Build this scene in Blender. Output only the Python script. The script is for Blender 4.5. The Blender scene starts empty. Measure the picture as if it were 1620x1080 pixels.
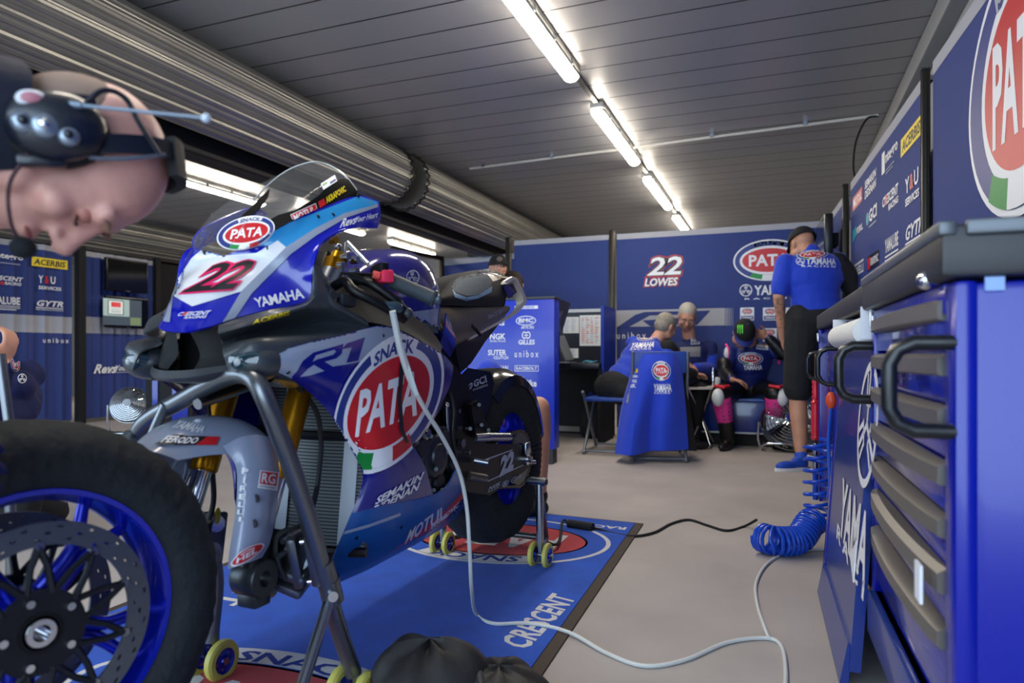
import bpy, bmesh, math, random
from math import sin, cos, tan, pi, radians, sqrt, atan2, hypot
from mathutils import Vector, Matrix, Euler, Quaternion
from mathutils.bvhtree import BVHTree
from mathutils.geometry import tessellate_polygon
S = bpy.context.scene
COL = S.collection
random.seed(7)
V = Vector

# ------------------------------------------------------------------ camera, sky, exposure
YAW = radians(21.25); CAMH = 0.8; FPX = 1080.0
cam_d = bpy.data.cameras.new('camera'); cam = bpy.data.objects.new('camera', cam_d); COL.objects.link(cam)
cam.location = (0, 0, CAMH); cam.rotation_euler = (radians(90), 0, YAW)
cam_d.sensor_width = 36; cam_d.lens = 24; cam_d.shift_y = 20 / 1620; cam_d.clip_start = 0.05
cam_d.dof.use_dof = True; cam_d.dof.focus_distance = 2.3; cam_d.dof.aperture_fstop = 3.2
S.camera = cam
S.view_settings.view_transform = 'Standard'; S.view_settings.look = 'None'
S.view_settings.gamma = 1; S.view_settings.use_curve_mapping = False
S.view_settings.exposure = 0.8
wd = bpy.data.worlds.new('sky'); S.world = wd; wd.use_nodes = True
wd.node_tree.nodes['Background'].inputs[0].default_value = (0.62, 0.80, 1.0, 1)
wd.node_tree.nodes['Background'].inputs[1].default_value = 3.0
S.cycles.use_denoising = True
S.cycles.max_bounces = 7; S.cycles.diffuse_bounces = 4; S.cycles.glossy_bounces = 4
S.cycles.transparent_max_bounces = 10; S.cycles.sample_clamp_indirect = 6
S.cycles.caustics_reflective = False; S.cycles.caustics_refractive = False

# ------------------------------------------------------------------ picture <-> place
CA, SA = cos(YAW), sin(YAW)
def W(px, py, Z):                       # point seen at a pixel, Z metres in front of the camera
    x = (px - 810) / FPX * Z; z = (560 - py) / FPX * Z
    return V((x * CA - Z * SA, x * SA + Z * CA, CAMH + z))
def RAY(px, py):
    return W(px, py, 1) - V((0, 0, CAMH))
def G(px, py, z=0.0): return W(px, py, (z - CAMH) * FPX / (560 - py))
def PX(px, py, X):
    d = RAY(px, py); return V((0, 0, CAMH)) + d * (X / d.x)
def PY(px, py, Y):
    d = RAY(px, py); return V((0, 0, CAMH)) + d * (Y / d.y)
EYE = V((0, 0, CAMH))
def on_plane(px, py, p0, n):
    d = RAY(px, py); return EYE + d * ((p0 - EYE).dot(n) / d.dot(n))

# ------------------------------------------------------------------ materials
def lin(c):
    return tuple(((v / 255) / 12.92 if v / 255 <= .04045 else ((v / 255 + .055) / 1.055) ** 2.4) for v in c)
MATS = {}
def mat(name, rgb, rough=.5, metal=0., bump=None, spec=.5, coat=0., emit=None, var=None, sheen=0.):
    """rgb 0-255 sRGB. bump=(scale,strength[,stretch xyz]); var=(scale, amount) mottles the colour."""
    if name in MATS: return MATS[name]
    m = bpy.data.materials.new(name); m.use_nodes = True; MATS[name] = m
    nt = m.node_tree; b = nt.nodes['Principled BSDF']; c = lin(rgb)
    b.inputs['Base Color'].default_value = (*c, 1); b.inputs['Roughness'].default_value = rough
    b.inputs['Metallic'].default_value = metal; b.inputs['Specular IOR Level'].default_value = spec
    b.inputs['Coat Weight'].default_value = coat; b.inputs['Coat Roughness'].default_value = .06
    b.inputs['Sheen Weight'].default_value = sheen
    if emit:
        b.inputs['Emission Color'].default_value = (*lin(emit[:3]), 1); b.inputs['Emission Strength'].default_value = emit[3]
    if bump or var:
        tc = nt.nodes.new('ShaderNodeTexCoord')
        mp = nt.nodes.new('ShaderNodeMapping'); nt.links.new(tc.outputs['Object'], mp.inputs[0])
    if bump:
        if len(bump) > 2: mp.inputs['Scale'].default_value = bump[2]
        n = nt.nodes.new('ShaderNodeTexNoise'); n.inputs['Scale'].default_value = bump[0]; n.inputs['Detail'].default_value = 3
        nt.links.new(mp.outputs[0], n.inputs['Vector'])
        bp = nt.nodes.new('ShaderNodeBump'); bp.inputs['Strength'].default_value = bump[1]; bp.inputs['Distance'].default_value = .01
        nt.links.new(n.outputs[0], bp.inputs['Height']); nt.links.new(bp.outputs[0], b.inputs['Normal'])
    if var:
        n = nt.nodes.new('ShaderNodeTexNoise'); n.inputs['Scale'].default_value = var[0]; n.inputs['Detail'].default_value = 5
        nt.links.new(tc.outputs['Object'], n.inputs['Vector'])
        r = nt.nodes.new('ShaderNodeMapRange'); r.inputs[1].default_value = .3; r.inputs[2].default_value = .7
        r.inputs[3].default_value = 1 - var[1]; r.inputs[4].default_value = 1 + var[1]; nt.links.new(n.outputs[0], r.inputs[0])
        mx = nt.nodes.new('ShaderNodeVectorMath'); mx.operation = 'SCALE'; mx.inputs[0].default_value = c
        nt.links.new(r.outputs[0], mx.inputs['Scale']); nt.links.new(mx.outputs[0], b.inputs['Base Color'])
    return m
def glass(name, rgb, alpha, rough=.03):
    if name in MATS: return MATS[name]
    m = mat(name, rgb, rough); b = m.node_tree.nodes['Principled BSDF']
    b.inputs['Alpha'].default_value = alpha; return m
def ribs(m, axis, period, groove, dark, strength=.5, fine=0):
    """procedural panel joints: a dark groove every `period` m along object axis, plus fine ribs between."""
    nt = m.node_tree; b = nt.nodes['Principled BSDF']
    tc = nt.nodes.new('ShaderNodeTexCoord'); sx = nt.nodes.new('ShaderNodeSeparateXYZ'); nt.links.new(tc.outputs['Object'], sx.inputs[0])
    def M(op, a, bb=None):
        n = nt.nodes.new('ShaderNodeMath'); n.operation = op
        for i, v in enumerate((a, bb)):
            if v is None: continue
            if isinstance(v, (int, float)): n.inputs[i].default_value = v
            else: nt.links.new(v, n.inputs[i])
        return n.outputs[0]
    co = sx.outputs[axis]
    fr = M('FRACT', M('DIVIDE', co, period))
    tri = M('ABSOLUTE', M('SUBTRACT', fr, .5))
    g = M('GREATER_THAN', tri, .5 - groove)
    h = M('MULTIPLY', g, -1.0)
    if fine:
        f2 = M('FRACT', M('MULTIPLY', fr, fine)); t2 = M('ABSOLUTE', M('SUBTRACT', f2, .5)); g2 = M('GREATER_THAN', t2, .40)
        h = M('ADD', h, M('MULTIPLY', g2, -.35))
    bp = nt.nodes.new('ShaderNodeBump'); bp.inputs['Strength'].default_value = strength; bp.inputs['Distance'].default_value = .008
    nt.links.new(h, bp.inputs['Height']); nt.links.new(bp.outputs[0], b.inputs['Normal'])
    mx = nt.nodes.new('ShaderNodeMix'); mx.data_type = 'RGBA'
    mx.inputs['A'].default_value = b.inputs['Base Color'].default_value; mx.inputs['B'].default_value = (*lin(dark), 1)
    nt.links.new(g, mx.inputs['Factor']); nt.links.new(mx.outputs['Result'], b.inputs['Base Color'])

# ------------------------------------------------------------------ objects
ROOTM = {}
def tag(o, label, cat, group=None):
    o['label'] = label; o['category'] = cat
    if group: o['group'] = group
    return o
def thing(name, label, cat, loc=(0, 0, 0), rz=0., group=None, M=None):
    o = bpy.data.objects.new(name, None); COL.objects.link(o); o.empty_display_size = .1
    if M is None: M = Matrix.Translation(V(loc)) @ Matrix.Rotation(rz, 4, 'Z')
    o.matrix_world = M; ROOTM[o] = M.copy()
    return tag(o, label, cat, group)
def root_m(o):
    while o.parent: o = o.parent
    return ROOTM.get(o, Matrix())
def copy_tree(o, parent=None):
    c = o.copy(); COL.objects.link(c)
    if parent: c.parent = parent
    if o in ROOTM: ROOTM[c] = ROOTM[o].copy()
    for ch in list(o.children): copy_tree(ch, c)
    return c
def cr(p0, p1, p2, p3, t):
    return .5 * ((2 * p1) + (p2 - p0) * t + (2 * p0 - 5 * p1 + 4 * p2 - p3) * t * t + (3 * p1 - p0 - 3 * p2 + p3) * t ** 3)
def spline(P, n=6, closed=False):
    P = [V(p) for p in P]; out = []; N = len(P)
    for i in range(N if closed else N - 1):
        if closed: a, b, c, d = P[i - 1], P[i], P[(i + 1) % N], P[(i + 2) % N]
        else:
            b, c = P[i], P[i + 1]
            a = P[i - 1] if i else b * 2 - c
            d = P[i + 2] if i + 2 < N else c * 2 - b
        for k in range(n): out.append(cr(a, b, c, d, k / n))
    if not closed: out.append(P[-1])
    return out
class MB:
    def __init__(s, xf=None): s.bm = bmesh.new(); s.mats = []; s.xf = xf or Matrix()
    def mi(s, m):
        if m not in s.mats: s.mats.append(m)
        return s.mats.index(m)
    def faces(s, vs, fs, m):
        k = s.mi(m); B = [s.bm.verts.new(v) for v in vs]; out = []
        for f in fs:
            try: q = s.bm.faces.new([B[i] for i in f]); q.material_index = k; q.smooth = True; out.append(q)
            except ValueError: pass
        return B, out
    def box(s, c, size, m, rot=None, bev=0.0, seg=2):
        x, y, z = (d / 2 for d in size); R = Matrix.Translation(V(c)) @ (rot.to_4x4() if rot is not None else Matrix())
        vs = [R @ V((a * x, b * y, e * z)) for a in (-1, 1) for b in (-1, 1) for e in (-1, 1)]
        B, F = s.faces(vs, [(0, 1, 3, 2), (4, 6, 7, 5), (0, 4, 5, 1), (2, 3, 7, 6), (0, 2, 6, 4), (1, 5, 7, 3)], m)
        if bev > 0:
            E = list({e for f in F for e in f.edges})
            r = bmesh.ops.bevel(s.bm, geom=E, offset=min(bev, min(size) * .49), segments=seg, affect='EDGES', profile=.5, material=-1)
            for f in r['faces']: f.smooth = True; f.material_index = s.mi(m)
        return s
    def hexa(s, pts, m, bev=0):          # 8 corners: bottom 4 ccw, top 4 ccw
        B, F = s.faces(pts, [(3, 2, 1, 0), (4, 5, 6, 7), (0, 1, 5, 4), (1, 2, 6, 5), (2, 3, 7, 6), (3, 0, 4, 7)], m)
        if bev > 0:
            E = list({e for f in F for e in f.edges})
            r = bmesh.ops.bevel(s.bm, geom=E, offset=bev, segments=2, affect='EDGES', profile=.5, material=-1)
            for f in r['faces']: f.smooth = True; f.material_index = s.mi(m)
        return s
    def cyl(s, p0, p1, r0, m, r1=None, n=16, cap=True):
        return s.tube([p0, p1], [r0, r0 if r1 is None else r1], m, n, cap)
    def tube(s, P, r, m, n=8, cap=True, closed=False):
        P = [V(p) for p in P]; N = len(P)
        if not isinstance(r, (list, tuple)): r = [r] * N
        T = []
        for i in range(N):
            a = P[i - 1] if (i or closed) else P[0]; b = P[(i + 1) % N] if (i + 1 < N or closed) else P[-1]
            T.append((b - a).normalized())
        up = V((0, 0, 1)) if abs(T[0].z) < .9 else V((1, 0, 0))
        nrm = (up - T[0] * up.dot(T[0])).normalized(); vs = []
        for i in range(N):
            nrm = (nrm - T[i] * nrm.dot(T[i]))
            if nrm.length < 1e-6: nrm = V((1, 0, 0)).cross(T[i])
            nrm.normalize(); bn = T[i].cross(nrm)
            for k in range(n): a = 2 * pi * k / n; vs.append(P[i] + (nrm * cos(a) + bn * sin(a)) * r[i])
        fs = [(i * n + k, i * n + (k + 1) % n, ((i + 1) % N) * n + (k + 1) % n, ((i + 1) % N) * n + k)
              for i in range(N if closed else N - 1) for k in range(n)]
        if cap and not closed: fs += [tuple(range(n))[::-1], tuple((N - 1) * n + k for k in range(n))]
        s.faces(vs, fs, m); return s
    def ball(s, c, r, m, rot=None, nu=16, nv=10, t0=0., t1=pi):
        if isinstance(r, (int, float)): r = (r, r, r)
        R = rot.to_3x3() if rot is not None else Matrix.Identity(3); vs = []; c = V(c)
        for j in range(nv + 1):
            t = t0 + (t1 - t0) * j / nv
            for i in range(nu):
                a = 2 * pi * i / nu; vs.append(c + R @ V((r[0] * sin(t) * cos(a), r[1] * sin(t) * sin(a), r[2] * cos(t))))
        fs = [(j * nu + i, (j + 1) * nu + i, (j + 1) * nu + (i + 1) % nu, j * nu + (i + 1) % nu) for j in range(nv) for i in range(nu)]
        s.faces(vs, fs, m); return s
    def lathe(s, prof, M, m, n=32, a0=0., a1=2 * pi):
        """prof: (radius, height) pairs turned about the z axis of M."""
        full = abs(a1 - a0 - 2 * pi) < 1e-6; k = n if full else n + 1
        vs = [M @ V((r * cos(a0 + (a1 - a0) * i / n), r * sin(a0 + (a1 - a0) * i / n), h)) for r, h in prof for i in range(k)]
        fs = [(j * k + i, j * k + (i + 1) % k, (j + 1) * k + (i + 1) % k, (j + 1) * k + i) for j in range(len(prof) - 1) for i in range(n)]
        s.faces(vs, fs, m); return s
    def prism(s, poly, vec, m, bev=0):
        P = [V(p) for p in poly]; n = len(P); vec = V(vec); vs = P + [p + vec for p in P]
        tri = tessellate_polygon([P])
        fs = [(i, (i + 1) % n, n + (i + 1) % n, n + i) for i in range(n)]
        fs += [tuple(t) for t in tri] + [tuple(n + i for i in t[::-1]) for t in tri]
        s.faces(vs, fs, m); return s
    def grid(s, rows, m, closed_u=False, flip=False):
        nr, nc = len(rows), len(rows[0]); vs = [V(p) for r in rows for p in r]; fs = []
        for j in range(nr - 1):
            for i in range(nc if closed_u else nc - 1):
                q = (j * nc + i, j * nc + (i + 1) % nc, (j + 1) * nc + (i + 1) % nc, (j + 1) * nc + i)
                fs.append(q[::-1] if flip else q)
        s.faces(vs, fs, m); return s
    def loft(s, rows, m, nu=4, nv=4, mirror=False, flip=False):
        """smooth surface through a net of control points; mirror copies it to the other side of y = 0."""
        R = [spline(r, nu) for r in rows]
        cols = [spline([R[j][i] for j in range(len(R))], nv) for i in range(len(R[0]))]
        g = [[cols[i][j] for i in range(len(cols))] for j in range(len(cols[0]))]
        s.grid(g, m, flip=flip)
        if mirror: s.grid([[V((p.x, -p.y, p.z)) for p in r] for r in g], m, flip=not flip)
        return s
    def halves(s, rows, m, names, parent, nu=4, nv=4, solid=.004, label=None):
        """left and right hand copies of a panel as two parts; returns (left part, both hit trees)"""
        out = []; tr = []
        for sg, nm in ((1, names), (-1, names)):
            q = MB(s.xf); q.loft([[V((p.x, sg * p.y, p.z)) for p in r] for r in rows], m, nu, nv); q.solid(solid); tr.append(q.bvh()); out.append(q.build(nm, parent, label=label if sg > 0 else None))
        s.bm.free(); return out[0], tr[0]
    def merge(s, d=1e-4): bmesh.ops.remove_doubles(s.bm, verts=s.bm.verts, dist=d); return s
    def solid(s, t):
        """give an open sheet thickness t (inwards, away from its normals)."""
        bmesh.ops.recalc_face_normals(s.bm, faces=s.bm.faces)
        bmesh.ops.solidify(s.bm, geom=list(s.bm.faces), thickness=t)
        for f in s.bm.faces: f.smooth = True
        return s
    def bvh(s):
        b = s.bm.copy(); b.transform(s.xf); t = BVHTree.FromBMesh(b); b.free(); return t
    def build(s, name, parent=None, label=None, cat=None, group=None, sharp=38, kind=None, recalc=True):
        me = bpy.data.meshes.new(name); M = s.xf
        if parent is not None: M = root_m(parent).inverted() @ M
        s.bm.transform(M)
        if recalc: bmesh.ops.recalc_face_normals(s.bm, faces=s.bm.faces)
        s.bm.to_mesh(me); s.bm.free()
        for m in s.mats: me.materials.append(m)
        me.set_sharp_from_angle(angle=radians(sharp))
        o = bpy.data.objects.new(name, me); COL.objects.link(o)
        if parent is not None: o.parent = parent
        if cat: tag(o, label, cat, group)
        elif label: o['label'] = label
        if kind: o['kind'] = kind
        return o
def bxo(name, c, size, m, parent=None, bev=0.0, rot=None, **k):
    return MB().box(c, size, m, rot, bev).build(name, parent, **k)

# ------------------------------------------------------------------ lettering and emblems
TXT = {}
def text2d(s, bold=0., shear=0., space=1., res=2):
    bold = min(bold, .03) if bold < .06 else bold
    key = (s, bold, shear, space)
    if key not in TXT:
        cu = bpy.data.curves.new('t', 'FONT'); cu.body = s; cu.offset = bold; cu.shear = shear; cu.space_character = space
        cu.resolution_u = res; cu.fill_mode = 'FRONT'; cu.dimensions = '2D'
        o = bpy.data.objects.new('t', cu); COL.objects.link(o); bpy.context.view_layer.update()
        me = o.evaluated_get(bpy.context.evaluated_depsgraph_get()).to_mesh()
        P = [(v.co.x, v.co.y) for v in me.vertices]; F = [tuple(p.vertices) for p in me.polygons]
        bpy.data.objects.remove(o); bpy.data.curves.remove(cu)
        x0 = min(p[0] for p in P); x1 = max(p[0] for p in P); y0 = min(p[1] for p in P); y1 = max(p[1] for p in P)
        TXT[key] = ([((x - x0) / (x1 - x0), (y - y0) / (y1 - y0)) for x, y in P], F)
    return TXT[key]
class Logo:
    """flat artwork in its own units: a list of (2d points, faces, material, layer)"""
    def __init__(s): s.p = []; s.layer = 0
    def add(s, P, F, m, up=True):
        if up: s.layer += 1
        s.p.append((P, F, m, s.layer)); return s
    def poly(s, P, m, up=True):
        return s.add([tuple(p[:2]) for p in P], [tuple(t) for t in tessellate_polygon([[V((p[0], p[1], 0)) for p in P]])], m, up)
    def rect(s, x0, y0, x1, y1, m, up=True, sk=0): return s.poly([(x0, y0), (x1, y0), (x1 + sk, y1), (x0 + sk, y1)], m, up)
    def ell(s, cx, cy, rx, ry, m, n=48, up=True, e=1.0):
        P = []
        for i in range(n):
            a = 2 * pi * i / n; c, d = cos(a), sin(a)
            P.append((cx + rx * math.copysign(abs(c) ** e, c), cy + ry * math.copysign(abs(d) ** e, d)))
        return s.poly(P, m, up)
    def ring(s, cx, cy, r0, r1, a0, a1, m, n=24, up=True):
        """elliptical ring sector, r0/r1 = (rx, ry)"""
        P = [(cx + r0[0] * cos(a), cy + r0[1] * sin(a)) for a in [a0 + (a1 - a0) * i / n for i in range(n + 1)]]
        Q = [(cx + r1[0] * cos(a), cy + r1[1] * sin(a)) for a in [a0 + (a1 - a0) * i / n for i in range(n + 1)]]
        return s.add(P + Q, [(i, i + 1, n + 2 + i, n + 1 + i) for i in range(n)], m, up)
    def text(s, t, x0, y0, x1, y1, m, bold=.02, shear=0., space=1., up=True, arc=0.):
        P, F = text2d(t, bold, shear, space)
        return s.add([(x0 + u * (x1 - x0), y0 + v * (y1 - y0) - arc * (2 * u - 1) ** 2) for u, v in P], F, m, up)
    def sub(s, L, x0, y0, x1, y1, box):
        bx0, by0, bx1, by1 = box; k = s.layer
        for P, F, m, l in L.p:
            s.p.append(([(x0 + (x - bx0) / (bx1 - bx0) * (x1 - x0), y0 + (y - by0) / (by1 - by0) * (y1 - y0)) for x, y in P], F, m, k + l)); s.layer = max(s.layer, k + l)
        return s
def homog(src, dst):
    import numpy as np
    A = []; B = []
    for (x, y), (u, v) in zip(src, dst):
        A += [[x, y, 1, 0, 0, 0, -u * x, -u * y], [0, 0, 0, x, y, 1, -v * x, -v * y]]; B += [u, v]
    h = np.linalg.solve(np.array(A, float), np.array(B, float)).tolist()
    return lambda x, y: ((h[0] * x + h[1] * y + h[2]) / (h[6] * x + h[7] * y + 1), (h[3] * x + h[4] * y + h[5]) / (h[6] * x + h[7] * y + 1))
def put(logo, box, quad, hit, parent, name='printed_logo', step=.0006, base=.0012, cut=0., label=None, two=None):
    """lay artwork (its units box = x0,y0,x1,y1) on a surface so that its corners bl, br, tr, tl are seen at the pixels `quad`."""
    x0, y0, x1, y1 = box
    if len(quad) == 2: (a, b), (c, d) = quad; quad = [(a, d), (c, d), (c, b), (a, b)]
    H = homog([(x0, y0), (x1, y0), (x1, y1), (x0, y1)], quad)
    mb = MB()
    for P, F, m, l in logo.p:
        bm = bmesh.new(); vs = [bm.verts.new((*H(x, y), 0)) for x, y in P]
        for f in F:
            try: bm.faces.new([vs[i] for i in f])
            except ValueError: pass
        if cut:
            for _ in range(7):
                E = [e for e in bm.edges if e.calc_length() > cut]
                if not E: break
                bmesh.ops.subdivide_edges(bm, edges=E, cuts=1); bmesh.ops.triangulate(bm, faces=bm.faces)
        bm.verts.index_update(); lift = base + step * l
        pts = [hit(v.co.x, v.co.y, lift) for v in bm.verts]
        fs = [tuple(v.index for v in f.verts) for f in bm.faces]
        fs = [f for f in fs if all(pts[i] is not None for i in f)]
        used = sorted({i for f in fs for i in f}); ix = {i: k for k, i in enumerate(used)}
        if fs: mb.faces([pts[i] for i in used], [tuple(ix[i] for i in f) for f in fs], m)
        bm.free()
    if not mb.mats: mb.bm.free(); return None
    for f in mb.bm.faces: f.smooth = False
    return mb.build(name, parent, label=label, recalc=False)
def plane_hit(p0, n):
    p0, n = V(p0), V(n).normalized()
    if n.dot(EYE - p0) < 0: n = -n
    return lambda px, py, lift: on_plane(px, py, p0 + n * lift, n)
def bvh_hit(*trees, far=9.):
    def f(px, py, lift):
        d = RAY(px, py).normalized(); best = None
        for t in trees:
            r = t.ray_cast(EYE, d, far)
            if r[0] is not None and (best is None or r[3] < best[3]): best = r
        if best is None: return None
        n = best[1]
        if n.dot(d) > 0: n = -n
        return best[0] + n * (lift * .15) - d * (lift * .85)
    return f
# ------------------------------------------------------------------ shared colours
WHITE = mat('print_white', (236, 236, 240), .45); BLUE_P = mat('print_blue', (28, 50, 128), .45)
RED_P = mat('print_red', (200, 24, 34), .4); GREEN_P = mat('print_green', (20, 140, 60), .45); BLACK_P = mat('print_black', (14, 14, 18), .45)
YEL_P = mat('print_yellow', (245, 215, 20), .45); GREY_P = mat('print_grey', (172, 178, 192), .5); TEAL_P = mat('print_teal', (20, 150, 170), .45)
MAG_P = mat('print_magenta', (235, 20, 100), .4); ROSE_P = mat('print_rose', (215, 60, 75), .5)
BANNER = mat('banner_fabric', (42, 60, 124), .75, bump=(260, .08)); BAND = mat('banner_pale_band', (172, 172, 180), .75)
ALU = mat('aluminium', (150, 148, 140), .35, .9); DKALU = mat('bronze_anodised_post', (72, 66, 58), .35, .85)
STEEL = mat('brushed_steel', (160, 165, 172), .26, 1.); CHROME = mat('chrome', (225, 228, 232), .08, 1.)
BLACK = mat('satin_black', (14, 14, 16), .38, spec=.3); MATTB = mat('matt_black', (14, 14, 16), .8); RUBBER = mat('rubber', (20, 20, 22), .75)
DARKGREY = mat('dark_grey_plastic', (48, 52, 58), .45); CARBON = mat('carbon_weave', (56, 61, 66), .38, coat=.3, bump=(900, .05))
CABBLUE = mat('cabinet_blue_paint', (4, 22, 150), .26, coat=.2); CABDARK = mat('cabinet_dark_blue_print', (24, 52, 132), .3, coat=.3)
GREYBAR = mat('drawer_grey', (112, 106, 98), .42, .3)
GOLD = mat('gold_anodised', (206, 140, 22), .28, .85)
PAPER = mat('paper', (232, 232, 228), .7)
SKIN = mat('skin', (205, 150, 125), .5, var=(14, .10), bump=(300, .05)); SKIN2 = mat('skin_tanned', (190, 136, 108), .5, var=(14, .1))
SHIRT = mat('royal_blue_cloth', (16, 58, 190), .8, bump=(40, .15), sheen=.2); NAVY = mat('navy_cloth', (22, 34, 92), .8, bump=(40, .15))
BLKCLOTH = mat('black_cloth', (18, 18, 22), .85, bump=(40, .2)); GREYCLOTH = mat('grey_cloth', (140, 140, 146), .85)
HAIRG = mat('grey_hair', (150, 142, 130), .7, bump=(120, .6), var=(40, .25)); HAIRD = mat('dark_brown_hair', (30, 18, 14), .75, bump=(160, .3, (1, 1, .15)), spec=.2)

# ------------------------------------------------------------------ recurring emblems
def pata(ns=True, tri=True, rr=.335, th=.165, rx=.745, tx=.56):
    L = Logo()
    L.ell(0, 0, 1, .583, WHITE); L.ell(0, 0, .955, .545, BLUE_P); L.ell(0, 0, rx + .07, rr + .07, WHITE); L.ell(0, 0, rx, rr, RED_P)
    L.text('PATA', -tx, -th, tx, th, WHITE, .05)
    L.ring(0, 0, (.82, .41), (.955, .545), radians(118), radians(62), WHITE)
    L.ring(0, 0, (.82, .41), (.945, .54), radians(62), radians(118), WHITE, up=False)
    if ns: L.text('SNACK', -.36, .405, .36, .525, BLUE_P, .03, arc=.045)
    if tri:
        L.ring(0, 0, (.82, .41), (.955, .545), radians(236), radians(258), GREEN_P)
        L.ring(0, 0, (.82, .41), (.955, .545), radians(258), radians(282), WHITE, up=False)
        L.ring(0, 0, (.82, .41), (.955, .545), radians(282), radians(304), RED_P, up=False)
    return L
PBOX = (-1, -.583, 1, .583)
def forks(m=None):
    m = m or WHITE; L = Logo(); L.ring(0, 0, (.86, .86), (1, 1), 0, 2 * pi, m, 40)
    for k in range(3):
        a = pi / 2 + k * 2 * pi / 3; c, s = cos(a), sin(a)
        f = lambda u, v: (u * c - v * s, u * s + v * c)
        L.poly([f(0, -.06), f(.93, -.06), f(.93, .06), f(0, .06)], m, False)
        for q in (-1, 1): L.poly([f(.35, q * .13), f(.80, q * .20), f(.80, q * .30), f(.30, q * .22)], m, False)
        L.poly([f(.28, -.24), f(.37, -.24), f(.37, .24), f(.28, .24)], m, False)
    return L
def words(t, m=None, **k):
    return Logo().text(t, 0, 0, 1, 1, m or WHITE, **k)
UB = (0, 0, 1, 1)
# ------------------------------------------------------------------ the garage shell
def struct(o): o['kind'] = 'structure'; return o
mfl = mat('floor_covering', (172, 164, 160), .85, bump=(420, .12), var=(2.2, .10))
struct(bxo('floor', (-6.2, 4.0, -.03), (15.6, 16, .06), mfl))
mce = mat('ceiling_planks', (172, 172, 174), .36, .3); ribs(mce, 1, .262, .022, (26, 28, 32), .8, 4)
struct(bxo('ceiling', (-6.2, 4.95, 2.63), (14.2, 13.1, .06), mce))
mwl = mat('wall_paint', (168, 168, 170), .7)
struct(bxo('wall_right', (.89, 4.95, 1.3), (.1, 13.1, 2.66), mwl))
struct(bxo('wall_back', (-6.2, 11.55, 1.3), (14.2, .1, 2.66), mwl))
struct(bxo('wall_left', (-13.25, 4.95, 1.3), (.1, 13.1, 2.66), mwl))
mcor = mat('cornice_grey', (150, 150, 150), .5)
struct(MB().box((.80, 4.95, 2.53), (.09, 13.1, .13), mcor, bev=.01).build('trim_1'))
mbeam = mat('beam_dark_steel', (24, 25, 30), .5, .3)
struct(MB().box((-3.42, 4.95, 2.18), (.16, 13.0, .30), mbeam, bev=.008).box((-3.34, 4.95, 2.06), (.06, 13.0, .05), mbeam).box((-3.50, 4.95, 2.4), (.05, 13.0, .36), mbeam).build('trim_2'))
struct(MB().box((-8.35, 4.95, 2.2), (.16, 13.0, .30), mbeam, bev=.008).build('trim_3'))

# rolled-up shutters under the ceiling, along the joints between the bays
msh = mat('shutter_zinc', (150, 148, 142), .36, .75, var=(3, .12))
def shutter(x, z, r, spans, lab):
    for i, (y0, y1) in enumerate(spans):
        t = thing('roller_shutter', lab[i], 'roller shutter', (x, y0, z), group=None)
        mb = MB(); prof = []
        n = 22
        for k in range(n):
            for du, dr in ((0, 0), (.12, .006), (.30, .006), (.42, -.004), (.55, -.004), (.62, .0), (.85, .004)):
                a = 2 * pi * (k + du) / n; prof.append((cos(a) * (r + dr), sin(a) * (r + dr)))
        rows = [[V((x + c, y, z + s)) for c, s in prof] for y in (y0, y1)]
        mb.grid(rows, msh, closed_u=True)
        mb.faces([p for p in rows[0]], [tuple(range(len(prof)))], msh); mb.faces([p for p in rows[1]], [tuple(range(len(prof)))], msh)
        mb.build('curtain_roll', t, sharp=25)
        for yy in (y0 + .02, y1 - .02):
            rg = MB(); q = [V((x + cos(a) * (r + .012 + .008 * (j % 2)), yy + .03 * (j % 2) - .015, z + sin(a) * (r + .012 + .008 * (j % 2)))) for j, a in enumerate([2 * pi * j / 48 for j in range(48)])]
            rg.tube(q, .010, mat('shutter_end_ring', (40, 38, 36), .5, .5), 6, closed=True); rg.build('end_ring', t)
        MB().cyl((x, y0 - .1, z), (x, y1 + .1, z), .05, mbeam).build('axle', t)
shutter(-3.13, 2.345, .235, [(-1.4, 5.12), (5.35, 10.9)], ['long pale zinc shutter roll nearest the camera, under the ceiling above the motorcycle', 'second zinc shutter roll beyond the ring joint, running to the back of the garage'])
shutter(-8.05, 2.345, .235, [(-1.4, 10.9)], ['far zinc shutter roll along the left bay, above the left banner panels'])

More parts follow.
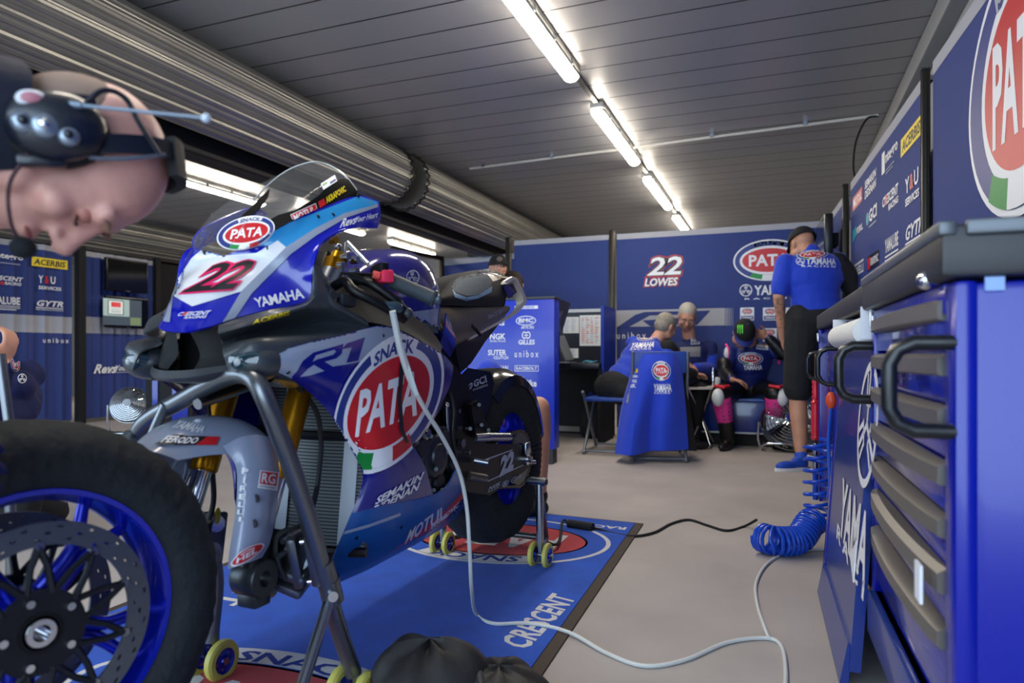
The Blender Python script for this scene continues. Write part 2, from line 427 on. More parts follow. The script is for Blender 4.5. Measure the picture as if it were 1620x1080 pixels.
# fluorescent battens
mdiff = mat('lamp_diffuser', (255, 250, 240), .4, emit=(255, 244, 226, 30)); mlb = mat('lamp_housing', (190, 190, 186), .5)
lamp0 = None
def lamp(x, y0, ln, label, group):
    global lamp0
    if lamp0 is None:
        t = thing('ceiling_light', label, 'light', (x, y0, 2.6), group=group)
        mb = MB().box((x, y0 + ln / 2, 2.575), (.10, ln + .02, .05), mlb, bev=.012)
        mb.build('housing', t)
        rows = []
        for yy, k in ((y0, .75), (y0 + .03, 1), (y0 + ln - .03, 1), (y0 + ln, .75)):
            rows.append([V((x + .052 * k * cos(a), yy, 2.552 - .055 * k * sin(a) ** .7)) for a in [pi * i / 10 for i in range(11)]])
        d = MB().grid([r[1:10] for r in rows], mdiff); d.faces(rows[0][1:10], [tuple(range(9))], mdiff); d.faces(rows[-1][1:10], [tuple(range(9))], mdiff); d.build('diffuser', t)
        q = MB(); q.grid([r[:2] for r in rows], mlb); q.build('added_baffle', t); q = MB(); q.grid([r[9:] for r in rows], mlb); q.build('added_baffle', t)  # opaque strips added along the diffuser to hold its glow off the ceiling
        for s in (-1, 1):
            for k in range(4):
                yy = y0 + ln * (.14 + .24 * k); MB().box((x + s * .053, yy, 2.553), (.008, .025, .035), STEEL).build('clip', t)
        lamp0 = t
    else:
        t = copy_tree(lamp0); M = Matrix.Translation((x, y0, 2.6)); t.matrix_world = M; ROOTM[t] = M
        tag(t, label, 'light', group)
GR = 'fluorescent battens above the bike bay'; GL = 'fluorescent battens in the left bay'
for y0, l in ((.69, 'fluorescent batten overhead near the garage opening, just above the camera'), (2.72, 'nearest big fluorescent batten at the top edge of the picture, over the bike bay'), (4.75, 'second fluorescent batten of the row, just this side of the ceiling conduit'),
              (6.77, 'third fluorescent batten of the row, beyond the ceiling conduit'), (8.8, 'farthest fluorescent batten of the row, half hidden by the number 22 panel')):
    lamp(-1.2, y0, 1.42, l, GR)
for y0, l in ((4.9, 'fluorescent batten in the left bay between the bald head and the windscreen'), (6.95, 'fluorescent batten in the left bay behind the fairing tip'), (9.1, 'fluorescent batten in the left bay above the blue tank')):
    lamp(-5.55, y0, 1.42, l, GL)
for y0, l in ((5.0, 'fluorescent batten of the far bay at the left picture edge'), (7.05, 'fluorescent batten of the far bay below the nose of the bald man')):
    lamp(-10.1, y0, 1.42, l, GL)
# trunking between the battens, conduit across the ceiling, hanging cable
tag(MB().box((-1.2, 5.0, 2.59), (.035, 11.5, .022), mat('trunking_grey', (86, 84, 80), .5)).build('cable_trunking'), 'thin grey cable trunking joining the ceiling lights in a line', 'cable trunking')
mb = MB().tube([(.70, 5.72, 2.575), (-2.75, 5.95, 2.575)], .012, mat('conduit_white', (205, 202, 195), .5), 8)
for k in range(5): mb.box((.2 - .7 * k, 5.755 + .046 * k, 2.585), (.03, .04, .03), STEEL)
tag(mb.build('conduit'), 'thin white conduit crossing the ceiling from the right wall to the shutter', 'conduit')
tag(MB().tube(spline([(.70, 5.72, 2.57), (.62, 5.70, 2.55), (.55, 5.69, 2.40), (.53, 5.70, 2.22), (.55, 5.72, 2.09)], 6), .008, MATTB, 8).build('hanging_cable'), 'black cable dropping from the conduit end to the right hand banners', 'cable')

# ------------------------------------------------------------------ banner panels and posts
def banner(name, label, a, b, z0, z1, head=.06, folds=0., nf=8, cat='banner', extra=None, group=None):
    """free standing fabric panel from a to b (xy), facing the camera; returns (thing, hit)"""
    a, b = V((*a, 0)), V((*b, 0)); d = (b - a); L = d.length; d.normalize(); n = V((-d.y, d.x, 0))
    if n.dot(EYE - a) < 0: n = -n
    t = thing(name, label, cat, (a + b) / 2, group=group)
    def sheet(m, za, zb, off, amp):
        N = int(24 if amp == 0 else 14 * nf); rows = []
        for z in (za, zb):
            rows.append([a + d * (L * i / N) + n * (off + amp * (sin(2 * pi * nf * i / N) * .6 + .4 * sin(2 * pi * nf * 1.7 * i / N + 1))) + V((0, 0, z)) for i in range(N + 1)])
        return rows
    mb = MB(); rows = sheet(BANNER, z0, z1 - head, 0, folds); mb.grid(rows, BANNER)
    back = [[p - n * .02 for p in r] for r in sheet(BANNER, z0, z1 - head, 0, 0)]; mb.grid(back, BANNER)
    mb.build('fabric', t)
    MB().grid(sheet(BAND, z1 - head, z1, .001, folds), BAND).grid([[p - n * .02 for p in r] for r in sheet(BAND, z1 - head, z1, .001, 0)], BAND).build('header_band', t)
    for za, zb, m, nm in (extra or []):
        MB().grid(sheet(m, za, zb, .002 if not folds else .003, folds), m).build(nm, t)
    MB().box((a + b) / 2 - n * .03 + V((0, 0, z1 - .015)), (L, .02, .02), ALU, Matrix.Rotation(atan2(d.y, d.x), 3, 'Z')).build('rail', t); MB().box((a + b) / 2 - n * .03 + V((0, 0, .04)), (L, .02, .08), ALU, Matrix.Rotation(atan2(d.y, d.x), 3, 'Z')).build('rail', t)
    return t, plane_hit(a + n * (folds * 1.05), n)
def post(p, z1, label, w=.06, group='aluminium posts between the banners', m=None):
    m = m or DKALU; x, y = p; t = thing('panel_post', label, 'post', (x, y, 0), group=group)
    mb = MB().box((x, y, z1 / 2), (w, w, z1), m, bev=.006)
    for s in (-1, 1):
        mb.box((x + s * w * .28, y - w * .49, z1 / 2), (w * .12, .004, z1), MATTB); mb.box((x + s * w * .49, y, z1 / 2), (.004, w * .2, z1), MATTB)
    mb.build('upright', t); bxo('end_cap', (x, y, z1 + .004), (w * .96, w * .96, .008), MATTB, t)
RP0 = V((.44, 6.7, 0)); RD = V((.056, -1, 0)).normalized(); RN = V((-1, -.056, 0)).normalized()
def rw(Y, off=0.): return (.44 + (6.7 - Y) * .056 + off, Y)
def ry(px): return on_plane(px, 560, RP0, RN).y
bigp, hit_big = banner('banner_panel', 'right hand blue banner with the huge oval snack logo, above the near tool cabinet', rw(-1.2), rw(ry(1474) - .02), .05, 2.06)
logp, hit_log = banner('banner_panel', 'right hand blue banner filled with small sponsor logos, above the workbench', rw(ry(1462)), rw(ry(1346)), .05, 2.06, folds=.0)
tvp, hit_tvp = banner('banner_panel', 'narrow right hand blue banner behind the dark monitor in the far right corner', rw(ry(1339)), rw(6.62), .05, 2.04)
post(rw(ry(1469), -.012), 2.05, 'tall bronze post between the huge oval logo and the sponsor wall', .034)
post(rw(ry(1342), -.02), 2.07, 'bronze post between the sponsor wall and the dark corner monitor', .04)
post((.41, 6.70), 2.04, 'bronze post in the far right corner beside the number 22 panel', .05)
bkB, hit_B = banner('banner_panel', 'back wall blue banner with number 22, oval snack logo and pale stripe', (-1.50, 6.75), (.39, 6.75), .07, 2.0, head=.055,
                    extra=[])
bkA, hit_A = banner('banner_panel', 'plain blue back banner behind the laptop desk, left of number 22', (-2.60, 6.75), (-1.585, 6.75), .07, 2.0, head=.05)
post((-1.545, 6.74), 2.03, 'bronze post left of the number 22 panel, behind the desk', .05)
post((-2.66, 6.74), 2.03, 'bronze post where the dark beam meets the back banners', .055)
bkC, hit_C = banner('banner_panel', 'blue back banner behind the man in the black cap, with an oval logo', (-4.12, 8.1), (-2.72, 7.75), .07, 2.04, head=.07)
bkD, hit_D = banner('banner_panel', 'blue back banner beyond the blue fuel tank in the left bay', (-4.35, 7.1), (-6.9, 8.35), .07, 2.04, head=.07)
post((-4.30, 7.10), 2.08, 'bronze post behind the tank at the near end of the doorway', .05)
post((-4.13, 8.06), 2.08, 'bronze post behind the tank at the far end of the doorway', .05)
tag(MB().box((-4.215, 7.58, 2.06), (.05, .95, .05), DKALU, Matrix.Rotation(-.18, 3, 'Z')).build('doorway_rail'), 'bronze rail over the doorway between two posts behind the tank', 'rail')
LX = -7.50
def lx(px): return PX(px, 560, LX).y
MIDB = BAND
leL, hit_L1 = banner('banner_panel', 'left wall blue banner with sponsor logos and pale middle stripe, left of the black post', (LX, 2.6), (LX, lx(113)), .05, 2.0, folds=.022, nf=16,
                     extra=[(PX(60, 526, LX).z, PX(60, 499, LX).z, BAND, 'middle_band')])
leR, hit_L2 = banner('banner_panel', 'left wall blue banner carrying the two wall monitors', (LX, lx(131)), (LX, lx(242)), .05, 2.0, folds=.016, nf=6,
                     extra=[(PX(180, 528, LX).z, PX(180, 503, LX).z, BAND, 'middle_band')])
post((LX + .03, (lx(119) + lx(129)) / 2), 2.03, 'black post between the two left wall banners', .085, m=MATTB)
post((LX + .03, lx(245)), 2.03, 'black post right of the wall monitors', .07, m=MATTB)
tag(bxo('black_curtain', (-7.62, 8.6, 1.0), (.04, 4.2, 2.0), BLKCLOTH), 'black curtain closing the left bay beyond the wall monitors', 'curtain')
# ------------------------------------------------------------------ workbench of wheeled tool cabinets on the right
BO = V((.2195, 1.061, 0)); BU = V((-.0222, .99975, 0)); BV = V((.99975, .0222, 0)); BROT = Matrix.Rotation(atan2(BU.y, BU.x) - pi / 2, 3, 'Z')
UPZ_ = V((0, 0, 1))
def bp(u, v, z): return BO + BU * u + BV * v + V((0, 0, z))
def bpx(px, py, v=0.):                # (u, z) of the bench plane v seen at a pixel
    p = on_plane(px, py, BO + BV * v, BV); q = p - BO; return q.dot(BU), p.z
def bbox(mb, u0, u1, v0, v1, z0, z1, m, bev=0.):
    return mb.box(bp((u0 + u1) / 2, (v0 + v1) / 2, (z0 + z1) / 2), (v1 - v0, u1 - u0, z1 - z0), m, BROT, bev)
U1 = bpx(1378, 600)[0]; U2 = bpx(1326, 600, .0)[0]; U3 = 2.27
KNURL = mat('black_tube', (22, 24, 26), .3)
def pull(parent, u, z0, z1, out=.07, r=.011):
    c = .03; P = [bp(u, .004, z1), bp(u, -out + c, z1), bp(u, -out + .01, z1 - .01), bp(u, -out, z1 - c), bp(u, -out, z0 + c), bp(u, -out + .01, z0 + .01), bp(u, -out + c, z0), bp(u, .004, z0)]
    MB().tube(P, r, KNURL, 10).build('pull_handle', parent)
def caster(parent, u, v, s=1.0):
    mb = MB(); mb.cyl(bp(u, v, .13), bp(u, v, .165), .03, CHROME, n=20).box(bp(u, v, .125), (.07, .06, .01), CHROME, BROT)
    for q in (-1, 1): mb.hexa([bp(u - .02, v + q * .022, .05), bp(u + .02, v + q * .022, .05), bp(u + .02, v + q * .026, .05), bp(u - .02, v + q * .026, .05), bp(u - .03, v + q * .024, .13), bp(u + .03, v + q * .024, .13), bp(u + .03, v + q * .028, .13), bp(u - .03, v + q * .028, .13)], CHROME)
    c = mb.build('caster', parent)
    M = Matrix.Translation(bp(u, v, .05)) @ Matrix((BV, BU, V((0, 0, 1)))).transposed().to_4x4() @ Matrix.Rotation(pi / 2, 4, 'Y')
    MB().lathe([(.01, -.02), (.046, -.02), (.05, -.012), (.05, .012), (.046, .02), (.01, .02)], M, RUBBER, 24).build('wheel', c)
# near cabinet
t = thing('tool_cabinet', 'big blue wheeled tool cabinet with grey drawer bars at the right picture edge', 'tool cabinet', bp(.5, .25, 0))
mb = MB(); bbox(mb, .0, U1, .02, .45, .16, .90, CABBLUE, .018)
bbox(mb, .0, .055, 0, .03, .16, .90, CABBLUE, .01); bbox(mb, U1 - .035, U1, 0, .03, .16, .90, CABBLUE, .006)
bbox(mb, .05, U1 - .03, .0, .03, .16, .26, CABBLUE, .004); bbox(mb, .05, U1 - .03, 0, .03, .855, .90, CABBLUE, .004)
mb.build('body', t)
mb = MB(); bbox(mb, .05, U1 - .03, -.012, .02, .165, .26, CABDARK, .004); mb.build('kick_panel', t)
bars = []
for (r0, r1, l0, l1) in ((468, 507, 507, 526), (558, 593, 560, 583), (639, 674, 613, 636), (732, 767, 667, 692), (820, 851, 721, 742), (895, 943, 776, 798), (1000, 1037, 828, 848)):
    zr = (bpx(1495, r0)[1], bpx(1495, r1)[1]); zl = (bpx(1381, l0)[1], bpx(1381, l1)[1])
    bars.append(((zr[0] + zl[0]) / 2, (zr[1] + zl[1]) / 2))
ua, ub = .06, U1 - .035
for k, (zt, zb) in enumerate(bars):
    d = MB(); znext = bars[k + 1][0] if k + 1 < len(bars) else .28
    bbox(d, ua, ub, .006, .03, znext + .006, zt, mat('drawer_blue', (14, 34, 150), .2, coat=.6), .003); dr = d.build('drawer', t)
    h = MB(); rows = []
    zc = (zt + zb) / 2; hh = max(.016, (zt - zb) / 2)
    for i in range(17):
        f = i / 16; u = ua + .004 + (ub - ua - .008) * f; o = .006 + .016 * sin(pi * min(1, f * 1.0)) ** .7
        rows.append([bp(u, .01, zc + hh), bp(u, -o + .012, zc + hh), bp(u, -o, zc + hh * .6), bp(u, -o, zc - hh * .8), bp(u, -o + .006, zc - hh), bp(u, .01, zc - hh)])
    h.grid(rows, GREYBAR); h.faces(rows[0], [tuple(range(6))], GREYBAR); h.faces(rows[-1], [tuple(range(6))], GREYBAR); h.build('drawer_pull', dr, sharp=30)
zt = bpx(1500, 542)[1]; pull(t, bpx(1506, 600)[0] + .0, bpx(1506, 683)[1], zt, .075, .0105)
pull(t, U1 - .02, bpx(1378, 631)[1], bpx(1378, 547)[1], .07, .0115)
MB().ball(bp(.09, -.014, bpx(1490, 440)[1]), .014, CHROME).cyl(bp(.09, .0, bpx(1490, 440)[1]), bp(.09, -.012, bpx(1490, 440)[1]), .009, CHROME).build('knob', t)
for du, dz, w_, h_ in ((U1 - .02, .885, .02, .045), (U1 - .05, .872, .02, .03)):
    MB().box(bp(du, -.004, dz), (.006, w_, h_), mat('reflective_tag', (230, 232, 235), .25, .4), BROT, .001).build('tag', t)
zz = bars[5]; MB().box(bp(ua + .022, -.026, (zz[0] + zz[1]) / 2 - .008), (.004, .035, .055), WHITE, BROT).build('white_tag', t)
for u in (.1, U1 - .08): caster(t, u, .06); caster(t, u, .43)
# middle panel with the emblem
t2 = thing('cabinet_panel', 'dark blue bench front panel with tuning fork emblem between the two tool cabinets', 'panel', bp((U1 + U2) / 2, .1, 0))
mb = MB(); VT = lambda z: .014 - .06 * (.90 - z) / .86
mb.hexa([bp(U1 + .006, VT(.05), .05), bp(U2 - .052, VT(.05), .05), bp(U2 - .052, VT(.05) + .025, .05), bp(U1 + .006, VT(.05) + .025, .05), bp(U1 + .006, VT(.9), .9), bp(U2 - .052, VT(.9), .9), bp(U2 - .052, VT(.9) + .025, .9), bp(U1 + .006, VT(.9) + .025, .9)], CABDARK); bbox(mb, U1 + .012, U2 - .056, .04, .45, .16, .88, CABBLUE); mb.build('board', t2)
MB().hexa([bp(U1 + .02, VT(.05) - .02, .012), bp(U2 - .02, VT(.05) - .02, .012), bp(U2 - .02, VT(.05), .012), bp(U1 + .02, VT(.05), .012), bp(U1 + .02, VT(.11) - .006, .11), bp(U2 - .02, VT(.11) - .006, .11), bp(U2 - .02, VT(.11) + .004, .11), bp(U1 + .02, VT(.11) + .004, .11)], CABDARK).build('skirt', t2)
q_ = MB(); q_.hexa([bp(U2 - .05, VT(.05) - .005, .05), bp(U2, VT(.05) - .005, .05), bp(U2, .05, .05), bp(U2 - .05, .05, .05), bp(U2 - .05, VT(.91), .91), bp(U2, VT(.91), .91), bp(U2, .05, .91), bp(U2 - .05, .05, .91)], CABBLUE, .004); q_.build('edge_post', t2)
MN = (BV + UPZ_ * (.06 / .86) * -1).normalized()
hit_mid = plane_hit(bp(0, VT(.9), .9), MN)
def midq(px0, py, wu, hz):             # quad on the panel, left edge at pixel px0, centre height of pixel py
    p = on_plane(px0, py, bp(0, VT(.9), .9), MN); u0, z0 = (p - BO).dot(BU), p.z; f = lambda u, z: bpix(bp(u, VT(z), z)); return [f(u0, z0 - hz / 2), f(u0 - wu, z0 - hz / 2), f(u0 - wu, z0 + hz / 2), f(u0, z0 + hz / 2)]
def bpix(p):
    X = p.x * CA + p.y * SA; Z = -p.x * SA + p.y * CA; return (810 + FPX * X / Z, 560 - FPX * (p.z - CAMH) / Z)
put(forks(), (-1, -1, 1, 1), midq(1358, 662, .30, .30), hit_mid, t2, 'emblem')
put(words('YAMA', bold=.03), UB, midq(1330, 798, .52, .16), hit_mid, t2, 'lettering')
put(words('RACI', bold=.03, space=1.6), UB, midq(1324, 838, .56, .045), hit_mid, t2, 'lettering')
mb = MB(); mb.poly = None
tri = MB(); tri.prism([bp(U1 + .012, VT(.36) - .006, .36), bp(U1 + .10, VT(.30) - .006, .30), bp(U1 + .012, VT(.26) - .006, .26)], BV * .003, WHITE); tri.build('arrow_sticker', t2)
# far cabinet
t3 = thing('tool_cabinet', 'narrower blue tool cabinet at the far end of the workbench behind the coiled hoses', 'tool cabinet', bp(U2 + .3, .25, 0))
mb = MB(); bbox(mb, U2 + .004, U3, .02, .45, .15, .91, CABBLUE, .01); bbox(mb, U2 + .004, U2 + .05, 0, .03, .15, .91, CABBLUE, .006); bbox(mb, U3 - .035, U3, 0, .03, .15, .91, CABBLUE, .006); mb.build('body', t3)
mb = MB(); bbox(mb, U2 + .06, U3 - .045, .008, .03, .17, .89, mat('drawer_blue', (14, 34, 150), .2), .004); mb.build('door', t3)
zz = (bpx(1325, 608)[1], bpx(1325, 551)[1]); pull(t3, U2 + .03, zz[0], zz[1], .06, .009); pull(t3, U3 - .018, zz[0] - .01, zz[1] - .01, .045, .007)
for du, dz in ((U3 - .02, .878), (U3 - .05, .87)): MB().box(bp(du, -.004, dz), (.006, .02, .03), MATS['reflective_tag'], BROT, .001).build('tag', t3)
for u in (U2 + .08, U3 - .08): caster(t3, u, .06); caster(t3, u, .43)
MB().tube(spline([bp(U2 + .10, -.012, .62), bp(U2 + .11, -.02, .5), bp(U2 + .10, -.016, .36), bp(U2 + .12, -.02, .30)], 5), .006, mat('blue_hose', (20, 80, 190), .3, coat=.4), 8).build('hose', t3)
MB().ball(bp(U2 + .10, -.012, .64), (.018, .018, .03), mat('orange_plastic', (225, 80, 40), .4)).build('nozzle', t3)
# worktop
t4 = thing('worktop', 'long dark grey worktop over the blue tool cabinets', 'worktop', bp(1.1, .25, .93))
TOP = mat('worktop_edge', (42, 42, 44), .45); 
mb = MB(); bbox(mb, -.012, U1 + .01, -.018, .47, .902, .972, TOP, .008); mb.build('near_slab', t4)
mb = MB(); bbox(mb, U1 + .011, U3 + .02, -.005, .47, .912, .972, TOP, .006); mb.build('far_slab', t4)
mb = MB(); bbox(mb, -.016, U1 + .01, -.021, .0, .957, .976, mat('worktop_trim', (96, 100, 104), .35, .5), .003); mb.box(bp(-.014, .25, .966), (.48, .012, .02), MATS['worktop_trim'], BROT, .003); mb.build('edge_trim', t4)
bxo('tape', bp(-.0222, .10, .93), (.035, .002, .09), WHITE, t4, rot=BROT); bxo('tape', bp(-.002, .045, .892), (.022, .003, .018), mat('tape_blue', (150, 180, 230), .4), t, rot=BROT)
# paper roll under the worktop
t5 = thing('paper_roll', 'white paper roll hanging under the worktop beside the near tool cabinet', 'paper roll', bp((U1 + U2) / 2, 0, .86))
zc = .855; MB().cyl(bp(U1 + .03, .0, zc), bp(U2 - .06, .0, zc), .036, PAPER, n=28).build('roll', t5)
MB().cyl(bp(U1 + .015, .0, zc), bp(U2 - .04, .0, zc), .010, DARKGREY, n=12).build('core', t5)
mb = MB(); bbox(mb, U1 + .012, U1 + .02, -.02, .045, zc - .02, .912, WHITE); mb.build('bracket', t5); mb = MB(); bbox(mb, U2 - .05, U2 - .042, -.02, .045, zc - .02, .912, WHITE); mb.build('bracket', t5)
# small things on the worktop
def on_top(px, py, v=.03):
    u, _ = bpx(px, py, v); return bp(u, v, .972)
p = on_top(1434, 430, .12); tag(MB().lathe([(.001, .0), (.032, .0), (.034, .01), (.034, .075), (.030, .08), (.001, .08)], Matrix.Translation(p), BLACK, 24).build('tub'), 'small black tub standing on the worktop in front of the sponsor wall', 'tub')
p = on_top(1405, 440, .06); tag(MB().lathe([(.001, 0), (.02, 0), (.022, .02), (.014, .035), (.006, .045), (.001, .045)], Matrix.Translation(p), CHROME, 20).build('funnel'), 'tiny shiny metal cap on the worktop left of the black tub', 'cap')

# two red handled grease guns / air tools leaning on the far end of the bench
REDT = mat('red_tool', (205, 26, 44), .35, coat=.3)
def airgun(px, label, yb, yt, v):
    u = U3 + .06; f = lambda py, dv=0.: bp(u, v + dv, on_plane(px, py, bp(u, 0, 0), BU).z)
    t = thing('grease_gun', label, 'grease gun', f(yb), group=None)
    q = lambda py: V((on_plane(px, py, bp(u, 0, 0), BU)))
    MB().tube([q(558), q(600)], .004, mat('brass', (190, 140, 70), .3, .9), 8).build('rod', t)
    mb = MB(); P = [q(600 + 1.0 * k) for k in range(0, 100, 4)]; mb.tube(P, [.012 + (.004 * (k % 2)) + (.004 if 8 < k < 24 else 0) for k in range(25)], REDT, 14); mb.build('bellows', t)
    MB().tube([q(720), bp(U3 + .03, v, q(720).z), bp(U3 - .012, v * .3, q(720).z), bp(U3 - .012, .012, q(720).z)], .006, STEEL, 8).build('holder', t)
    MB().tube([q(700), q(745)], .013, STEEL, 14).build('barrel', t); MB().tube([q(745), q(752), q(790)], [.016, .012, .012], mat('hose_blue', (14, 70, 190), .3), 12).build('hose_end', t)
airgun(1290, 'red bellowed grease gun upright at the end of the workbench', 790, 558, -.04)

# coiled blue air hose: upright coil, then lying on the floor
HOSE = mat('hose_blue', (14, 78, 205), .22, coat=.5)
def coil(path, R, pitch, r, m, n=14, ph=0.):
    path = spline(path, 10); out = []; acc = 0; R_ = R if callable(R) else (lambda s: R)
    L = sum((path[i + 1] - path[i]).length for i in range(len(path) - 1)); dn = None
    import bisect
    cum = [0]; 
    for i in range(len(path) - 1): cum.append(cum[-1] + (path[i + 1] - path[i]).length)
    turns = 0; s = 0; a = ph
    ref = V((.3, .9, .2)).normalized()
    while s < L:
        i = min(bisect.bisect_right(cum, s) - 1, len(path) - 2); f = (s - cum[i]) / max(1e-6, cum[i + 1] - cum[i])
        p = path[i].lerp(path[i + 1], f); T = (path[i + 1] - path[i]).normalized()
        e1 = (ref - T * ref.dot(T)).normalized(); e2 = T.cross(e1)
        out.append(p + (e1 * cos(a) + e2 * sin(a)) * R_(s / L)); pt = pitch(s / L) if callable(pitch) else pitch
        a += 2 * pi / n; s += pt / n
    return MB().tube(out, r, m, 7)
def mid_(px, Z): p = W(px, 560, Z); return V((p.x, p.y, 0))
pz = lambda px, py: on_plane(px, py, BO + BV * -.085, BV)
hp = mid_(1292, 2.80)
ctop = hp + V((0, 0, on_plane(1291, 695, hp, V((SA, -CA, 0))).z)); cbot = hp + V((0, 0, .085))
p1 = mid_(1262, 2.72); p2 = mid_(1228, 2.70); p3 = mid_(1203, 2.76)
for q in (p1, p2, p3): q.z = .062
tag(coil([ctop, hp + V((0, 0, .26)), hp + V((0, 0, .14)), hp.lerp(p1, .4) + V((0, 0, .085)), p1, p2, p3], lambda s: .047 if s < .5 else .052, lambda s: .048 if s < .52 else .0165, .0075, HOSE).build('coiled_air_hose'),
    'blue coiled air hose hanging at the end of the workbench and piled on the floor', 'air hose')
# ------------------------------------------------------------------ the racing motorcycle (local frame: x forward, y to its left, z up)
BT = radians(2); BF = V((-sin(BT), -cos(BT), 0)); BL = V((cos(BT), -sin(BT), 0)); BORG = V((-1.06, 1.85, 0))
BM = Matrix.Translation(BORG) @ Matrix(((BF.x, BL.x, 0), (BF.y, BL.y, 0), (0, 0, 1))).to_4x4()
BMI = BM.inverted()
def b(px, py, yl):                    # point of the bike's plane y = yl seen at a pixel
    return BMI @ on_plane(px, py, BORG + BL * yl, BL)
def bw(p): return BM @ V(p)
def K(): return MB(BM)
def bl(*pts): return [b(*p) for p in pts]
bike = thing('motorcycle', 'blue, white and grey racing motorcycle number 22 on paddock stands, front wheel removed', 'motorcycle', M=BM)
FBLUE = mat('fairing_blue', (10, 22, 178), .16, coat=.8); FDARK = mat('fairing_deep_blue', (12, 20, 122), .24, coat=.3); FBELLY = mat('belly_blue', (18, 84, 160), .32, coat=.15)
FGREY = mat('fairing_grey', (150, 160, 182), .25, coat=.5); FWHITE = mat('fairing_white', (238, 240, 244), .2, coat=.6); FCYAN = mat('fairing_cyan', (40, 150, 215), .2, coat=.6)
FPURP = mat('tank_indigo', (24, 16, 120), .12, coat=1.)
# nose fairing
UP = [(289, 526, 0), (303.7, 484, 0), (328, 442, 0), (354, 407, 0), (402, 384, .085), (461, 350, .132), (520, 324, .152), (567, 309, .163), (600, 318, .175)]
MI1 = [(300, 524, .022), (326, 486, .035), (352, 445, .05), (385, 415, .06), (428, 390, .112), (482, 356, .148), (535, 330, .165), (575, 316, .172), (601, 325, .18)]
MI2 = [(315, 520, .05), (350, 482, .065), (385, 447, .088), (420, 425, .112), (455, 400, .145), (497, 371, .168), (545, 345, .18), (582, 330, .184), (602, 335, .187)]
MI3 = [(335, 515, .072), (368, 487, .09), (408, 462, .118), (448, 445, .145), (480, 420, .172), (505, 388, .185), (548, 357, .19), (585, 345, .192), (602, 346, .191)]
LOW = [(352, 509.5, .085), (380, 500.5, .105), (425, 489, .145), (486, 474, .183), (494, 430, .192), (509, 379, .195), (553, 361, .195), (585, 361, .194), (597, 361, .193)]
cowl = K(); cowl.loft([[b(*p) for p in r] for r in (UP, MI1, MI2, MI3, LOW)], FBLUE, 5, 5, mirror=True)
cowl.merge(.0005)
cowl.solid(.004); cowl_t = cowl.bvh()
nose = cowl.build('nose_fairing', bike, label='blue nose fairing with white number plate')
hc = bvh_hit(cowl_t)
def deco(L, box, quad, hit=hc, par=nose, nm='printed_logo', cut=5, base=.0055, **k): return put(L, box, quad, hit, par, nm, cut=cut, base=base, **k)
def pxpoly(polys, hit, par, nm='paint_panel', cut=5, base=.0012):
    L = Logo(); 
    for P, m in polys: L.poly(P, m)
    xs = [p[0] for P, m in polys for p in P]; ys = [p[1] for P, m in polys for p in P]; x0, x1, y0, y1 = min(xs), max(xs), min(ys), max(ys)
    return put(L, (x0, y0, x1, y1), [(x0, y0), (x1, y0), (x1, y1), (x0, y1)], hit, par, nm, cut=cut, base=base)
pxpoly([([(318, 404), (352, 362), (400, 384), (461, 351), (567, 310), (598, 319), (596, 325), (545, 342), (490, 368), (452, 392), (405, 388), (350, 405)], FCYAN),
        ([(262, 500), (274, 452), (303, 408), (330, 385), (354, 404), (405, 400), (440, 380), (452, 391), (381, 461), (303.7, 484.5), (272, 467)], FWHITE),
        ([(381, 461), (452, 391), (497, 362), (545, 337), (600, 322), (602, 326), (548, 344), (502, 371), (460, 402), (398, 464), (372, 503), (352, 510)], FGREY),
        ([(258, 508), (262, 470), (274, 466), (268, 510)], FGREY)], hc, nose)
NUM = Logo().text('22', 0, 0, 1, 1, MAG_P, .075, .25, .9).text('22', .03, .05, .97, .95, BLACK_P, .02, .25, .92)
deco(NUM, UB, [(281, 466), (375, 459), (411, 408), (325, 416)], label='black number 22 edged in magenta')
deco(words('YAMAHA', bold=.045), UB, [(405, 487), (483, 471), (478, 455), (400, 472)])
deco(Logo().text('CRESCENT', 0, .42, 1, 1, WHITE, .03, .2).text('RACING', .28, 0, .95, .34, WHITE, .03, .2).rect(.13, .5, .24, 1, RED_P, sk=.05), UB, [(276, 505), (328, 503), (334, 491), (284, 494)])
deco(Logo().text('Revs', 0, 0, .42, 1, WHITE, .02, .4).text('Your Heart', .40, .12, 1, .8, WHITE, .02, .4), UB, [(538, 360), (598, 345), (599, 332), (541, 346)])
P = pata()
for q in ((324, 399), (422, 392), (502, 343), (526, 340), (565, 311)):
    p = cowl_t.ray_cast(EYE, RAY(*q).normalized(), 6)
    if p[0]: MB().cyl(p[0], p[0] + p[1] * .003, .005, BLACK, n=10).build('fastener', nose)
# windscreen
SCR = glass('clear_screen', (150, 150, 150), .10, .02); SCRB = mat('screen_black_border', (10, 11, 13), .7, spec=.08)
base = [(354, 406, 0), (402, 384, .085), (461, 350, .132), (520, 324, .152), (567, 309, .163)]
m1 = [(395, 345, 0), (436, 330, .080), (486, 312, .128), (535, 305, .145), (566, 306, .162)]
m2 = [(445, 298, 0), (478, 290, .072), (512, 285, .112), (544, 289, .135), (565, 303, .160)]
rim = [(494, 256, 0), (512, 258, .045), (530, 266, .085), (549, 281, .125), (565, 301, .160)]
scr = K(); scr.loft([[b(*p) for p in r] for r in (base, m1, m2, rim)], SCR, 5, 5, mirror=True); scr.merge(.0005); scr.solid(.003); scr_t = scr.bvh()
screen = scr.build('windscreen', bike, label='clear domed windscreen'); ed = [b(*p) for p in rim]; ed = [V((p.x, -p.y, p.z)) for p in ed[:0:-1]] + ed; K().tube(spline(ed, 6), .0022, mat('screen_edge', (150, 148, 140), .2, coat=1.), 6).build('screen_edge', screen); hs = bvh_hit(scr_t)
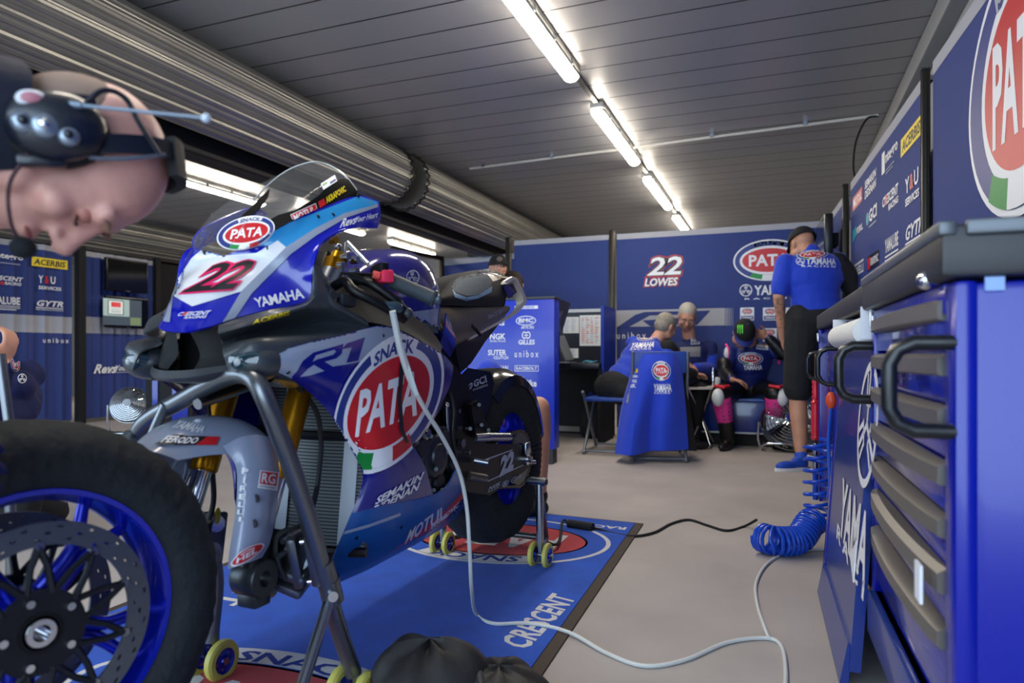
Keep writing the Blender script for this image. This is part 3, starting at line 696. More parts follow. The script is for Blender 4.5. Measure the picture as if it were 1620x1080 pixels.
pxpoly([([(402, 383), (461, 350), (520, 324), (567, 309), (563, 299), (549, 281), (536, 284), (500, 312), (468, 332), (440, 340), (428, 347), (412, 366)], SCRB),
        ([(372, 352), (400, 324), (427, 298), (424, 312), (412, 330), (390, 348)], SCRB)], hs, screen, 'black_border', 5)
deco(P, PBOX, [(336, 402), (428, 389), (440, 338), (350, 345)], bvh_hit(scr_t, cowl_t), screen, 'oval_logo_sticker', base=.002)
dsc = lambda L, q, **k: deco(L, UB, q, hs, screen, **k)
dsc(Logo().rect(0, 0, 1, 1, WHITE).rect(.02, .06, .98, .94, RED_P).text('MOTUL', .08, .15, .92, .85, WHITE, .05), [(466, 354), (505, 337), (500, 321), (460, 339)])
dsc(Logo().rect(0, .1, .22, .9, RED_P).text('AKRAPOVIC', .26, .1, 1, .9, YEL_P, .03), [(507, 330), (549, 303), (545, 292), (503, 318)])
dsc(Logo().rect(0, 0, 1, 1, WHITE).rect(.05, .5, .4, .85, GREEN_P).rect(.55, .2, .95, .5, BLUE_P), [(512, 300), (534, 286), (530, 276), (508, 290)])
# carbon duct between nose and side fairing, intake, lamp pods
duct_o, duct_t = K().halves([bl(*r) for r in (
    [(346, 514, .083), (380, 502, .107), (425, 490, .147), (486, 475, .185), (496, 420, .193), (512, 432, .20), (524, 470, .215), (581, 506, .235)],
    [(345, 528, .10), (385, 517, .135), (440, 500, .175), (486, 486, .2), (505, 478, .207), (520, 482, .212), (535, 490, .222), (583, 513, .238)],
    [(352, 541, .085), (395, 532, .105), (450, 518, .135), (500, 512, .165), (515, 510, .175), (530, 510, .187), (545, 511, .20), (584, 519, .237)],
    [(352, 556, .11), (395, 541, .165), (450, 534, .192), (500, 529, .212), (515, 527, .215), (530, 526, .22), (545, 525, .225), (585, 522, .238)],
    [(362, 588, .13), (400, 583, .165), (424, 566, .19), (480, 545, .213), (500, 540, .218), (520, 535, .222), (545, 529, .23), (592, 521, .24)])], CARBON, 'carbon_duct', bike, 4, 4, label='dark carbon panel with yellow brand name')
deco(words('ACERBIS', YEL_P, bold=.03, shear=.2), UB, [(399, 515), (460, 498), (459, 491), (398, 507)], bvh_hit(duct_t), duct_o)
for s in (-1, 1):
    pod = K()
    pod.ball((.785, s * .145, .787), (.056, .056, .040), CARBON, Euler((0, .15, s * -.25)).to_matrix(), 24, 14)
    pod.loft([[V((.76, s * .19, .80)), V((.70, s * .195, .82)), V((.62, s * .205, .83))], [V((.77, s * .175, .755)), V((.70, s * .19, .755)), V((.62, s * .205, .765))], [V((.74, s * .12, .735)), V((.68, s * .13, .73)), V((.60, s * .14, .73))]], CARBON, 4, 4)
    pod.build('lamp_pod_shell', bike)
for s in (-1, 1):
    M = Matrix.Translation((.832, s * .15, .792)) @ Euler((0, radians(78), s * radians(12)), 'XYZ').to_matrix().to_4x4()
    h = K(); h.lathe([(.001, .008), (.018, .006), (.028, 0), (.034, -.02)], M @ Matrix.Diagonal((.8, 1.25, 1, 1)), mat('lamp_glass', (30, 60, 70), .05, coat=1.), 24)
    lo = h.build('lamp_lens', bike); K().ball((.838, s * .146, .785), (.007, .009, .008), mat('reflector', (190, 196, 196), .25)).build('reflector', lo)
mouth = K()
mouth.loft([[V((.80, -.125, .785)), V((.85, -.06, .772)), V((.862, 0, .768)), V((.85, .06, .772)), V((.80, .125, .785))], [V((.80, -.125, .768)), V((.85, -.06, .752)), V((.862, 0, .747)), V((.85, .06, .752)), V((.80, .125, .768))], [V((.72, -.125, .752)), V((.76, -.06, .742)), V((.77, 0, .738)), V((.76, .06, .742)), V((.72, .125, .752))]], CARBON, 4, 3)
mouth.build('chin', bike)
mouth = K()
for s in (-1, 1): mouth.loft([[V((.835, s * .018, .845)), V((.82, s * .06, .85)), V((.79, s * .09, .86))], [V((.82, s * .03, .80)), V((.82, s * .07, .80)), V((.80, s * .105, .81))], [V((.84, s * .035, .77)), V((.83, s * .07, .772)), V((.80, s * .11, .78))]], MATTB, 3, 3)
mouth.box((.72, 0, .80), (.10, .18, .10), MATTB, bev=.01); mouth.build('intake_mouth', bike)
K().hexa([V((.50, -.17, .735)), V((.50, .17, .735)), V((.80, .13, .745)), V((.80, -.13, .745)), V((.50, -.17, .765)), V((.50, .17, .765)), V((.80, .13, .765)), V((.80, -.13, .765))], MATTB).build('undertray', bike)
# side fairing
side_rows = [
    [(418, 564, .185), (450, 553, .20), (482, 543, .214), (545, 529, .232), (604, 515, .243), (655, 534, .238), (700, 560, .224), (717, 578, .214)],
    [(422, 582, .185), (455, 572, .205), (490, 562, .222), (550, 556, .243), (610, 554, .252), (660, 563, .248), (700, 582, .234), (716, 592, .222)],
    [(458, 598, .19), (480, 600, .205), (510, 600, .225), (560, 600, .248), (615, 598, .256), (662, 600, .252), (695, 606, .238), (712, 610, .226)],
    [(500, 630, .195), (520, 632, .21), (545, 632, .23), (585, 632, .25), (625, 632, .258), (660, 634, .254), (686, 636, .242), (700, 636, .232)],
    [(529, 665, .20), (545, 666, .212), (565, 667, .23), (595, 668, .25), (630, 668, .256), (655, 668, .252), (675, 668, .244), (686, 664, .236)],
    [(553, 706, .20), (565, 706, .21), (580, 706, .228), (600, 706, .245), (622, 706, .252), (640, 704, .25), (652, 702, .244), (662, 698, .236)]]
low = [
    [(553, 706, .20), (565, 706, .21), (580, 706, .228), (600, 706, .245), (622, 706, .252), (635, 705, .25), (645, 703, .246), (652, 702, .244)],
    [(573, 745, .195), (582, 744, .208), (595, 742, .225), (612, 740, .240), (632, 738, .246), (648, 737, .244), (662, 736, .24), (672, 736, .236)],
    [(570, 775, .188), (580, 773, .202), (596, 770, .218), (615, 767, .232), (636, 765, .238), (655, 764, .236), (670, 764, .232), (680, 764, .228)],
    [(556, 812, .175), (572, 808, .192), (592, 803, .208), (615, 798, .22), (638, 793, .226), (658, 789, .224), (674, 786, .22), (686, 784, .216)]]
low2 = [
    [(556, 812, .175), (572, 808, .192), (592, 803, .208), (615, 798, .22), (640, 793, .226), (674, 786, .222), (705, 772, .21), (722, 742, .20)],
    [(542, 846, .155), (560, 842, .172), (584, 836, .188), (612, 828, .20), (640, 820, .204), (676, 808, .198), (710, 790, .186), (731, 764, .178)],
    [(527, 884, .125), (548, 878, .142), (575, 868, .156), (606, 856, .166), (640, 842, .168), (678, 824, .16), (714, 802, .15), (735, 776, .142)],
    [(519, 915, .085), (542, 906, .10), (572, 894, .112), (606, 878, .12), (642, 860, .12), (680, 840, .112), (716, 816, .102), (736, 790, .095)],
    [(522, 928, .03), (548, 916, .035), (580, 902, .04), (612, 885, .042), (648, 866, .042), (685, 845, .04), (718, 822, .035), (738, 797, .03)]]
bp_ = K(); bp_.loft([bl(*r) for r in low2], FBELLY, 5, 4, mirror=True)
bp_.solid(.004); bel_t = bp_.bvh()
so, side_t = K().halves([bl(*r) for r in side_rows], FDARK, 'side_fairing', bike, 5, 5, label='grey and deep blue side fairing with big oval snack logo'); lo_, low_t = K().halves([bl(*r) for r in low], FDARK, 'lower_fairing', bike, 5, 4); be = bp_.build('belly_pan', bike, label='mid blue belly pan with red stripe')
ha = bvh_hit(side_t, low_t); hb = bvh_hit(bel_t, low_t); hl = bvh_hit(low_t)
pxpoly([([(417, 563), (450, 552), (482, 542), (545, 528), (604, 514), (640, 526), (662, 540), (640, 534), (610, 537), (592, 552), (570, 572), (545, 577), (530, 579), (515, 586), (490, 594), (457, 599), (421, 583)], FGREY),
        ([(459, 599), (470, 587), (479, 571), (496, 557.5), (544, 543.5), (541, 559), (533, 566.5), (514, 572), (529, 581), (514, 587), (497, 577), (488, 583), (474, 597)], FDARK),
        ([(495, 572), (500, 562), (529, 553), (532, 556), (527, 561), (503, 568)], FGREY),
        ([(541, 552), (549, 543), (578, 533), (567, 570), (548, 574), (557, 549)], FDARK)], ha, so, cut=5)
deco(pata(rr=.385, th=.20), PBOX, [(516, 777), (690, 713), (714, 498), (540, 560)], ha, so, 'oval_snack_logo')
pxpoly([([(634, 572), (640, 585), (636, 630), (640, 680), (648, 700), (643, 701), (633, 680), (630, 630), (632, 590)], BLACK_P)], ha, so, 'panel_gap', base=.013)
deco(Logo().text('SEMAKIN', .05, .53, 1, 1, WHITE, .03, .25).text('DIDENAN', 0, 0, .95, .47, WHITE, .03, .25), UB, [(587, 815), (668, 771), (672, 745), (592, 789)], hl, lo_)
pxpoly([([(541, 846), (584, 834), (634, 816), (634, 811), (584, 829), (543, 841)], FGREY)], hb, be)
pxpoly([([(616, 876), (650, 850), (700, 812), (736, 774), (737, 782), (704, 822), (665, 850), (640, 868)], RED_P),
        ([(640, 868), (665, 850), (704, 822), (737, 782), (738, 792), (716, 818), (680, 842), (655, 862)], FDARK)], hb, be)
deco(words('MOTUL', bold=.04, shear=.3), UB, [(640, 862), (708, 818), (702, 800), (646, 840)], hb, be)
deco(words('AKRAPOVIC', bold=.03, shear=.3), UB, [(678, 842), (728, 800), (727, 793), (680, 833)], hb, be)
for q, tr in (((598, 746), low_t), ((605, 531), side_t), ((634, 833), bel_t), ((455, 588), side_t), ((563, 850), bel_t)):
    p = tr.ray_cast(EYE, RAY(*q).normalized(), 6)
    if p[0]: MB().cyl(p[0], p[0] + p[1] * .003, .0045, BLACK, n=10).build('fastener', so)
# fork
def fk(z): return .69 - .41 * (z - .542)
for s in (-1, 1):
    mb = K(); y = s * .105
    mb.tube([(fk(1.02), y, 1.02), (fk(.60), y, .60), (fk(.585), y, .585), (fk(.575), y, .575), (fk(.545), y, .545), (fk(.54), y, .54)], [.0265, .0265, .0285, .0305, .0305, .027], GOLD, 24)
    leg = mb.build('fork_leg', bike, label='gold upside down fork leg')
    K().tube([(fk(.54), y, .54), (fk(.40), y, .40)], .0205, CHROME, 20).build('slider', leg)
    c = K(); c.tube([(fk(.42), y, .42), (fk(.37), y, .37)], [.025, .028], BLACK, 18)
    M = Matrix.Translation((.755, y, .352)) @ Matrix.Rotation(pi / 2, 4, 'X')
    c.lathe([(.016, -.03), (.036, -.03), (.038, -.027), (.038, .027), (.036, .03), (.016, .03), (.016, -.03)], M, mat('axle_clamp', (62, 66, 70), .35, .7), 28)
    c.hexa([V((.70, y - .02, .35)), V((.70, y + .02, .35)), V((.735, y + .02, .335)), V((.735, y - .02, .335)), V((.68, y - .02, .43)), V((.68, y + .02, .43)), V((.72, y + .02, .42)), V((.72, y - .02, .42))], MATS['axle_clamp'])
    c.box((.755, y, .31), (.045, .05, .03), MATS['axle_clamp'], bev=.006); c.build('axle_clamp', leg)
tc = K(); tc.box((fk(.93), 0, .93), (.10, .27, .028), BLACK, bev=.01); tc.box((fk(.78), 0, .78), (.09, .26, .035), BLACK, bev=.01); tc.cyl((fk(.76) - .04, 0, .75), (fk(1.0) - .04, 0, .98), .025, BLACK); tc.build('triple_clamp', bike)
for s in (-1, 1): K().tube([(fk(1.02), s * .105, 1.02), (fk(1.04), s * .105, 1.04)], [.018, .014], mat('yellow_anodised', (220, 165, 30), .3, .7), 16).build('fork_cap', bike)
# front mudguard
mg = K(); mg.loft([[V(p) for p in r] for r in (
    [(.935, 0, .628), (.930, .03, .624), (.915, .055, .614), (.905, .068, .606)],
    [(.865, 0, .664), (.862, .04, .657), (.852, .07, .635), (.845, .082, .608)],
    [(.785, 0, .676), (.783, .045, .670), (.785, .08, .645), (.79, .098, .605)],
    [(.705, 0, .660), (.708, .05, .654), (.718, .088, .632), (.73, .108, .598)],
    [(.63, 0, .60), (.635, .05, .595), (.65, .09, .58), (.665, .108, .56)])], FGREY, 4, 5, mirror=True)
B_ = [[(352, 706, .098), (385, 690, .115), (420, 690, .122), (437, 716, .112)], [(372, 735, .113), (392, 728, .132), (425, 728, .138), (446, 745, .122)],
      [(375, 775, .12), (392, 775, .142), (422, 775, .148), (441, 780, .13)], [(371, 820, .125), (388, 822, .147), (418, 822, .152), (434, 826, .135)],
      [(363, 870, .128), (382, 866, .15), (408, 862, .153), (427, 858, .137)], [(360, 901, .128), (376, 895, .145), (398, 888, .148), (415, 881, .135)]]
mg.loft([bl(*r) for r in B_], FGREY, 5, 5, mirror=True); mg.solid(.003); mg_t = mg.bvh(); mgo = mg.build('front_mudguard', bike, label='pale grey front mudguard with fork shields'); hm = bvh_hit(mg_t)
dm = lambda L, box, q, **k: deco(L, box, q, hm, mgo, cut=5, **k)
L = Logo()
for k, ch in enumerate('PIRELLI'): L.text(ch, .1 if ch != 'I' else .35, (6 - k) / 7 + .015, .9 if ch != 'I' else .65, (7 - k) / 7 - .03, WHITE, .03)
dm(L, UB, [(371, 826), (385, 826), (397, 738), (381, 736)])
dm(Logo().rect(0, 0, 1, 1, WHITE).rect(.08, .25, .92, .95, RED_P).text('RG', .15, .32, .85, .88, WHITE, .04).rect(.1, .08, .9, .16, GREY_P), UB, [(408, 771), (439, 776), (443, 747), (412, 743)])
dm(Logo().ell(0, 0, 1, 1, WHITE).ell(0, 0, .9, .86, RED_P).text('HEL', -.6, -.5, .6, .25, WHITE, .05).ring(0, 0, (.45, .5), (.6, .62), radians(40), radians(140), WHITE), (-1, -1, 1, 1), [(362, 904), (418, 873), (419, 852), (366, 880)])
dm(Logo().poly([(0, 0), (1, 0), (.95, 1), (.12, 1)], BLACK_P).poly([(.62, .0), (1, 0), (.98, 1), (.72, 1)], RED_P).text('FERODO', .05, .15, .6, .85, WHITE, .05), UB, [(243, 703), (343, 703), (350, 690), (262, 687)])
dm(words('YAMAHA', bold=.04), UB, [(268, 676), (320, 684), (328, 673), (284, 665)])
for q in ((405, 788), (402, 828)):
    p = mg_t.ray_cast(EYE, RAY(*q).normalized(), 6)
    if p[0]: MB().cyl(p[0] - p[1] * .002, p[0] + p[1] * .002, .008, DARKGREY, n=14).cyl(p[0], p[0] + p[1] * .003, .004, BLACK, n=8).build('mount_screw', mgo)
# radiators
rd = K(); RADM = mat('radiator_core', (96, 102, 104), .5, .5); ribs(RADM, 2, .008, .18, (30, 33, 35), .8)
rp = lambda y, z, o=0.: V((.43 + .05 * (.75 - z) / .4 - .9 * y * y + .02 + o, y, z))
rd.grid([[rp(-.19 + .38 * i / 12, z) for i in range(13)] for z in (.76, .61)], RADM); rd.grid([[rp(-.17 + .34 * i / 12, z) for i in range(13)] for z in (.595, .34)], RADM); rd.solid(.03)
ro = rd.build('radiator', bike)
e = K(); 
for z in (.765, .602, .335): K().tube([rp(-.18 + .36 * i / 8, z, .005) for i in range(9)], .012, BLACK, 8).build('tank_rail', ro)
e.bm.free()
for y in (-.06, .125): 
    for za, zb in ((.75, .615), (.59, .35)): K().grid([[rp(y - .018 + .036 * i / 2, z, .004) for i in range(3)] for z in (za, zb)], mat('silver_tape', (178, 184, 190), .4, .3, bump=(600, .3))).build('tape_strip', ro)
# brake callipers hanging below the fork, hoses
CALM = mat('caliper_alloy', (118, 122, 128), .3, .9)
def caliper(c, rot):
    m = K(); R = Euler(rot).to_matrix(); f = lambda *p: V(c) + R @ V(p)
    m.box(f(0, .018, 0), (.06, .022, .12), CALM, R, .008); m.box(f(0, -.018, 0), (.06, .022, .12), CALM, R, .008); m.box(f(-.02, 0, 0), (.02, .04, .10), CALM, R, .006)
    o = m.build('brake_caliper', bike)
    for q in (-.03, .03):
        K().cyl(f(0, .028, q), f(0, .038, q), .019, CHROME, n=20).build('piston_cap', o); K().cyl(f(.02, .0, q * 1.6), f(.02, .03, q * 1.6), .006, CHROME, n=10).build('bolt', o)
    K().ball(f(.0, .034, .045), (.008, .006, .022), mat('yellow_lever', (205, 190, 60), .4), R).build('lever', o)
    return o
caliper(b(484, 880, .16), (.1, .3, .5)); caliper(b(330, 850, -.15), (.2, -.2, -.4)); caliper(b(447, 905, .10), (1.2, .3, .2))
HB = mat('hose_black', (26, 28, 30), .45)
for pts, r in (([(470, 610, .12), (500, 650, .13), (508, 700, .13), (505, 745, .13), (502, 770, .13)], .0055), ([(502, 770, .13), (490, 815, .15), (470, 835, .15), (450, 840, .14), (436, 855, .13), (440, 890, .13), (452, 915, .13)], .006),
               ([(452, 870, .14), (462, 850, .15), (480, 846, .16), (490, 860, .16)], .006), ([(336, 745, -.10), (338, 790, -.12), (330, 825, -.13), (322, 840, -.13)], .006), ([(395, 560, .1), (350, 590, 0), (330, 620, -.05), (335, 680, -.09)], .004)):
    K().tube(spline([b(*p) for p in pts], 6), r, HB, 8).build('brake_hose', bike)
for p0, p1, r in (((446, 856, .14), (460, 848, .14), .007), ((440, 880, .14), (452, 872, .14), .006), ((470, 925, .12), (482, 922, .12), .012), ((458, 848, .15), (476, 838, .15), .010), ((500, 840, .17), (505, 870, .17), .006), ((402, 925, .1), (430, 935, .1), .014), ((500, 900, .17), (506, 925, .17), .010)):
    K().cyl(b(*p0), b(*p1), r, CALM, n=14).build('banjo_fitting', bike)
# tank, airbox cover
tk = K(); prof = [(.40, 1.00, .10, .93), (.34, 1.045, .135, .915), (.26, 1.083, .158, .90), (.17, 1.100, .166, .885), (.08, 1.098, .150, .87), (.01, 1.068, .122, .86), (-.05, 1.015, .098, .85), (-.085, .95, .085, .84), (-.095, .86, .08, .80)]
rows = []
for x, zt, w, zb in prof:
    r = []
    for i in range(15):
        a = pi * i / 28; c, s_ = cos(a), sin(a); r.append(V((x, w * s_ ** .62, zb + (zt - zb) * c ** .62)))
    rows.append(r)
tk.loft(rows, FPURP, 2, 4, mirror=True); tk.merge(.0005); tk_t = tk.bvh(); tko = tk.build('fuel_tank', bike, label='deep blue fuel tank'); ht = bvh_hit(tk_t)
deco(forks(GREY_P), (-1, -1, 1, 1), [(642, 449), (664, 453), (664, 425), (644, 428)], ht, tko, 'tuning_fork_emblem', cut=8)
pxpoly([([(645, 494), (693, 488), (693, 527), (684, 526), (662, 508)], FGREY)], ht, tko)
ab = K(); ab.loft([bl(*r) for r in ([(520, 425, .10), (545, 438, .14), (590, 457, .17), (640, 490, .19), (680, 520, .185), (700, 548, .18)], [(518, 455, .13), (545, 470, .165), (590, 485, .19), (635, 508, .205), (672, 535, .205), (698, 556, .2)], [(520, 490, .19), (560, 505, .21), (600, 512, .222), (640, 525, .225), (675, 545, .222), (705, 568, .212)])], MATTB, 4, 4, mirror=True)
ab.solid(.004); ab.build('airbox_cover', bike)
# cockpit: clip-ons, grips, levers, switch, dash
for s in (-1, 1):
    fl_ = lambda p: V((p.x, s * p.y, p.z)); g0, g1, g2 = fl_(b(618, 444, .255)), fl_(b(688, 473, .345)), fl_(b(693, 473, .352))
    m = K(); m.tube(spline([V((.515, s * .115, .965)), V((.495, s * .2, .972)), g0, g1], 5), .011, BLACK, 12)
    hb_ = m.build('clip_on_bar', bike)
    K().tube([g0, g0.lerp(g1, .05), g0.lerp(g1, .93), g0.lerp(g1, .95), g1], [.020, .0175, .0165, .021, .019], mat('grip_rubber', (52, 62, 68), .5, bump=(500, .3)), 18).build('grip', hb_)
    K().tube([g1, g2 + (g2 - g1) * .6], [.012, .012], mat('bar_end', (70, 84, 92), .3), 14).build('bar_end', hb_)
    K().cyl((.53, s * .105, .945), (.505, s * .105, .985), .036, STEEL if s > 0 else BLACK, n=20).build('clamp', hb_)
    lv = K(); P_ = [fl_(q) for q in bl((556, 438, .17), (585, 448, .23), (613, 466, .265), (632, 482, .285), (644, 496, .295))]; lv.tube(spline(P_, 5), [.011] * 16 + [.009] * 4 + [.012], BLACK, 10); lv.ball(P_[-1], .014, DARKGREY); lv.build('lever_guard', hb_)
    g_ = K(); P_ = [fl_(q) for q in bl((566, 466, .20), (590, 476, .25), (612, 482, .28), (632, 488, .29))]; g_.tube(spline(P_, 5), [.008] * 11 + [.010, .012, .014, .014, .012], mat('lever_alloy', (70, 92, 104), .3, .5), 10); g_.build('lever', hb_)
sw = K(); c = b(608, 438, .25); sw.box(c, (.03, .05, .03), mat('red_switch', (235, 50, 85), .3, coat=.3), Euler((0, 0, -.6)).to_matrix(), .006); so_ = sw.build('switch_block', bike)
K().cyl(b(590, 434, .24), b(600, 436, .25), .009, mat('red_knob', (230, 90, 80), .35)).build('button', so_); K().box(b(600, 425, .235), (.02, .07, .022), BLACK, Euler((0, 0, -.6)).to_matrix(), .004).build('switch_pod', so_)
m = K(); m.tube([b(525, 432, .10), b(588, 434, .24)], .0035, BLACK, 8); m.build('clutch_cable', bike)
m = K(); m.tube([b(550, 384, .06), b(582, 418, .14)], .006, mat('silver_rod', (200, 205, 212), .25, .9), 10); m.build('steering_damper', bike)
m = K()
for p, q in (((533, 420), (540, 388)), ((543, 417), (547, 384))): m.tube([b(*p, .11), b(*q, .10)], .004, STEEL, 8)
m.cyl(b(533, 420, .11), b(545, 419, .11), .009, STEEL); m.ball(b(535, 386 + 4, .10), .008, STEEL).build('linkage', bike)
for q in ((533, 420, .12), (532, 430, .12), (541, 408, .12), (516, 372, .07), (522, 380, .07), (524, 432, .11), (555, 430, .16), (556, 412, .13)):
    K().cyl(b(*q), b(*q) + V((0, .02, 0)), .009 if q[0] != 516 else .014, (MATS['yellow_anodised'] if q[0] in (516, 522) else STEEL), n=14).build('adjuster', bike)
K().box((.50, 0, 1.0), (.03, .16, .10), BLACK, Euler((0, -.5, 0)).to_matrix(), .008).build('dash_panel', bike)
K().box(b(548, 475, .20), (.05, .02, .03), DARKGREY, bev=.006).build('bracket', bike)
m = K(); m.tube(spline([b(525, 455, .17), b(545, 445, .2), b(560, 460, .23), b(600, 480, .27), b(640, 505, .29)], 6), .011, BLACK, 10); m.build('brake_guard', bike)
# frame, engine
fr = K(); fr.prism(bl((560, 470, .15), (640, 505, .15), (700, 556, .15), (722, 580, .15), (742, 610, .15), (752, 655, .15), (752, 700, .15), (738, 765, .15), (716, 765, .15), (706, 690, .15), (700, 640, .15), (680, 600, .15), (600, 560, .15)), (0, -.04, 0), BLACK)
fr.prism([V((p.x, -p.y, p.z)) for p in bl((560, 470, .15), (640, 505, .15), (700, 556, .15), (722, 580, .15), (742, 610, .15), (752, 655, .15), (752, 700, .15), (738, 765, .15), (716, 765, .15), (706, 690, .15), (700, 640, .15), (680, 600, .15), (600, 560, .15))], (0, .04, 0), BLACK)
fro = fr.build('frame_spar', bike)
for q in ((728, 701, .155), (738, 715, .155), (722, 650, .155), (738, 677, .155)): K().cyl(b(*q), b(*q) + V((0, .012, 0)), .014 if q[0] == 728 else .007, STEEL, n=16).build('pivot_bolt', fro)
ENG = mat('engine_dark', (34, 36, 40), .4, .6); ENG2 = mat('engine_grey', (62, 66, 72), .38, .7)
en = K(); en.box((.16, 0, .50), (.44, .28, .34), ENG, bev=.04); en.box((.22, 0, .72), (.30, .24, .16), ENG, bev=.03); en.box((.02, 0, .36), (.3, .2, .12), ENG, bev=.03); eo = en.build('engine', bike)
for px, py, r, m_, y in ((690, 722, .062, ENG2, .19), (664, 708, .045, ENG2, .185), (700, 690, .03, ENG2, .18), (655, 690, .028, ENG, .19), (672, 685, .02, STEEL, .19), (690, 765, .045, ENG, .185), (712, 735, .03, ENG, .18)):
    c = b(px, py, y); M = Matrix.Translation(c) @ Matrix.Rotation(-pi / 2, 4, 'X')
    k = K(); k.lathe([(.001, .014), (r * .55, .014), (r * .6, .008), (r * .9, .006), (r, 0), (r, -.05)], M, m_, 28); co = k.build('engine_cover', eo)
for px, py in ((672, 690), (660, 700), (682, 690), (690, 742), (708, 715), (700, 775), (674, 760), (686, 775), (664, 676), (650, 684)): K().cyl(b(px, py, .19), b(px, py, .205), .006, ENG2, n=8).build('bolt', eo)
K().tube([b(706, 640, .17), b(708, 690, .17)], .006, STEEL, 10).build('shift_rod', bike); K().ball(b(706, 640, .17), .009, CHROME).build('rod_end', bike)
for pts, r in (([(648, 640, .16), (668, 660, .17), (690, 650, .17), (700, 630, .16)], .008), ([(640, 690, .18), (655, 672, .18), (680, 668, .18), (694, 678, .18)], .009), ([(655, 715, .19), (650, 730, .19), (662, 748, .19)], .007), ([(712, 620, .155), (718, 650, .17), (716, 690, .17), (722, 730, .17)], .006)):
    K().tube(spline(bl(*pts), 6), r, HB, 8).build('coolant_hose', eo)
# swingarm, chain, footrest, hugger
AX = V((-.60, 0, .40))
sa = K(); poly = [(716, 700), (744, 700), (790, 702), (826, 703), (842, 712), (842, 735), (815, 757), (775, 783), (742, 778), (716, 760)]
sa.prism(bl(*[(x, y, .142) for x, y in poly]), (0, -.04, 0), BLACK); sa.prism([V((p.x, -p.y, p.z)) for p in bl(*[(x, y, .142) for x, y in poly])], (0, .04, 0), BLACK); sa.box((-.2, 0, .46), (.12, .25, .14), BLACK, bev=.02)
sao = sa.build('swingarm', bike, label='black swingarm with small number 22'); hsw = plane_hit(bw(b(790, 740, .142)), BL)
ds = lambda L, q, box=UB: put(L, box, q, hsw, sao)
ds(words('22', GREY_P, bold=.06), [(790, 755), (812, 742), (815, 710), (793, 722)])
ds(Logo().text('NGK', 0, .35, 1, 1, GREY_P, .04, .2).text('SPARK PLUGS', 0, 0, .9, .25, GREY_P, .02), [(771, 780), (791, 770), (793, 761), (774, 770)])
ds(Logo().ring(.5, .5, (.4, .4), (.5, .5), 0, 2 * pi, GREY_P).text('B', .25, .2, .75, .8, GREY_P, .04), [(794, 772), (804, 768), (805, 758), (795, 762)])
ds(Logo().ring(.25, .5, (.2, .4), (.25, .5), 0, 2 * pi, GREY_P).text('LUBE', .55, .2, 1.2, .8, GREY_P, .02), [(808, 766), (822, 757), (824, 748), (810, 756)])
ds(Logo().rect(0, 0, 1, 1, GREY_P), [(764, 730), (811, 712), (811, 710.5), (764, 727)]); ds(Logo().rect(0, 0, 1, 1, GREY_P), [(772, 762), (828, 736), (828, 734.5), (772, 760)])
M = Matrix.Translation((AX.x, .118, AX.z)) @ Matrix.Rotation(-pi / 2, 4, 'X')
s_ = K(); n = 43; r_ = []
for k in range(n * 4):
    rr = .098 + (.006 if k % 4 in (1, 2) else 0); a = 2 * pi * k / (n * 4); r_.append((rr, a))
for h0 in (-.004, .004): pass
rows = [[M @ V((r * cos(a), r * sin(a), h)) for r, a in r_] for h in (-.004, .004)]; inn = [[M @ V((.06 * cos(a), .06 * sin(a), h)) for r, a in r_] for h in (-.004, .004)]
s_.grid([inn[0], rows[0], rows[1], inn[1], inn[0]], mat('sprocket_alloy', (120, 122, 120), .35, .8), closed_u=True); s_.build('sprocket', bike)
CH = mat('chain_steel', (108, 98, 84), .4, .8); ch = K(); pth = []
for k in range(26): pth.append(V((AX.x + .105 * cos(pi / 2 + pi * k / 25), .118, AX.z + .105 * sin(pi / 2 + pi * k / 25))))
pth += [V((AX.x + .105 * 0 + (.62) * k / 40, .118, AX.z - .105 + .10 * k / 40)) for k in range(1, 40)]
pth += [V((.02 + .05 * cos(-pi / 2 + pi * k / 8), .118, .455 + .05 * sin(-pi / 2 + pi * k / 8))) for k in range(9)] + [V((.02 - .62 * k / 40, .118, .505 + (.0) * k / 40)) for k in range(1, 40)]
ch.tube(pth, [.009 if i % 2 else .0065 for i in range(len(pth))], CH, 6, closed=True); ch.build('chain', bike)
fp = K(); fp.tube([b(752, 692, .20) + V((0, .0, 0))] + [b(770 + 2 * k, 691, .22) for k in range(19)], [.012] + [.012 + .0025 * (k % 2) for k in range(19)], STEEL, 12); fp.build('footpeg', bike)
K().prism(bl((740, 640, .16), (752, 632, .16), (764, 668, .16), (775, 690, .16), (766, 698, .16), (748, 690, .16)), (0, .012, 0), BLACK).build('footrest_hanger', bike)
for q in ((762, 672), (773, 680), (744, 678), (758, 640)): K().cyl(b(*q, .17), b(*q, .185), .006, ENG2, n=12).build('bolt', bike)
K().tube([b(750, 728, .16), b(772, 732, .2)], .010, STEEL, 12).build('shift_peg', bike); K().tube([b(740, 752, .15), b(768, 757, .17)], [.014, .014], mat('spring_steel', (112, 104, 92), .4, .7), 12).build('spring', bike)
hg = K(); rows = []
for k in range(13):
    a = radians(52 + 118 * k / 12); r = .332; rows.append([V((AX.x + cos(a) * q, y, AX.z + sin(a) * q)) for y, q in ((-.108, r - .05), (-.10, r - .012), (-.06, r + .012), (0, r + .018), (.06, r + .012), (.10, r - .012), (.108, r - .05))])
hg.grid(rows, mat('gloss_carbon', (13, 13, 14), .15, coat=.5, spec=.3)); hg.solid(.003)
hg.prism(bl((722, 604, .112), (742, 582, .112), (776, 588, .112), (782, 606, .112), (774, 645, .112), (762, 668, .112), (748, 640, .112)), (0, -.006, 0), MATS['gloss_carbon'])
ho = hg.build('rear_hugger', bike, label='glossy carbon rear hugger'); hh = plane_hit(bw(b(760, 610, .112)), BL)
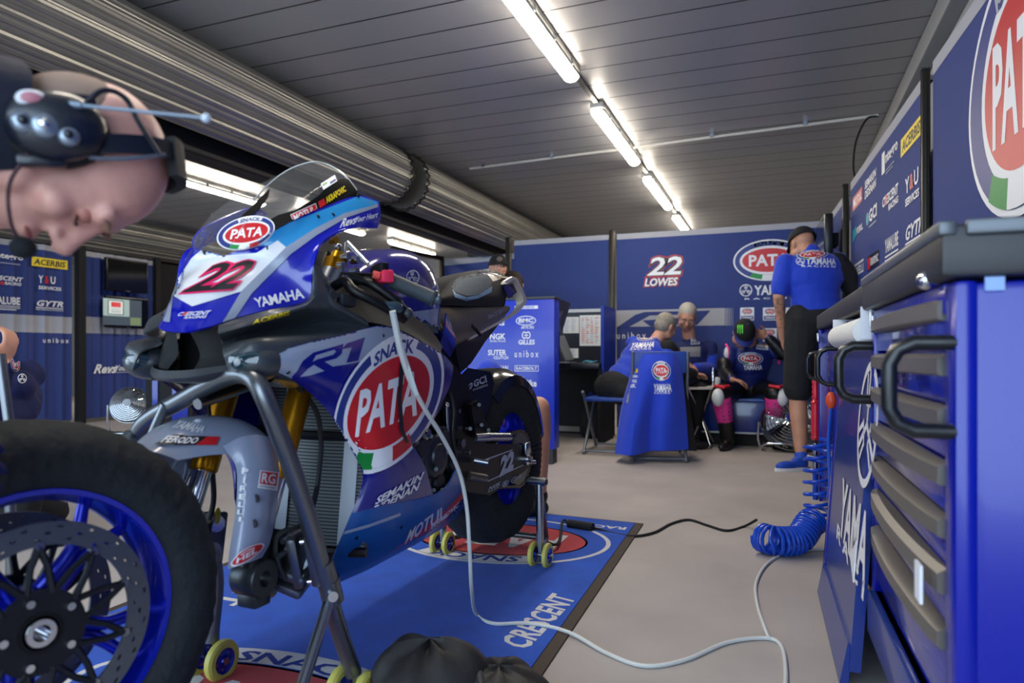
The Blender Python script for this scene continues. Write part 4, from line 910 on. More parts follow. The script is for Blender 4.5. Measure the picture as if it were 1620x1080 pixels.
put(Logo().text('GCI', .35, .25, 1, .9, GREY_P, .04).ell(.15, .5, .14, .3, GREY_P).ell(.15, .5, .06, .12, BLACK_P).text('ENGINEERING', .35, 0, 1, .14, GREY_P, .01), UB, [(738, 622), (772, 610), (768, 592), (742, 604)], hh, ho)
# rear wheel in its tyre warmer
rw_ = K(); prof = [(.175, .085), (.20, .105), (.255, .112), (.295, .098), (.318, .06), (.326, 0)]; prof = prof + [(r, -y) for r, y in prof[-2::-1]]
WARM = mat('tyre_warmer', (22, 24, 26), .85, bump=(60, .4)); n = 216; rows = []
for r, y in prof:
    amp = .0035 * max(0, min(1, (.318 - r) / .08)); rows.append([V((AX.x + (r) * cos(2 * pi * k / n), y + (amp if k % 3 == 0 else -amp) * (1 if y > 0 else -1), AX.z + r * sin(2 * pi * k / n))) for k in range(n)])
rw_.grid(rows, WARM, closed_u=True); rwo = rw_.build('rear_wheel', bike, label='rear wheel wrapped in a ribbed black tyre warmer')
RIMB = mat('rim_blue', (10, 34, 190), .2, .5, coat=.6); rm = K(); M = Matrix.Translation(AX) @ Matrix.Rotation(-pi / 2, 4, 'X')
rm.lathe([(.215, .075), (.205, .078), (.19, .06), (.185, 0), (.19, -.06), (.205, -.078), (.215, -.075)], M, RIMB, 48)
for k in range(5):
    a = 2 * pi * k / 5 + .3
    for s in (-.12, .12): rm.tube([AX + V((.04 * cos(a), 0, .04 * sin(a))), AX + V((.19 * cos(a + s), .0, .19 * sin(a + s)))], [.02, .014], RIMB, 8)
rm.lathe([(.001, .07), (.045, .07), (.05, .05), (.05, -.05), (.045, -.07), (.001, -.07)], M, RIMB, 24); rm.build('rim', rwo)
K().cyl(AX + V((0, -.17, 0)), AX + V((0, .17, 0)), .012, STEEL).cyl(AX + V((0, .142, 0)), AX + V((0, .155, 0)), .022, CHROME).build('axle', rwo)
q = K(); q.box(b(834, 709, .15), (.05, .012, .045), STEEL, bev=.004); q.build('chain_adjuster', bike)
K().cyl(b(828, 731, .14), b(846, 731, .16), .008, STEEL).build('paddock_bobbin', bike)
# seat and tail
SEAT = mat('seat_satin', (96, 86, 74), .38, .1); 
st = K(); st.loft([[b(*p) for p in r] for r in ([(680, 486, 0), (720, 484, 0), (760, 484, 0), (800, 483, 0)], [(693, 484, .10), (725, 484, .105), (765, 484, .1), (806, 485, .06)], [(697, 510, .14), (730, 508, .135), (765, 502, .12), (806, 491, .07)], [(717, 544, .12), (740, 532, .12), (772, 515, .10), (800, 498, .06)], [(720, 548, .0), (745, 536, .0), (775, 518, .0), (800, 500, .0)])], SEAT, 5, 5, mirror=True); st.merge(.0005); st_t = st.bvh(); sto = st.build('seat_unit', bike)
deco(words('RACE SEATS', GREY_P, bold=.02), UB, [(774, 505), (803, 490), (801, 484), (773, 498)], bvh_hit(st_t), sto, cut=10)
hp_ = K(); hp_.loft([[b(*p) for p in r] for r in ([(698, 462, 0), (716, 440, 0), (740, 429, 0), (770, 427, 0), (795, 432, 0), (806, 446, 0)], [(697, 464, .06), (716, 448, .06), (740, 438, .06), (770, 434, .06), (792, 438, .05), (803, 450, .04)], [(697, 470, .10), (716, 466, .115), (740, 468, .12), (768, 466, .11), (790, 468, .09), (800, 476, .06)], [(693, 483, .10), (716, 483, .12), (740, 484, .12), (768, 484, .11), (790, 484, .09), (798, 484, .06)])], MATTB, 5, 4, mirror=True); hp_.solid(.004); hp_t = hp_.bvh(); hpo = hp_.build('tail_hump', bike)
FOAM = mat('foam_pad', (58, 70, 82), .75, bump=(300, .2)); TWH = mat('tail_white', (226, 216, 200), .3, coat=.4)
pxpoly([([(714, 455), (720, 443), (738, 433), (757, 430), (772, 434), (779, 446), (774, 456), (760, 465), (740, 468), (724, 463)], FOAM)], bvh_hit(hp_t), hpo, 'back_pad', 5)
pxpoly([([(750, 431), (762, 426), (800, 431), (806, 437), (780, 445), (772, 434)], TWH)], bvh_hit(hp_t), hpo, 'tail_top_panel', 5)
pxpoly([([(715, 456), (722, 464), (738, 470), (758, 466), (779, 452), (778, 462), (756, 472), (738, 476), (720, 470)], mat('pad_edge_blue', (96, 130, 165), .6))], bvh_hit(hp_t), hpo, 'pad_edge', 5)
tw = TWH; tp = mat('tail_purple', (44, 30, 96), .25, coat=.6)
t_ = K(); t_.loft([[b(*p) for p in r] for r in ([(756, 428, .05), (776, 432, .055), (795, 437, .06), (806, 438, .06)], [(760, 432, -.03), (780, 434, -.03), (798, 437, -.03), (808, 438, -.03)])], tw, 3, 3); t_.solid(.006); t_.build('tail_top', hpo)
def strip(P, ws, m, nm): # band along the tail loop, width across y
    a = [b(*p) for p in P]; k = K(); s1 = spline([p + V((0, w, 0)) for p, w in zip(a, ws)], 5); s2 = spline([p + V((.012, -w, -.006)) for p, w in zip(a, ws)], 5); s0 = spline([p + V((.035, w, .002)) for p, w in zip(a, ws)], 5)
    k.grid([s0, s1, s2], m); k.solid(.005); return k.build(nm, hpo)
strip([(795, 447, .07), (806, 440, .07), (814, 452, .07), (822, 466, .07), (826, 477, .07), (822, 486, .07), (812, 497, .07), (795, 508, .07), (768, 523, .08), (745, 536, .09)], [.018, .028, .028, .024, .020, .014, .010, .007, .005, .005], tw, 'tail_side_band')
k = K(); k.prism(bl((796, 452, .078), (812, 449, .078), (818, 462, .078), (806, 472, .078)), (0, -.004, 0), tp); k.build('tail_side_patch', hpo)
k = K(); k.prism(bl((720, 548, .07), (745, 536, .07), (790, 512, .05), (768, 540, .05), (745, 575, .06), (728, 590, .07)), (0, -.14, 0), BLACK); k.build('subframe', bike)
k = K(); k.tube(bl((745, 514, .13), (752, 520, .13), (760, 530, .13)), .006, BLACK, 8); k.build('seat_hook', bike)
k = K(); k.loft([bl(*r) for r in ([(696, 545, .17), (704, 520, .165), (706, 495, .15)], [(712, 565, .17), (722, 540, .16), (712, 510, .15)])], FPURP, 4, 4); k.solid(.004); k.build('tank_side_flank', bike)
# ------------------------------------------------------------------ floor mat, stands, front wheel, cables
def gp(x, y, z=0.): return V((x, y, z))
MATB = mat('pit_mat_blue', (16, 78, 190), .95, bump=(700, .5), var=(9, .14), sheen=.1); EDGE = mat('mat_rubber_edge', (62, 50, 42), .8)
mx0, mx1, my0, my1 = -1.95, -.545, .55, 3.21
t = thing('pit_mat', 'blue carpet mat under the motorcycle with oval logos and a black rubber edge', 'floor mat', ((mx0 + mx1) / 2, (my0 + my1) / 2, 0))
sk = lambda x, y: V((x + (y - 1.6) * -.026, y + (x + .55) * -.05, 0))
def slab(m, a, b_, c, d, z0, z1, nm):
    P = [sk(a, b_), sk(c, b_), sk(c, d), sk(a, d)]; o = MB().hexa([p + V((0, 0, z0)) for p in P] + [p + V((0, 0, z1)) for p in P], m).build(nm, t); return o
slab(EDGE, mx0, my0, mx1, my1, .0, .006, 'rubber_edge'); pile = slab(MATB, mx0 + .035, my0 + .035, mx1 - .035, my1 - .02, .004, .009, 'carpet_pile')
CW = mat('carpet_white', (205, 205, 208), .95, bump=(700, .4)); CRED = mat('carpet_red', (178, 66, 72), .95, bump=(700, .4)); CBL = mat('carpet_dark_blue', (20, 52, 140), .95, bump=(700, .4))
def cpata():
    L = Logo(); L.ell(0, 0, 1, .583, CW); L.ell(0, 0, .96, .55, MATB); L.ell(0, 0, .80, .405, CW, up=False); L.ell(0, 0, .78, .385, CRED); L.text('PATA', -.56, -.2, .56, .2, CW, .05)
    L.ring(0, 0, (.82, .41), (.96, .55), radians(58), radians(122), CW); L.text('SNACK', -.40, .415, .40, .535, CBL, .04, arc=.04); return L
def onmat(L, box, c, u, w, nm='woven_logo'):       # centre on the floor, half extents as floor vectors
    mb = MB(); x0, y0, x1, y1 = box
    for P, F, m, l in L.p: mb.faces([V((c[0], c[1], .0094 + .0004 * l)) + V((*u, 0)) * ((2 * x - x0 - x1) / (x1 - x0)) + V((*w, 0)) * ((2 * y - y0 - y1) / (y1 - y0)) for x, y in P], F, m)
    o = mb.build(nm, t, recalc=False)
onmat(cpata(), PBOX, (-1.11, 2.72), (-.47, -.02), (.0, -.36))
onmat(cpata(), PBOX, (-1.12, 1.20), (.50, -.0), (.0, .28))
onmat(words('CRESCENT', CW, bold=.04, space=1.05), UB, tuple(((G(812, 1022) + G(893, 950)) / 2 )[:2]), tuple(((G(893, 946) - G(812, 1026)) / 2)[:2]), (-.045, .012))
onmat(words('CRESCENT', CW, bold=.04, space=1.05), UB, (-1.63, 2.02), (-.01, -.34), (.05, .0))
onmat(words('RACING', CW, bold=.03), UB, (-.78, 3.07), (-.14, 0), (0, -.025))
# front paddock stand
STT = mat('stand_steel', (120, 124, 128), .32, .9); WHY = mat('stand_wheel_yellow', (196, 188, 90), .5); WBL = mat('stand_wheel_blue', (14, 40, 170), .2, .4, coat=.5)
def swheel(par, c, r, w, ax=V((1, 0, 0))):
    ax = ax.normalized(); e = ax.orthogonal().normalized(); M = Matrix.Translation(V(c)) @ Matrix((e, ax.cross(e), ax)).transposed().to_4x4()
    mb = MB().lathe([(r * .62, -w * .5), (r * .85, -w * .5), (r * .97, -w * .3), (r, 0), (r * .97, w * .3), (r * .85, w * .5), (r * .62, w * .5), (r * .62, -w * .5)], M, WHY, 32); o = mb.build('wheel', par)
    h = MB().lathe([(.004, w * .55), (r * .2, w * .55), (r * .25, w * .3), (r * .5, w * .25), (r * .62, w * .45), (r * .62, -w * .45), (r * .5, -w * .25), (r * .25, -w * .3), (r * .2, -w * .55), (.004, -w * .55)], M, WBL, 24)
    for k in range(5): a = 2 * pi * k / 5; p = M @ V((r * .43 * cos(a), r * .43 * sin(a), w * .3)); h.cyl(p, p - ax * w * .6, r * .06, STEEL, n=8)
    h.build('hub', o)
fs = thing('front_paddock_stand', 'grey tubular front paddock stand arching round the fork', 'paddock stand', M=Matrix.Translation(bw((.56, 0, 0))))
LF = bw((.555, .20, .06)); RF = bw((.555, -.225, .06))
pts = [LF + V((0, .0, .03)), bw(b(533, 985, .19)), bw(b(505, 880, .195)), bw(b(470, 765, .20)), bw(b(436, 672, .20)), bw(b(419, 630, .195)), bw(b(404, 602, .175)), bw(b(384, 592, .135)), bw(b(358, 596, .085)), bw(b(325, 611, .02)), bw(b(285, 634, -.06)), bw(b(250, 653, -.13)), bw(b(228, 670, -.175)), bw(b(217, 690, -.2)), bw(b(212, 716, -.205)), RF + V((0, 0, .25)), RF + V((0, 0, .03))]
MB().tube(spline(pts, 6), .0185, STT, 18).build('main_tube', fs)
MB().cyl(bw(b(519, 915, .193)), bw(b(527, 950, .19)), .0235, STT, n=20).cyl(bw(b(510, 888, .195)), bw(b(521, 925, .193)), .0215, STT, n=20).build('sleeve', fs)
MB().tube([bw(b(524, 940, .19)), bw(b(478, 1085, .23))], .0125, STEEL, 14).build('handle_tube', fs)
MB().cyl(bw(b(522, 938, .19)), bw(b(527, 944, .215)), .011, CHROME, n=14).build('bolt', fs)
MB().tube([bw(b(262, 640, -.09)), bw(b(240, 690, -.12)), bw(b(236, 730, -.13)), bw((.63, -.25, .12))], .011, STT, 12).build('brace_tube', fs)
for c in (LF, RF):
    for s in (-1, 1): swheel(fs, c + BL * (s * .035) - V((0, 0, .01)), .05, .024, BL)
    MB().cyl(c + BL * -.05 - V((0, 0, .01)), c + BL * .05 - V((0, 0, .01)), .009, STEEL, n=12).build('axle', fs)
MB().tube([bw((.80, 0, .70)), bw((.62, 0, .74))], .012, STEEL, 14).build('lift_pin', fs)
# rear paddock stand
rs = thing('rear_paddock_stand', 'steel rear paddock stand with twin yellow wheels at the rear axle', 'paddock stand', M=Matrix.Translation(bw((-.62, 0, 0))))
for s in (1, -1):
    c = bw(b(855, 858, .21)) if s > 0 else bw(b(855, 858, .21) * 1)
    x = BMI @ bw(b(855, 858, .21)); base = bw((x.x, s * .21, .055)); top = bw((x.x - .01, s * .20, (b(862, 757, .20)).z)); back = bw((x.x - .22, s * .15, .05))
    MB().tube([base, top], .0145, STEEL, 16).build('upright', rs)
    MB().cyl(top - BL * .05, top + BL * .03, .0165, STEEL, n=18).cyl(top + BL * .03, top + BL * .033, .010, BLACK, n=12).build('lift_cup', rs)
    MB().tube([top + V((0, 0, -.01)), back], .0125, STT, 12).build('rear_strut', rs); MB().tube([base + V((0, 0, .0)), back], .012, STT, 12).build('foot_tube', rs)
    for q in (-.028, .028): swheel(rs, base + BL * q - V((0, 0, .008)), .047, .020, BL)
    MB().cyl(base - BL * .05 - V((0, 0, .008)), base + BL * .05 - V((0, 0, .008)), .008, STEEL, n=12).build('axle', rs)
MB().tube([bw((x.x - .22, .15, .05)), bw((x.x - .22, -.15, .05))], .014, STT, 12).build('cross_tube', rs)
# front wheel held by the mechanic, in the foreground
WC = W(33.5, 986, 1.036); wang = radians(-13); AXW = V((cos(wang), sin(wang), .02)).normalized(); e1 = V((0, 0, 1)); e1 = (e1 - AXW * e1.dot(AXW)).normalized(); e2 = AXW.cross(e1)
WM = Matrix.Translation(WC) @ Matrix((e1, e2, AXW)).transposed().to_4x4()
fw = thing('wheel_assembly', 'front motorcycle wheel with blue rim, brake discs and black tyre warmer in the left foreground', 'wheel', M=WM)
def Lt(prof, m, nm, par=None, n=64):
    o = MB().lathe(prof, WM, m, n).build(nm, par or fw); return o
mb = MB(); prof = [(.205, .045), (.215, .058), (.235, .066), (.265, .066), (.290, .052), (.306, .022), (.309, 0)]; prof += [(r, -y) for r, y in prof[-2::-1]]; n = 240
rows = []
for r, h in prof:
    row = []
    for k in range(n):
        a = 2 * pi * k / n; am = (.0006 * sin(a * 40) + .0006 * sin(a * 17 + 1) + .0006 * sin(a * 63 + h * 60)) * (1 if abs(h) < .06 else .8); row.append(WM @ V(((r + am) * cos(a), (r + am) * sin(a), h + (am if h > 0 else -am))))
    rows.append(row)
mb.grid(rows, mat('tyre_warmer_front', (18, 24, 28), .8, bump=(45, .5)), closed_u=True); mb.build('tyre_warmer', fw)
mb = MB().lathe([(.212, .040), (.206, .050), (.198, .048), (.196, .036), (.186, .02), (.184, -.02), (.196, -.036), (.198, -.048), (.206, -.05), (.212, -.04)], WM, RIMB, 72)
for k in range(5):
    a0 = 2 * pi * k / 5 + .55
    for s in (-1, 1):
        P = [WM @ V((.045 * cos(a0 + s * .25), .045 * sin(a0 + s * .25), .0)), WM @ V((.12 * cos(a0 + s * .10), .12 * sin(a0 + s * .10), .008)), WM @ V((.192 * cos(a0 + s * .22), .192 * sin(a0 + s * .22), .0))]
        mb.tube(spline(P, 4), [.014 - .0006 * i for i in range(9)], RIMB, 10)
mb.lathe([(.018, .05), (.05, .05), (.055, .02), (.055, -.02), (.05, -.05), (.018, -.05)], WM, RIMB, 32); mb.build('rim', fw)
DISC = mat('brake_disc_steel', (104, 108, 114), .32, .7); CARR = mat('disc_carrier_black', (34, 36, 40), .4, .5)
for s in (1, -1):
    h = s * .064; d = MB(); no = 40; 
    # drilled rotor ring: outer/inner rings with holes cut as small dark-through gaps
    rings = [.126, .1325, .136, .1415, .145, .1505, .154, .160]; N = 120
    for j in range(len(rings) - 1):
        for k in range(N):
            hole = (j in (1, 3, 5)) and ((k + {1: 0, 3: 2, 5: 4}[j]) % 6 == 0)
            if hole: continue
            a, b2 = 2 * pi * k / N, 2 * pi * (k + 1) / N; r0, r1 = rings[j], rings[j + 1]
            for hh in (h - .0028, h + .0028): d.faces([WM @ V((r0 * cos(a), r0 * sin(a), hh)), WM @ V((r0 * cos(b2), r0 * sin(b2), hh)), WM @ V((r1 * cos(b2), r1 * sin(b2), hh)), WM @ V((r1 * cos(a), r1 * sin(a), hh))], [(0, 1, 2, 3)], DISC)
    d.lathe([(.160, h - .0028), (.160, h + .0028)], WM, DISC, N); d.lathe([(.126, h - .0028), (.126, h + .0028)], WM, DISC, N)
    dk = d.build('brake_disc', fw)
    c = MB(); 
    for k in range(10):
        a = 2 * pi * k / 10
        for q in (-1, 1):
            P = [WM @ V((.125 * cos(a), .125 * sin(a), h)), WM @ V((.095 * cos(a + q * .12), .095 * sin(a + q * .12), h)), WM @ V((.058 * cos(a + q * .3), .058 * sin(a + q * .3), h))]; c.tube(P, [.006, .005, .006], CARR, 6)
    c.lathe([(.030, h - .004), (.062, h - .004), (.062, h + .004), (.030, h + .004), (.030, h - .004)], WM, CARR, 40); c.build('disc_carrier', dk)
    for k in range(10):
        a = 2 * pi * k / 10; p = WM @ V((.126 * cos(a), .126 * sin(a), h)); MB().cyl(p - AXW * .005, p + AXW * .005, .0065, STEEL, n=12).build('floating_bobbin', dk)
    for k in range(5):
        a = 2 * pi * k / 5 + .3; p = WM @ V((.048 * cos(a), .048 * sin(a), h + s * .004)); MB().cyl(p, p + AXW * (s * .006), .006, CHROME, n=10).build('disc_bolt', dk)
Lt([(.012, .072), (.020, .072), (.023, .066), (.023, -.066), (.020, -.072), (.012, -.072), (.012, .072)], CHROME, 'axle_spacer', n=28)
Lt([(.024, .069), (.030, .069), (.031, .05), (.024, .05)], BLACK, 'seal', n=28)
# white charging cable from the handlebar to the worktop
def fl(px, py, z=.006): return G(px, py, z)
CBW = mat('cable_white', (205, 208, 205), .45)
hp0 = bw(b(605, 500, .30)); 
P = [bw(b(621, 492, .295)), bw(b(632, 545, .29)), bw(b(647, 595, .285)), bw(b(668, 640, .285)), bw(b(700, 692, .28)), bw(b(726, 745, .28)), bw(b(738, 800, .29)), bw(b(743, 870, .30)), bw(b(746, 930, .28)), fl(753, 970, .016), fl(780, 986, .013), fl(838, 986, .014), fl(900, 1000, .01), fl(960, 1033), fl(1020, 1053), fl(1085, 1043), fl(1150, 1016), fl(1212, 1009), fl(1236, 1022), fl(1243, 1062), fl(1240, 1105)]
tag(MB().tube(spline(P, 8), [.0075 + 0 * i if i < 20 else .0055 for i in range(161)], CBW, 8).build('white_cable'), 'long white cable looping from the handlebar down over the mat and across the floor', 'cable')
P = [fl(1216, 1008, .012), fl(1207, 985, .012), fl(1198, 955), fl(1196, 922), fl(1212, 893), fl(1240, 876), fl(1275, 870), fl(1312, 868)]
tag(MB().tube(spline(P, 8), .0055, CBW, 8).build('white_cable'), 'shorter white cable curving on the floor beside the tool cabinets', 'cable')
tg = MB().box(bw(b(648, 590, .295)), (.012, .004, .11), mat('cable_sleeve', (178, 190, 186), .4), Matrix.Rotation(.0, 3, 'Z') @ Matrix.Rotation(-.35, 3, 'Y'), .002)
tag(tg.build('cable_tag'), 'flat pale tag strapped along the white cable over the fairing', 'tag')
P = [fl(935, 833, .02), fl(965, 842), fl(1000, 848), fl(1035, 842), fl(1062, 828), fl(1090, 822), fl(1120, 831), fl(1150, 839), fl(1178, 832), fl(1197, 822, .05)]
cb = thing('power_cable', 'black power cable with inline plug running from the mat to the coiled hose', 'cable', fl(1000, 848, 0)); MB().tube(spline(P, 6), .006, MATTB, 8).build('cord', cb)
MB().cyl(fl(900, 828, .024), fl(938, 834, .024), .020, MATTB, n=16).build('plug', cb); MB().tube(spline([fl(902, 828, .024), fl(890, 824, .02), bw((-.80, .2, .03)), bw((-.8, .1, .06))], 5), .006, MATTB, 8).build('cord_end', cb)
# black cloth heap at the bottom edge
BAGM = mat('black_nylon', (26, 23, 22), .6, bump=(18, .3))
def hump(name, label, cat, c, rx, ry, h, seed, m, rot=0.):
    rnd = random.Random(seed); mb = MB(); n1, n2 = 40, 14; ph = [rnd.uniform(0, 6) for _ in range(8)]; rows = []
    for j in range(n2 + 1):
        t_ = j / n2; row = []
        for i in range(n1):
            a = 2 * pi * i / n1; r = sin(t_ * pi / 2) ** .8 * (1 + .08 * sin(3 * a + ph[0]) + .05 * sin(5 * a + ph[1] + 3 * t_)); z = h * (cos(t_ * pi / 2) ** .9) * (1 + .10 * sin(2 * a + ph[2]) * sin(t_ * 3) + .05 * sin(7 * a + ph[3])) 
            x, y = rx * r * cos(a), ry * r * sin(a); row.append(V(c) + V((x * cos(rot) - y * sin(rot), x * sin(rot) + y * cos(rot), max(.0, z))))
        rows.append(row)
    mb.grid(rows, m, closed_u=True); return mb
cc = G(745, 1120, .0); cc.z = .01
bg = thing('kit_bag', 'black nylon bag lying on the blue mat at the bottom edge', 'bag', cc)
hump('', '', '', G(680, 1125, .01), .15, .12, .155, 3, BAGM, .4).build('bag_body', bg); hump('', '', '', G(790, 1130, .01), .14, .11, .105, 5, BAGM, .2).build('bag_flap', bg)
MB().tube(spline([G(725, 1022, .12), G(745, 1040, .125), G(757, 1062, .115), G(762, 1085, .10)], 6), .009, mat('bag_strap', (44, 44, 46), .6), 8).build('strap', bg)
tag(MB().hexa([G(574, 1098, .01), G(600, 1098, .01), G(606, 1080, .01), G(584, 1076, .01), G(578, 1090, .05), G(598, 1090, .05), G(602, 1074, .05), G(588, 1070, .05)], mat('striped_cloth', (150, 190, 210), .8)).build('cleaning_cloth'), 'small pale blue cloth beside the front stand wheel at the bottom edge', 'cloth')
# ------------------------------------------------------------------ people
TEXC = bpy.data.textures.new('folds', 'CLOUDS'); TEXC.noise_scale = .09; TEXC.noise_depth = 2
def fuse(mb, name, parent, vox=.01, smooth=4, fold=0., label=None, m=None):
    """melt the shapes collected in mb into one continuous skin"""
    me = bpy.data.meshes.new('t'); mb.bm.transform(mb.xf); bmesh.ops.recalc_face_normals(mb.bm, faces=mb.bm.faces); mb.bm.to_mesh(me); mb.bm.free()
    o = bpy.data.objects.new('t', me); COL.objects.link(o)
    r = o.modifiers.new('r', 'REMESH'); r.mode = 'VOXEL'; r.voxel_size = vox; r.use_smooth_shade = True
    if smooth: q = o.modifiers.new('s', 'SMOOTH'); q.factor = .5; q.iterations = smooth
    if fold: d = o.modifiers.new('d', 'DISPLACE'); d.texture = TEXC; d.texture_coords = 'GLOBAL'; d.strength = fold; d.mid_level = .5
    bpy.context.view_layer.update(); dg = bpy.context.evaluated_depsgraph_get()
    nm = bpy.data.meshes.new_from_object(o.evaluated_get(dg)); bpy.data.objects.remove(o)
    tree = BVHTree.FromPolygons([v.co.copy() for v in nm.vertices], [tuple(p.vertices) for p in nm.polygons])
    nm.transform(root_m(parent).inverted()); nm.name = name; nm.materials.clear(); nm.materials.append(m or mb.mats[0])
    for p in nm.polygons: p.use_smooth = True; p.material_index = 0
    ob = bpy.data.objects.new(name, nm); COL.objects.link(ob); ob.parent = parent
    if label: ob['label'] = label
    ob_tree[ob] = tree
    return ob
ob_tree = {}
def basis(r, u, f): return Matrix((r, u, f)).transposed()
def ortho(f, u):
    f = f.normalized(); u = (u - f * u.dot(f)).normalized(); return f, u, u.cross(f)   # forward, up, left of the person
def torso(mb, m, pel, chest, lft, k=1., dep=1.):
    up = (chest - pel).normalized(); l = (lft - up * lft.dot(up)).normalized(); f = l.cross(up); R = basis(l, f, up)
    L = (chest - pel).length
    for t_, a, d_, h in ((0., .165, .125, .12), (.25, .152, .115, .12), (.5, .155, .115, .13), (.78, .18, .125, .14), (1., .185, .115, .10)):
        mb.ball(pel + up * (L * t_), (a * k, d_ * k * dep, h * k), m, R, 18, 12)
    return l, up, f
def limb(mb, m, P, r, n=10):
    """tapered limb with rounded joints through the points P"""
    for i in range(len(P) - 1):
        mb.tube([P[i], P[i].lerp(P[i + 1], .35), P[i + 1]], [r[i], r[i] * .6 + r[i + 1] * .45, r[i + 1]], m, 14)
    for p, q in zip(P, r): mb.ball(p, q, m, None, 14, 8)
def hand(mb, m, w, d, pn, thumb, curl=.5, s=1.):
    """w wrist, d finger direction, pn palm normal, thumb = side the thumb is on (+-1 along d x pn)"""
    d = d.normalized(); pn = (pn - d * pn.dot(d)).normalized(); sd = d.cross(pn) * thumb
    c = w + d * .048 * s; mb.ball(c, (.040 * s, .050 * s, .016 * s), m, basis(sd, d, pn), 14, 8)
    for i, (o, ln) in enumerate(((.030, .070), (.011, .080), (-.009, .074), (-.028, .058))):
        p = w + d * .085 * s + sd * o * s; P = [p - d * .02 * s]; a = 0; q = p.copy(); P.append(q.copy())
        for k, fr in enumerate((.45, .32, .23)):
            a += curl * (.55 + .35 * k + .06 * i); q = q + (d * cos(a) + pn * sin(a)) * ln * fr * s; P.append(q.copy())
        mb.tube(P, [.010 * s, .0095 * s, .009 * s, .008 * s, .0065 * s], m, 10); mb.ball(P[-1], .0068 * s, m, None, 8, 6)
    p = w + d * .028 * s + sd * .028 * s; P = [p, p + (d * .6 + sd * .8) * .028 * s, p + (d * .9 + sd * .75 + pn * .4 * curl) * .050 * s, p + (d * 1.1 + sd * .5 + pn * .8 * curl) * .068 * s]
    mb.tube(P, [.014 * s, .0115 * s, .010 * s, .008 * s], m, 10); mb.ball(P[-1], .0082 * s, m, None, 8, 6)
def head(mb, m, c, f, u, s=1., fine=False):
    """c = point between the ears"""
    f, u, l = ortho(f, u); R = basis(l, f, u); at = lambda x, y, z: c + (l * x + f * y + u * z) * s
    E = lambda x, y, z, a, b_, d_, rot=None: mb.ball(at(x, y, z), (a * s, b_ * s, d_ * s), m, R if rot is None else R @ rot, 20, 14)
    E(0, -.005, .045, .076, .098, .082); E(0, .03, .01, .066, .066, .085); E(0, .045, -.045, .052, .050, .055); E(0, .066, -.075, .030, .028, .024); E(0, .0, -.03, .060, .055, .05)
    E(0, .082, .045, .054, .016, .018)
    for q in (-1, 1):
        E(q * .040, .066, -.012, .026, .024, .022); E(q * .030, .087, .036, .022, .010, .008); E(q * .028, .080, .018, .014, .010, .010)
        E(q * .077, -.012, .006, .009, .020, .033); E(q * .082, -.016, .014, .006, .016, .022); E(q * .055, .02, -.05, .02, .04, .035)
    mb.tube([at(0, .092, .030), at(0, .104, .010), at(0, .119, -.010), at(0, .112, -.020)], [.009 * s, .0105 * s, .0135 * s, .010 * s], m, 12)
    for q in (-1, 1): E(q * .012, .102, -.016, .009, .010, .008)
    E(0, .096, -.040, .024, .010, .006); E(0, .094, -.051, .022, .010, .007)
    return at
def face_bits(at, par, eye=True, s=1., lid=0.35):
    if eye:
        for q in (-1, 1):
            MB().ball(at(q * .029, .084, .016), .0115 * s, mat('eye_white', (225, 222, 216), .25), None, 14, 10).build('eye', par); MB().ball(at(q * .029, .0925, .014), .0052 * s, mat('iris_dark', (40, 34, 32), .2), None, 10, 8).build('iris', par)
            MB().tube([at(q * .012, .097, .036), at(q * .028, .098, .043), at(q * .044, .089, .038)], [.003 * s, .0045 * s, .003 * s], mat('eyebrow', (90, 76, 64), .8), 6).build('eyebrow', par)
    MB().tube([at(-.022, .1005, -.0455), at(0, .1065, -.0455), at(.022, .1005, -.0455)], .0035 * s, mat('lips', (160, 92, 84), .5), 8).build('lips', par)
def hair_cap(par, at, m, z0=.03, back=-.06, name='hair', s=1., up=0.):
    """close cropped hair hugging the skull"""
    mb = MB(); o = at(0, 0, 0); ex, ey, ez = (at(1, 0, 0) - o).normalized(), (at(0, 1, 0) - o).normalized(), (at(0, 0, 1) - o).normalized(); R = basis(ex, ey, ez)
    mb.ball(at(0, -.016, .052 + up), (.081 * s, .098 * s, .083 * s), m, R, 24, 14); mb.ball(at(0, -.045, .012), (.074 * s, .066 * s, .075 * s), m, R, 20, 12)
    return fuse(mb, name, par, .007, 2, .006, m=m)
def cap(par, at, m, m2, name='cap', s=1., bdir=1, brim=True):
    mb = MB(); o = at(0, 0, 0); ex, ey, ez = (at(1, 0, 0) - o).normalized(), (at(0, 1, 0) - o).normalized(), (at(0, 0, 1) - o).normalized(); R = basis(ex, ey, ez)
    mb.ball(at(0, -.006, .052), (.090 * s, .110 * s, .098 * s), m, R, 28, 12, 0, pi * .5); 
    mb.tube([at(.090 * cos(a), -.006 + .110 * sin(a), .048) for a in [2 * pi * k / 28 for k in range(28)]], .006 * s, m2, 8, closed=True); mb.ball(at(0, -.006, .150), (.009 * s, .009 * s, .005 * s), m2, R, 10, 6)
    co = mb.build(name, par)
    if brim:
        k = MB(); rows = [[at(.082 * sin(a) * (1 + .02 * j), bdir * (.085 * cos(a) + .022 * j * cos(a)), .052 - .006 * j - .01 * (sin(a) ** 2)) for a in [(-1.15 + 2.3 * i / 12) for i in range(13)]] for j in range(4)]
        k.grid(rows, m2); k.solid(.004); k.build('brim', co)
    return co
